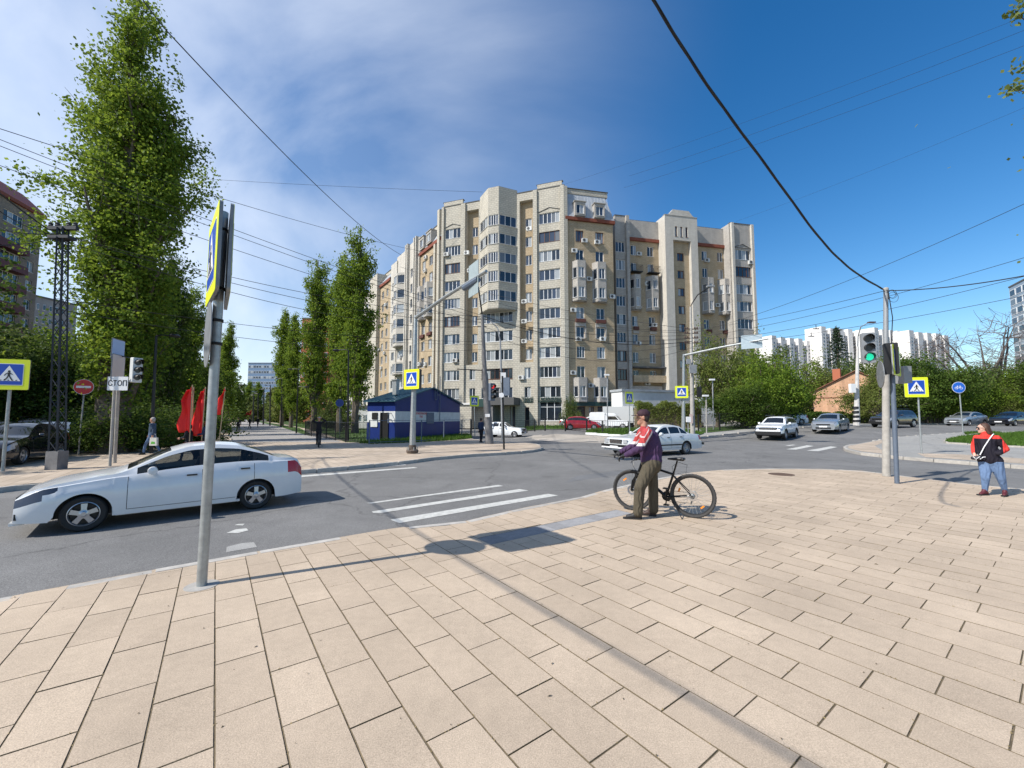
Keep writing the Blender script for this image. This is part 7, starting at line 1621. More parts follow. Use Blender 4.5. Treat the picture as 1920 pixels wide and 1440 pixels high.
# ================================================================ PEOPLE
def organic(name, caps, m, parent, voxel=.014, smooth=6, ell=()):
    """one continuous surface grown over tapered capsules: (p, r, q, r2); ellipsoids: (centre, (rx, ry, rz), rot)"""
    k = MB()
    def ball(c, r, sc=(1, 1, 1), R=None):
        n, mm = 12, 8; vs = []; 
        for i in range(mm + 1):
            th = math.pi * i / mm
            for j in range(n):
                ph = 2 * math.pi * j / n; v = Vector((r * sc[0] * math.sin(th) * math.cos(ph), r * sc[1] * math.sin(th) * math.sin(ph), r * sc[2] * math.cos(th)))
                vs.append((R @ v if R else v) + Vector(c))
        k.add(vs, [(i * n + j, (i + 1) * n + j, (i + 1) * n + (j + 1) % n, i * n + (j + 1) % n) for i in range(mm) for j in range(n)])
    for p, r, q, r2 in caps:
        p, q = Vector(p), Vector(q); ball(p, r); ball(q, r2); k.tube([p, q], [r, r2], 12)
    for c, rr, *R in ell: ball(c, 1, rr, R[0] if R else None)
    me = k.mesh(name, m); o = link(name + '_tmp', me); md = o.modifiers.new('r', 'REMESH'); md.mode = 'VOXEL'; md.voxel_size = voxel
    if smooth: s_ = o.modifiers.new('s', 'SMOOTH'); s_.iterations = smooth; s_.factor = .5
    dg = bpy.context.evaluated_depsgraph_get(); me2 = bpy.data.meshes.new_from_object(o.evaluated_get(dg)); bpy.data.objects.remove(o); bpy.data.meshes.remove(me)
    me2.name = name; me2.materials.clear(); me2.materials.append(m); me2.polygons.foreach_set('use_smooth', [True] * len(me2.polygons)); return link(name, me2, parent)
def zonemat(name, expr_nodes, ramp, rough=.8, var=.12):
    m = bpy.data.materials.new(name); m.use_nodes = True; n = m.node_tree.nodes; l = m.node_tree.links; b = n['Principled BSDF']; b.inputs['Roughness'].default_value = rough; b.inputs['Specular IOR Level'].default_value = .25
    tcn = n.new('ShaderNodeTexCoord'); sx = n.new('ShaderNodeSeparateXYZ'); l.new(tcn.outputs['Object'], sx.inputs[0])
    val = expr_nodes(n, l, sx); cr = n.new('ShaderNodeValToRGB'); cr.color_ramp.interpolation = 'CONSTANT'
    el = cr.color_ramp.elements; el[0].position = 0; el[0].color = (*ramp[0][1], 1); el[1].position = ramp[1][0]; el[1].color = (*ramp[1][1], 1)
    for p_, c_ in ramp[2:]: e = el.new(p_); e.color = (*c_, 1)
    l.new(val, cr.inputs[0]); t = n.new('ShaderNodeTexNoise'); t.inputs['Scale'].default_value = 9; t.inputs['Detail'].default_value = 5; l.new(tcn.outputs['Object'], t.inputs['Vector'])
    mr = n.new('ShaderNodeMapRange'); mr.inputs[1].default_value = .3; mr.inputs[2].default_value = .7; mr.inputs[3].default_value = 1 - var; mr.inputs[4].default_value = 1 + var; l.new(t.outputs[0], mr.inputs[0])
    hv = n.new('ShaderNodeHueSaturation'); l.new(cr.outputs[0], hv.inputs['Color']); l.new(mr.outputs[0], hv.inputs['Value']); l.new(hv.outputs[0], b.inputs['Base Color'])
    w_ = n.new('ShaderNodeTexWave'); w_.inputs['Scale'].default_value = 5; w_.inputs['Distortion'].default_value = 7; w_.inputs['Detail'].default_value = 2; l.new(tcn.outputs['Object'], w_.inputs['Vector']); bp = n.new('ShaderNodeBump'); bp.inputs['Strength'].default_value = .5; bp.inputs['Distance'].default_value = .02; l.new(w_.outputs['Fac'], bp.inputs['Height']); l.new(bp.outputs[0], b.inputs['Normal']); return m
def cloth(name, c, rough=.85): return zonemat(name, lambda n, l, sx: sx.outputs[2], [(0, c), (.999, c)], rough)
def mnode(n, l, op, a, b):
    x = n.new('ShaderNodeMath'); x.operation = op
    for i, s_ in enumerate((a, b)):
        if isinstance(s_, (int, float)): x.inputs[i].default_value = s_
        else: l.new(s_, x.inputs[i])
    return x.outputs[0]
def head(root, c, fwd, skin, s=1.0, vox=.010, parent_name='head', hair=None, hairm=None, hair_back=.0, glasses=None, neck=None, extra=()):
    """head with brow, nose, mouth, chin, ears; fwd = unit vector the face looks along"""
    c = Vector(c); f = Vector(fwd).normalized(); sd = Vector((0, 0, 1)).cross(f).normalized(); up = f.cross(sd)
    R = Matrix((f, sd, up)).transposed()
    L = lambda a, b_, d: c + (f * a + sd * b_ + up * d) * s
    ell = [(L(-.01, 0, .03), (.098 * s, .077 * s, .10 * s), R), (L(.025, 0, -.045), (.062 * s, .055 * s, .07 * s), R)]
    caps = [(L(.085, 0, .012), .012 * s, L(.112, 0, -.018), .016 * s), (L(.075, 0, -.09), .024 * s, L(.06, 0, -.085), .03 * s), (L(.082, 0, .045), .02 * s, L(.07, 0, .05), .03 * s), (L(.084, -.02, -.055), .010 * s, L(.084, .02, -.055), .010 * s), (L(.084, -.018, -.068), .009 * s, L(.084, .018, -.068), .009 * s)]
    for y in (-1, 1): caps += [(L(-.005, y * .078, .02), .018 * s, L(-.012, y * .080, -.015), .013 * s), (L(.05, y * .035, -.02), .025 * s, L(.05, y * .035, -.03), .025 * s)]
    if neck is not None: caps += [(L(-.02, 0, -.06), .055 * s, neck, .062 * s)]
    for e in extra: caps.append(e)
    h = organic(parent_name, caps, skin, root, vox, 3, ell)
    k = MB()
    for y in (-1, 1): k.lathe([(.0, .0), (.008, .002), (.013, .0)], c=L(.088, y * .032, .008), n=8, M=R.to_3x3() @ Matrix.Rotation(math.pi / 2, 3, 'Y'))
    k.obj('eyes', M['signblack'], root)
    if hair:
        ell2 = [(L(-.028, 0, .055), (.100 * s, .086 * s, .090 * s), R), (L(-.05, 0, .0), (.07 * s, .083 * s, .09 * s), R)]; cp_ = [(L(*a), ra * s, L(*b_), rb * s) for a, ra, b_, rb in hair if a]
        organic('hair', cp_, hairm, root, vox * 1.2, 2, ell2)
    if glasses: 
        k = MB()
        for y in (-1, 1): k.lathe([(.0, .004), (.026, .003), (.028, -.003)], c=L(.100, y * .033, .008), n=12, M=R.to_3x3() @ Matrix.Rotation(math.pi / 2, 3, 'Y')); k.tube([L(.10, y * .055, .015), L(-.01, y * .085, .018)], .003, 4)
        k.tube([L(.103, -.01, .012), L(.103, .01, .012)], .003, 4); k.obj('glasses', M[glasses], root)
    return h
def hand(root, wrist, d, palm_n, skin, curl=.9, s=1.0, name='hand', side=1):
    w = Vector(wrist); d = Vector(d).normalized(); n = Vector(palm_n).normalized(); sd = d.cross(n).normalized(); caps = [(w, .026 * s, w + d * .05 * s, .030 * s)]
    ell = [(w + d * .055 * s, (.045 * s, .042 * s, .018 * s), Matrix((d, sd, n)).transposed())]
    for i, (o_, l_) in enumerate(((-.030, .062), (-.010, .072), (.010, .068), (.029, .052))):
        b0 = w + d * .088 * s + sd * o_ * s; a = 0; p = b0; seg_ = l_ * s * .40
        for j in range(3):
            a += curl * (.55 if j == 0 else .8); dd = d * math.cos(a) + n * math.sin(a); q = p + dd * seg_ * (1 - .15 * j); caps.append((p, (.0095 - .001 * j) * s, q, (.0088 - .001 * j) * s)); p = q
    tb = w + d * .03 * s + sd * -.034 * s * side; q = tb + (d * .5 - sd * .6 * side + n * .4).normalized() * .035 * s; caps += [(tb, .014 * s, q, .011 * s), (q, .011 * s, q + (d * .6 + n * .7).normalized() * .03 * s, .009 * s)]
    return organic(name, caps, skin, root, .006, 1, ell)
def shoe(root, heel, toe, m, s=1.0, vox=.012):
    h, t_ = Vector(heel), Vector(toe); d = (t_ - h).normalized(); caps = [(h + Vector((0, 0, .045)), .045 * s, h + d * .10 + Vector((0, 0, .055)), .045 * s), (h + d * .10 + Vector((0, 0, .05)), .045 * s, t_ - d * .04 + Vector((0, 0, .032)), .036 * s), (h + d * .02 + Vector((0, 0, .07)), .045 * s, h + d * .06 + Vector((0, 0, .10)), .05 * s)]
    o = organic('shoe', caps, m, root, vox, 2); k = MB(); L_ = (t_ - h).length; c = (h + t_) / 2; k.prism(rrect(L_ + .08, .092, .044, 5), .0, .022, M=Matrix.Translation((c.x, c.y, h.z)) @ Matrix.Rotation(math.atan2(d.y, d.x), 4, 'Z')); k.obj('sole', M['rubber'], root); return o
# --- man with the bicycle (offsets in metres from the point between his feet)
mb0 = P(1215, 971); MAN = thing('person', 'man in dark cap and purple jacket with red shoulder holding a mountain bicycle', 'person', mb0)
def jk(n, l, sx):
    a = mnode(n, l, 'SUBTRACT', sx.outputs[2], 1.285); b_ = mnode(n, l, 'SUBTRACT', mnode(n, l, 'SUBTRACT', sx.outputs[2], mnode(n, l, 'MULTIPLY', sx.outputs[0], 1.5)), 1.44); mn = mnode(n, l, 'MINIMUM', a, b_); return mnode(n, l, 'ADD', mnode(n, l, 'MULTIPLY', mn, 2.0), .5)
jm = zonemat('jacket_purple_red_white', jk, [(0, (.062, .032, .082)), (.40, (.60, .56, .56)), (.50, (.42, .055, .055)), (.68, (.55, .50, .50)), (.72, (.40, .055, .06))])
J = [((.085, .02, 1.0), .175, (.08, .02, 1.15), .20), ((.08, .02, 1.15), .20, (.06, .01, 1.34), .175), ((-.01, -.10, 1.43), .095, (.06, .14, 1.43), .095), ((.04, .02, 1.36), .15, (.01, .02, 1.48), .095), ((-.02, .02, 1.48), .075, (-.03, .01, 1.55), .066)]
J += [((.085, -.04, .98), .165, (.08, .10, .98), .16)]
nearS, nearE, nearW = (-.02, -.15, 1.45), (-.17, -.20, 1.20), (-.36, -.06, 1.075)
farS, farE, farW = (.0, .20, 1.45), (-.10, .30, 1.22), (-.33, .36, 1.10)
for s_, e, w_ in ((nearS, nearE, nearW), (farS, farE, farW)): J += [(s_, .085, e, .068), (e, .068, w_, .052)]
organic('jacket', J, jm, MAN, .014, 5)
tm2 = cloth('olive_trousers', (.085, .072, .050))
Kf, Af, Kr, Ar = (-.16, -.10, .53), (-.20, -.09, .11), (.14, .12, .53), (.145, .13, .11)
T = [((.08, -.06, .94), .155, (.08, .10, .94), .15), ((.02, -.08, .86), .125, Kf, .095), (Kf, .092, Af, .082), ((.10, .12, .86), .12, Kr, .092), (Kr, .09, Ar, .082), ((.11, .02, .88), .15, (.09, .02, .95), .155)]
organic('trousers', T, tm2, MAN, .014, 5)
sm_ = mat('shoe_black', (.018, .017, .018), .6)
shoe(MAN, (-.17, -.09, .0), (-.40, -.04, .0), sm_); shoe(MAN, (.15, .13, .0), (-.03, .21, .0), mat('shoe_brown', (.05, .03, .025), .6))
head(MAN, (-.055, .005, 1.705), (-.97, .12, -.08), M['skin'], 1.0, .010, 'head', [(None, 0, 0, 0)], mat('hair_dark', (.025, .02, .018), .8), neck=Vector((-.03, .01, 1.53)))
cm = mat('cap_maroon', (.035, .012, .02), .8)
organic('cap', [((-.06, .005, 1.80), .06, (.0, .005, 1.80), .06)], cm, MAN, .010, 2, [(Vector((-.035, .005, 1.775)), (.118, .098, .085))])
k = MB(); k.prism([(-.14, -.075), (-.14, .075), (-.19, .07), (-.235, .04), (-.245, 0), (-.235, -.04), (-.19, -.07)], 1.742, 1.754, M=Matrix.Rotation(rad(0), 4, 'Y')); k.obj('cap_peak', cm, MAN)
gl = mat('glove_black', (.015, .015, .017), .7)
hand(MAN, Vector(nearW) + Vector((-.02, .01, -.01)), (-.75, .35, -.35), (.2, -.3, -1), gl, .85, 1.1); hand(MAN, Vector(farW) + Vector((-.02, .0, -.01)), (-.75, .1, -.35), (.2, .2, -1), gl, .85, 1.1, side=-1)
# --- bicycle
def bicycle(label, loc, rz, rw=.365, wb=1.10, steer=0.0, grp=None):
    t = thing('bicycle', label, 'bicycle', loc, rz, grp); bm_ = mat('bike_frame_black', (.012, .012, .013), .35, .2)
    ty = MB(); ty.lathe([(rw - .048, -.014), (rw - .038, -.024), (rw - .018, -.028), (rw - .004, -.020), (rw, 0), (rw - .004, .020), (rw - .018, .028), (rw - .038, .024), (rw - .048, .014)], n=56, axis='Y')
    for i in range(72):
        a = i * 2 * math.pi / 72; ty.box(((rw - .001) * math.cos(a), .011 * (1 if i % 2 else -1), (rw - .001) * math.sin(a)), (.006, .014, .014), M=Matrix.Rotation(-a, 3, 'Y'))
    tyre = ty.mesh('tyre', mat('bike_tyre', (.045, .043, .042), .85, var=.15, vscale=20), True)
    r = MB(); r.lathe([(rw - .066, -.010), (rw - .050, -.014), (rw - .044, -.014), (rw - .046, 0), (rw - .044, .014), (rw - .050, .014), (rw - .066, .010), (rw - .070, 0), (rw - .066, -.010)], n=48, axis='Y'); rim = r.mesh('rim', M['black'], True)
    sp = MB()
    for i in range(28):
        a = i * 2 * math.pi / 28; b_ = a + (.9 if i % 4 < 2 else -.9); y = .03 if i % 2 else -.03; sp.tube([(.028 * math.cos(b_), y, .028 * math.sin(b_)), ((rw - .066) * math.cos(a), 0, (rw - .066) * math.sin(a))], .0022, 3, cap=False)
    sp.lathe([(.012, -.05), (.03, -.035), (.016, -.02), (.016, .02), (.03, .035), (.012, .05)], n=12, axis='Y'); spm = sp.mesh('spokes', M['steel'])
    dk = MB(); dk.lathe([(.05, .042), (.085, .042), (.085, .045), (.05, .045)], n=28, axis='Y'); dkm = dk.mesh('brake_disc', M['chrome'])
    rf = MB(); rf.box((0, 0, 0), (.075, .012, .028)); rfm = rf.mesh('spoke_reflector', mat('reflector_orange', (.75, .25, .03), .3))
    R_ = Vector((0, 0, rw)); F_ = Vector((wb, 0, rw))
    for c in (R_, F_):
        w_ = link('wheel', spm, t, c); link('tyre', tyre, w_); link('rim', rim, w_); link('brake_disc', dkm, w_)
        for a in (.9, 3.9) if c is F_ else (.35, 4.0): o = link('spoke_reflector', rfm, w_, (.23 * math.cos(a), 0, .23 * math.sin(a))); o.rotation_euler = (0, -a + math.pi / 2, 0)
    BB = Vector((.44, 0, .31)); ST = Vector((.30, 0, .74)); HT = Vector((.86, 0, .86)); HB = Vector((.915, 0, .70)); SD = Vector((.235, 0, .95))
    k = MB(); k.tube([BB, ST], .020, 10); k.tube([ST + Vector((0, 0, -.03)), HT], .021, 10); k.tube([BB, HB], .027, 10); k.tube([HT + Vector((-.012, 0, .03)), HB + Vector((.012, 0, -.03))], .026, 10)
    for y in (-1, 1): k.tube([BB + Vector((0, y * .03, 0)), R_ + Vector((0, y * .065, 0))], .011, 8); k.tube([ST + Vector((0, y * .02, -.06)), R_ + Vector((0, y * .065, 0))], .009, 8)
    k.obj('frame', bm_, t, True)
    k = MB(); fc = HB + Vector((.015, 0, -.04)); k.box(fc + Vector((.01, 0, 0)), (.05, .16, .045))
    for y in (-1, 1): k.tube([fc + Vector((.01, y * .065, 0)), fc.lerp(F_, .5) + Vector((.03, y * .065, .03))], .0165, 8); k.tube([fc.lerp(F_, .45) + Vector((.03, y * .065, .03)), F_ + Vector((0, y * .065, 0))], .022, 8)
    k.obj('fork', bm_, t, True)
    k = MB(); stem = HT + Vector((-.02, 0, .07)); k.tube([HT, stem], .018, 8); k.tube([stem, stem + Vector((.07, 0, .02))], .018, 8); hb = stem + Vector((.07, 0, .02)); k.tube([hb + Vector((-.05, -.34, .02)), hb + Vector((0, -.12, 0)), hb + Vector((0, .12, 0)), hb + Vector((-.05, .34, .02))], .013, 8); k.obj('handlebar', bm_, t, True)
    k = MB()
    for y in (-1, 1): k.tube([hb + Vector((-.03, y * .23, .012)), hb + Vector((-.05, y * .36, .02))], .018, 8)
    k.obj('grips', M['rubber'], t); k = MB()
    for y in (-1, 1): k.tube([hb + Vector((0, y * .20, 0)), hb + Vector((.06, y * .22, -.03)), hb + Vector((.05, y * .30, -.05))], .006, 5); k.tube([hb + Vector((0, y * .18, 0)), hb + Vector((.12, y * .08, .02)), hb + Vector((.10, 0, -.15)), fc], .004, 4)
    k.obj('brake_levers', bm_, t)
    k = MB(); k.tube([ST, SD], .0145, 8); k.obj('seat_post', bm_, t)
    organic('saddle', [(SD + Vector((-.10, -.045, .035)), .030, SD + Vector((-.10, .045, .035)), .030), (SD + Vector((-.08, 0, .035)), .035, SD + Vector((.15, 0, .03)), .016), (SD + Vector((.0, 0, .035)), .03, SD + Vector((.08, 0, .032)), .022)], M['black'], t, .008, 2)
    k = MB(); k.tube([SD + Vector((-.02, 0, -.02)), SD + Vector((-.16, 0, -.06)), SD + Vector((-.13, 0, -.24)), SD + Vector((0, 0, -.22))], .004, 4); k.tube([SD + Vector((.0, 0, -.04)), SD + Vector((.09, 0, -.10)), SD + Vector((.07, 0, -.26)), SD + Vector((.02, 0, -.28))], .004, 4); k.obj('saddle_lock_cable', M['cable'], t)
    k = MB(); k.lathe([(.03, -.058), (.085, -.058), (.088, -.054), (.085, -.05), (.03, -.05)], c=BB, n=28, axis='Y'); ca = rad(-80); pe = BB + Vector((math.cos(ca) * .17, -.075, math.sin(ca) * .17)); pe2 = BB + Vector((-math.cos(ca) * .17, .075, -math.sin(ca) * .17)); k.tube([BB + Vector((0, -.07, 0)), pe], .011, 6); k.tube([BB + Vector((0, .07, 0)), pe2], .011, 6); k.obj('crankset', bm_, t)
    k = MB(); k.box(pe + Vector((0, -.05, 0)), (.09, .09, .018)); k.box(pe2 + Vector((0, .05, 0)), (.09, .09, .018)); k.obj('pedals', M['black'], t)
    k = MB()
    for i, rr in enumerate((.075, .062, .05, .04, .03)): k.lathe([(rr - .01, -.055 + i * .005), (rr, -.054 + i * .005), (rr - .01, -.052 + i * .005)], c=R_, n=22, axis='Y')
    k.obj('cassette', M['steel'], t); k = MB(); k.tube([BB + Vector((0, -.054, .085)), R_ + Vector((0, -.05, .05))], .004, 4); k.tube([BB + Vector((0, -.054, -.085)), R_ + Vector((.03, -.05, -.14)), R_ + Vector((.02, -.05, -.07))], .004, 4); k.tube([R_ + Vector((0, -.06, -.02)), R_ + Vector((.04, -.06, -.15))], .012, 5); k.obj('chain_and_derailleur', M['black'], t)
    k = MB(); k.tube([BB + Vector((-.1, .05, -.02)), BB + Vector((-.30, .22, -.30))], .008, 6); k.obj('kickstand', bm_, t)
    return t
fa, ra_ = P(1187, 956.5), P(1300, 971); d = fa - ra_
bicycle('black mountain bicycle with orange spoke reflectors held by the man in the cap', (ra_.x, ra_.y, 0), math.atan2(d.y, d.x), rw=.372, wb=d.length)
# --- woman
wb0 = P(1862, 929); WO = thing('person', 'woman in black and coral jacket and blue jeans walking at the right', 'person', wb0, rad(-49))
def wk_(n, l, sx):
    ax_ = mnode(n, l, 'ABSOLUTE', mnode(n, l, 'SUBTRACT', sx.outputs[0], -.01), 0); a = mnode(n, l, 'SUBTRACT', sx.outputs[2], 1.245); b_ = mnode(n, l, 'SUBTRACT', ax_, .205); return mnode(n, l, 'ADD', mnode(n, l, 'MULTIPLY', mnode(n, l, 'MAXIMUM', a, b_), 3.0), .5)
wj = zonemat('jacket_black_coral', wk_, [(0, (.014, .012, .02)), (.5, (.62, .045, .035))])
def mk(u, v, dy=0): return ((u - 1862) / 133.0, dy, (929 - v) / 86.0)
J = [(mk(1862, 861, .0), .155, mk(1860, 850, .0), .16), (mk(1860, 850), .16, mk(1858, 830), .145), (mk(1843, 822), .075, mk(1874, 822), .075), (mk(1858, 830), .13, mk(1858, 820), .10), (mk(1856, 818), .07, mk(1855, 811), .06), (mk(1852, 863.5, -.0), .125, mk(1872, 863.5, -.0), .125)]
J += [(mk(1840, 821, .02), .068, mk(1832, 838, .03), .054), (mk(1832, 838, .03), .054, mk(1832, 851, -.08), .044), (mk(1878, 821), .070, mk(1894, 841, .04), .056), (mk(1894, 841, .04), .055, mk(1879, 849, -.12), .046)]
organic('jacket', J, wj, WO, .015, 5)
jn = cloth('jeans_blue', (.13, .20, .34)); T = [(mk(1853, 866), .125, mk(1872, 866), .125), (mk(1852, 870), .116, mk(1850, 896, -.10), .076), (mk(1850, 896, -.10), .074, mk(1847, 921, -.06), .048), (mk(1873, 870), .116, mk(1880, 896, .02), .076), (mk(1880, 896, .02), .074, mk(1885, 918, .12), .048)]
organic('jeans', T, jn, WO, .015, 5)
ws_ = mat('trainer_maroon', (.09, .012, .02), .6)
a = Vector(mk(1850, 929, -.04)); shoe(WO, (a.x, a.y, 0), (a.x - .11, a.y - .16, 0), ws_, .85); a = Vector(mk(1886, 929, .14)); shoe(WO, (a.x, a.y, 0), (a.x - .03, a.y - .19, 0), ws_, .85)
hc = Vector(mk(1853.5, 803)); f_ = Vector((-.93, -.36, 0)).normalized()
head(WO, hc, f_, M['skin2'], .9, .010, 'head', [((-.05, 0, .0), .08, (-.12, -.0, -.11), .045), ((-.02, .07, .02), .035, (-.06, .08, -.12), .03), ((-.02, -.07, .02), .035, (-.06, -.08, -.12), .03)], mat('hair_brown', (.07, .032, .02), .6, var=.2, vscale=40), glasses='signblack', neck=Vector(mk(1856, 815)))
hand(WO, Vector(mk(1832, 851, -.14)), (.2, -.3, -1), (.6, -.5, 0), M['skin2'], .7)
bg_ = thing('shoulder_bag', 'small black and white crossbody bag on a white strap worn by the walking woman', 'bag', wb0 + Matrix.Rotation(rad(-49), 3, 'Z') @ Vector(mk(1835, 858, -.2)), rad(-49), None, .72); organic('bag', [((-.06, 0, -.02), .055, (.08, 0, .0), .06)], mat('bag_black', (.02, .02, .03), .5), bg_, .012, 2)
k = MB(); k.tube([(-.06, -.055, .03), (.0, -.066, -.05), (.08, -.065, .04)], .010, 5); k.tube([(.08, -.05, -.04), (.14, -.02, .02), (.19, .02, .03)], .013, 5); k.obj('white_trim', M['signwhite'], bg_)
q = [Vector(mk(u, v, dy)) - Vector(mk(1835, 858, -.2)) for u, v, dy in ((1843, 853, -.19), (1852, 838, -.175), (1864, 822, -.12), (1871, 814, -.06), (1873, 813, .06))]; q = [x / .72 for x in q]; k = MB()
for a, b_ in zip(q, q[1:]): k.tube([a, b_], .014, 6)
k.obj('strap', M['signwhite'], bg_)
# --- generic distant people
def walker_fig(u, v, label, face, top, legs, h=1.72, z=0.0, vox=.022, stride=.28, arms='down', hairm=None, skin='skin', group=None, hat=None, Y=None):
    p = P(u, v, z) if Y is None else Vector(py(u, Y, z)); t = thing('person', label, 'person', (p.x, p.y, z), 0, group); s = h / 1.75; f = Vector(face).normalized() if True else None; f = Vector((f.x, f.y, 0)).normalized(); sd = Vector((-f.y, f.x, 0))
    L = lambda a, b_, c: (f * a + sd * b_) * s + Vector((0, 0, c * s))
    hp = (.10, .88)
    T = [(L(0, -.07, .92), .12 * s, L(0, .07, .92), .12 * s)]
    for y, st_ in ((1, stride), (-1, -stride)): kn = L(st_ * .55 + .03, y * .09, .50); an = L(st_ * .9 - (.06 if st_ < 0 else 0), y * .09, .10); T += [(L(0, y * .085, .86), .09 * s, kn, .065 * s), (kn, .065 * s, an, .05 * s)]
    organic('trousers', T, legs, t, vox, 3)
    J = [(L(0, -.05, .96), .125 * s, L(0, .05, .96), .125 * s), (L(0, 0, .96), .14 * s, L(0, 0, 1.28), .14 * s), (L(0, -.13, 1.38), .075 * s, L(0, .13, 1.38), .075 * s), (L(0, 0, 1.28), .13 * s, L(0, 0, 1.42), .08 * s)]
    hands = []
    for y, st_ in ((1, -1), (-1, 1)):
        if arms == 'down': e, w_ = L(-.04 + .10 * st_ * (stride > .1), y * .22, 1.14), L(.04 + .16 * st_ * (stride > .1), y * .23, .92)
        elif arms == 'up': e, w_ = L(.05, y * .36, 1.50), L(.02, y * .14, 1.66)
        else: e, w_ = L(.05, y * .22, 1.16), L(.28, y * .15, 1.12)
        J += [(L(0, y * .19, 1.40), .065 * s, e, .052 * s), (e, .052 * s, w_, .042 * s)]; hands.append((w_, e))
    organic('jacket', J, top, t, vox, 3)
    for w_, e in hands: hand(t, w_, (w_ - e), sd, M[skin], .6, s)
    head(t, L(.02, 0, 1.61), f, M[skin], s, .016, 'head', [(None, 0, 0, 0)] if hairm else None, hairm, neck=L(0, 0, 1.45))
    sm2 = M['black']
    for y, st_ in ((1, stride), (-1, -stride)): a = L(st_ * .9 - (.06 if st_ < 0 else 0) - .04, y * .09, 0); shoe(t, a, a + f * .2 * s, sm2, 1.0, .016)
    return t, L
hg = mat('hair_grey', (.35, .33, .31), .8); hd = mat('hair_black', (.02, .018, .017), .8)
dn = cloth('denim', (.10, .16, .28)); bs = cloth('blue_grey_shirt', (.06, .09, .14)); dk_ = cloth('dark_clothes', (.018, .018, .024)); nv = cloth('navy_jacket', (.025, .04, .09)); gr = cloth('grey_clothes', (.09, .09, .09)); rd = cloth('red_clothes', (.35, .02, .02))
t, L = walker_fig(283, 852, 'grey haired man in a blue grey shirt and jeans walking left with a carrier bag', (-.95, -.3), bs, dn, 1.72, hairm=hg)
bp_ = thing('carrier_bag', 'white carrier bag with green print in the hand of the walking man', 'bag', Vector(P(283, 852)) + Vector((.26, -.18, .42))); k = MB(); k.prism([(-.17, 0), (.17, 0), (.15, .36), (-.15, .36)], -.05, .05, M=MX); k.obj('bag', mat('bag_white', (.6, .6, .55), .6, var=.1), bp_); k = MB(); k.prism([(-.10, .08), (.10, .08), (.08, .17), (-.06, .19)], .055, .057, M=MX); k.prism([(-.10, .08), (.10, .08), (.08, .17), (-.06, .19)], -.057, -.055, M=MX); k.obj('green_print', mat('print_green', (.1, .4, .05), .6), bp_); k = MB(); k.tube([(-.1, 0, .35), (-.06, 0, .52), (.06, 0, .52), (.1, 0, .35)], .008, 4); k.obj('bag_handle', M['signwhite'], bp_)
walker_fig(902, 829.5, 'man in a navy jacket standing behind the leaning concrete pole', (.6, .8), nv, dk_, 1.66, stride=.03, hairm=hd)
t, L = walker_fig(597, 834, 'cyclist in black with arms raised behind the head riding towards the junction', (.45, -.9), dk_, dk_, 1.62, arms='up', hairm=mat('hair_white', (.5, .5, .48), .8), stride=.16, z=.12)
bp2 = P(597, 838); bicycle('black bicycle of the cyclist on the boulevard seen from the front', (bp2.x - .45 * .5, bp2.y + .9 * .5, 0), math.atan2(-.9, .45))
walker_fig(446, 812, 'dark dressed pedestrian walking up the shaded boulevard', (-.5, .8), dk_, dk_, 1.72, hairm=hd)
G5 = 'people far along the boulevard'
for i, (u, Y, m1, lab) in enumerate([(468, 62, dk_, 'far pedestrian in dark clothes beneath the small red flag'), (430, 75, gr, 'far pedestrian in grey at the left of the boulevard'), (437, 82, dk_, 'far pedestrian in black beside the one in grey'), (424, 70, nv, 'far pedestrian in navy near the flags'), (483, 70, dk_, 'far pedestrian next to the lamp post'), (419, 58, dk_, 'dark pedestrian just right of the sign pole')]):
    walker_fig(u, 0, lab, (-.2 + i * .1, -.9), m1, dk_, 1.7, Y=Y, hairm=hd, group=G5, vox=.035)
# flag bearers behind the white saloon
fm_ = mat('flag_red', (.72, .012, .010), .6)
def flag(u, vt, vb, vpole, Y, w_, label, lean=0.0, seed=0, bot=None):
    random.seed(seed); b = Vector(py(u, Y)); zt, zb_ = at(u, vt, Y).z, at(u, vb, Y).z; t = thing('red_flag', label, 'flag', (b.x, b.y, .9), 0, 'red flags carried behind the white saloon')
    k = MB(); k.tube([(0, 0, -.1), (lean * .4, 0, zt - .85)], .018, 6); k.obj('flagpole', mat('flagpole_wood', (.40, .30, .18), .7), t)
    V_, n, mm = [], 12, 16
    for j in range(mm + 1):
        f = j / mm; z = zt + (zb_ - zt) * f - .9
        for i in range(n + 1):
            g = i / n; ww = w_ * (1 if f > .25 else .25 + 3 * f) * (.95 + .1 * math.sin(f * 9 + seed)); x = lean * .4 * (1 - f) - ww * g * (.75 + .25 * f) + .05 * math.sin(f * 7 + g * 4 + seed) * g; y = .07 * math.sin(g * 9.5 + f * 3 + seed) * (.3 + g * .7) + .02 * math.sin(f * 13); V_.append((x, y - .03 * g, z - .35 * g * (1 - f) * w_))
    k2 = MB(); k2.add(V_, [(j * (n + 1) + i, j * (n + 1) + i + 1, (j + 1) * (n + 1) + i + 1, (j + 1) * (n + 1) + i) for j in range(mm) for i in range(n)]); o = k2.obj('flag_cloth', fm_, t, True); md = o.modifiers.new('t', 'SOLIDIFY'); md.thickness = .006
flag(353, 724, 811, 825, 15.5, .46, 'leftmost and widest red flag', seed=1); flag(356, 728, 800, 825, 16.2, .42, 'red flag overlapping the leftmost one', seed=6)
flag(376, 728, 817, 825, 15.8, .44, 'middle red flag with a pointed top', seed=2, lean=.1); flag(396, 742, 822, 825, 16.2, .30, 'red flag mostly hidden by the galvanised pole', seed=3, lean=.2); flag(409, 728, 778, 825, 16, .22, 'small red flag right of the galvanised pole', seed=4, lean=.35)
flag(470, 768, 778, 800, 60, .9, 'tiny far red flag on the boulevard', seed=5)
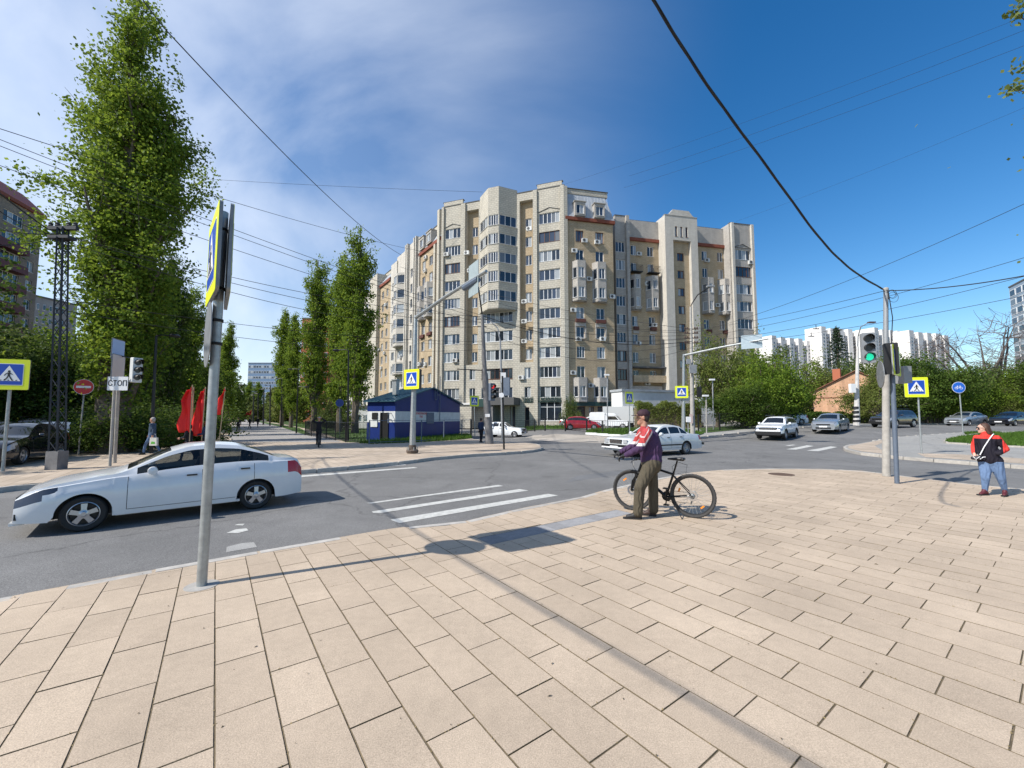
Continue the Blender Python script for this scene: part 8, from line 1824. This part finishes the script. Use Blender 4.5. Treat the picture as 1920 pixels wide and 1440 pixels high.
walker_fig(352, 848, 'flag bearer hidden behind the roof of the white saloon', (-1, -.1), dk_, dk_, 1.45, Y=15.6, arms='front', hairm=hd); walker_fig(386, 848, 'dark figure with a flag behind the galvanised pole', (-1, -.1), nv, dk_, 1.62, Y=16.0, arms='front', hairm=hd)

# ================================================================ WIRES
def wire(a, b, sag, r, label=None, n=24, name='overhead_wire', group='overhead wires'):
    a, b = Vector(a), Vector(b); pts = [a.lerp(b, i / n) - Vector((0, 0, sag * 4 * (i / n) * (1 - i / n))) for i in range(n + 1)]; k = MB(); k.tube([p - a for p in pts], r, 5); return tag(k.obj(name, M['cable'], loc=a), label, 'cable', group)
PV = lambda u, v, Y: at(u, v, Y)
# heavy bundle from the concrete pole to a point above the camera
c0 = CP_TOP + Vector((0, 0, -.08)); c1 = PV(1225, 0, 5.3); over = c1 + (c1 - c0) * .9 + Vector((0, 0, .9))
pts = []
ctrl = [(1655, 542, CP_TOP.y), (1600, 508, 10.4), (1540, 450, 9.0), (1440, 315, 7.4), (1330, 165, 6.1), (1225, 0, 5.2), (1130, -170, 4.5), (1040, -400, 3.9)]
def spl(P_, n=10):
    out = []; Q = [P_[0]] + P_ + [P_[-1]]
    for i in range(1, len(Q) - 2):
        for k_ in range(n):
            t_ = k_ / n; a, b, c, d_ = Q[i - 1], Q[i], Q[i + 1], Q[i + 2]; out.append(.5 * ((2 * b) + (c - a) * t_ + (2 * a - 5 * b + 4 * c - d_) * t_ ** 2 + (3 * b - a - 3 * c + d_) * t_ ** 3))
    return out + [P_[-1]]
cp_ = spl([PV(*c) for c in ctrl]); O_ = cp_[0]; t = thing('cable_bundle', 'thick black twisted cable running from the concrete pole over the camera', 'cable', O_)
for ph in (0, 2.1, 4.2):
    k = MB(); k.tube([p - O_ + Vector((math.cos(i * .35 + ph) * .016, 0, math.sin(i * .35 + ph) * .016)) for i, p in enumerate(cp_)], .0125, 6); k.obj('strand', M['cable'], t, True)
W_ = [
 ((310, 55, 13), (752, 478, 46), .8, .022, 'heavy wire sloping down from the top of the big poplar to the apartment block'),
 ((150, -180, 7), (310, 55, 13), .1, .02, 'upper part of the heavy wire above the big poplar'),
 ((-60, 222, 13), (842, 480, 50), .6, .014, 'wire from the upper left edge behind the big poplar to the apartment block'),
 ((-60, 238, 12.6), (905, 592, 27), .25, .012, 'second wire from the left edge to the leaning pole'),
 ((-60, 250, 12.8), (905, 598, 27), .3, .012, 'third wire from the left edge to the leaning pole'),
 ((-60, 288, 12.4), (905, 606, 27), .4, .012, 'fourth wire from the left edge to the leaning pole'),
 ((345, 333, 60), (905, 360, 62), .2, .02, 'thin high wire just above the apartment roof level'),
 ((107, 437, 13.4), (905, 594, 27), .55, .012, 'wire from the lattice mast to the leaning pole'),
 ((107, 437, 13.4), (905, 604, 27), .75, .012, 'lower wire from the lattice mast to the leaning pole'),
 ((107, 447, 13.4), (905, 612, 27), 1.0, .012, 'lowest wire from the lattice mast to the leaning pole'),
 ((-80, 330, 9), (107, 440, 13.3), .3, .012, 'wire from the left edge down to the lattice mast'),
 ((-80, 410, 9), (107, 437, 13.3), .15, .012, 'flatter wire from the left edge to the lattice mast'),
 ((-80, 455, 9), (107, 445, 13.3), .15, .012, 'low wire from the left edge to the lattice mast'),
 ((107, 560, 13.4), (905, 640, 27), .4, .010, 'low thin wire across the boulevard'),
 ((107, 580, 13.4), (905, 655, 27), .6, .010, 'lowest thin wire across the boulevard'),
 ((905, 592, 27), (1297, 640, 30), .9, .024, 'thick dark cable between the leaning pole and the insulator pole'),
 ((905, 598, 27), (1297, 628, 30), .5, .012, 'upper thin wire between the two wire poles'),
 ((905, 604, 27), (1297, 634, 30), .7, .012, 'second thin wire between the two wire poles'),
 ((905, 612, 27), (1297, 643, 30), 1.1, .012, 'sagging thin wire between the two wire poles'),
 ((905, 620, 27), (1297, 652, 30), 1.5, .012, 'lowest sagging wire between the two wire poles'),
 ((905, 560, 27), (1297, 620, 30), .6, .010, 'high wire between the two wire poles'),
 ((750, 500, 45), (1297, 617, 30), .8, .014, 'wire from the apartment block across its facade'),
 ((700, 560, 50), (1297, 625, 30), .7, .012, 'wire crossing the middle floors'),
 ((700, 640, 40), (1297, 634, 30), .4, .012, 'wire crossing the lower floors'),
 ((1297, 617, 30), (1660, 545, 11.9), .2, .008, 'wire rising from the insulator pole to the concrete pole'),
 ((1297, 625, 30), (1990, 350, 14), .5, .011, 'wire rising from the insulator pole to the upper right edge'),
 ((1297, 634, 30), (1990, 462, 15), .4, .011, 'second wire to the right edge'),
 ((1297, 643, 30), (1990, 500, 15), .4, .011, 'third wire to the right edge'),
 ((1297, 650, 30), (1990, 540, 16), .35, .011, 'fourth wire to the right edge'),
 ((1662, 545, 11.9), (1990, 503, 9), .12, .014, 'black cable leaving the concrete pole to the right'),
 ((1180, 330, 60), (2000, 25, 30), .5, .013, 'faint high wire in the upper right sky'), ((1170, 352, 60), (2000, 55, 30), .5, .013, 'second faint high wire in the upper right sky'),
 ((1060, 345, 62), (2000, 0, 30), .5, .010, 'third faint high wire in the upper right sky'), ((1380, 415, 66), (2000, 168, 34), .4, .010, 'fourth faint high wire in the right sky'),
]
W_.append(((90, 437, 13.3), (90, 437, 13.2), 0, .01, 'short tail of wire tied to the lattice mast'))
lm = PV(90, 430, 13.3); tag(wire(lm, (-.6, -6.5, 6.6), .6, .020), 'thick cable from the lattice mast passing left of the camera', 'cable')
for a, b, sg, r, lab in W_[:-1]: wire(PV(*a), PV(*b), sg, r, lab)
for (u, v, Y, lab) in ((1530, 612, 24.5, 'upper hanger on the trolley wires'), (1521, 626, 25, 'lower hanger on the trolley wires')):
    p = PV(u, v, Y); k = MB(); k.box((0, 0, -.15), (.35, .06, .05)); k.tube([(0, 0, .1), (0, 0, -.15)], .02, 5); tag(k.obj('wire_hanger', M['cable'], loc=p), lab, 'wire hanger')
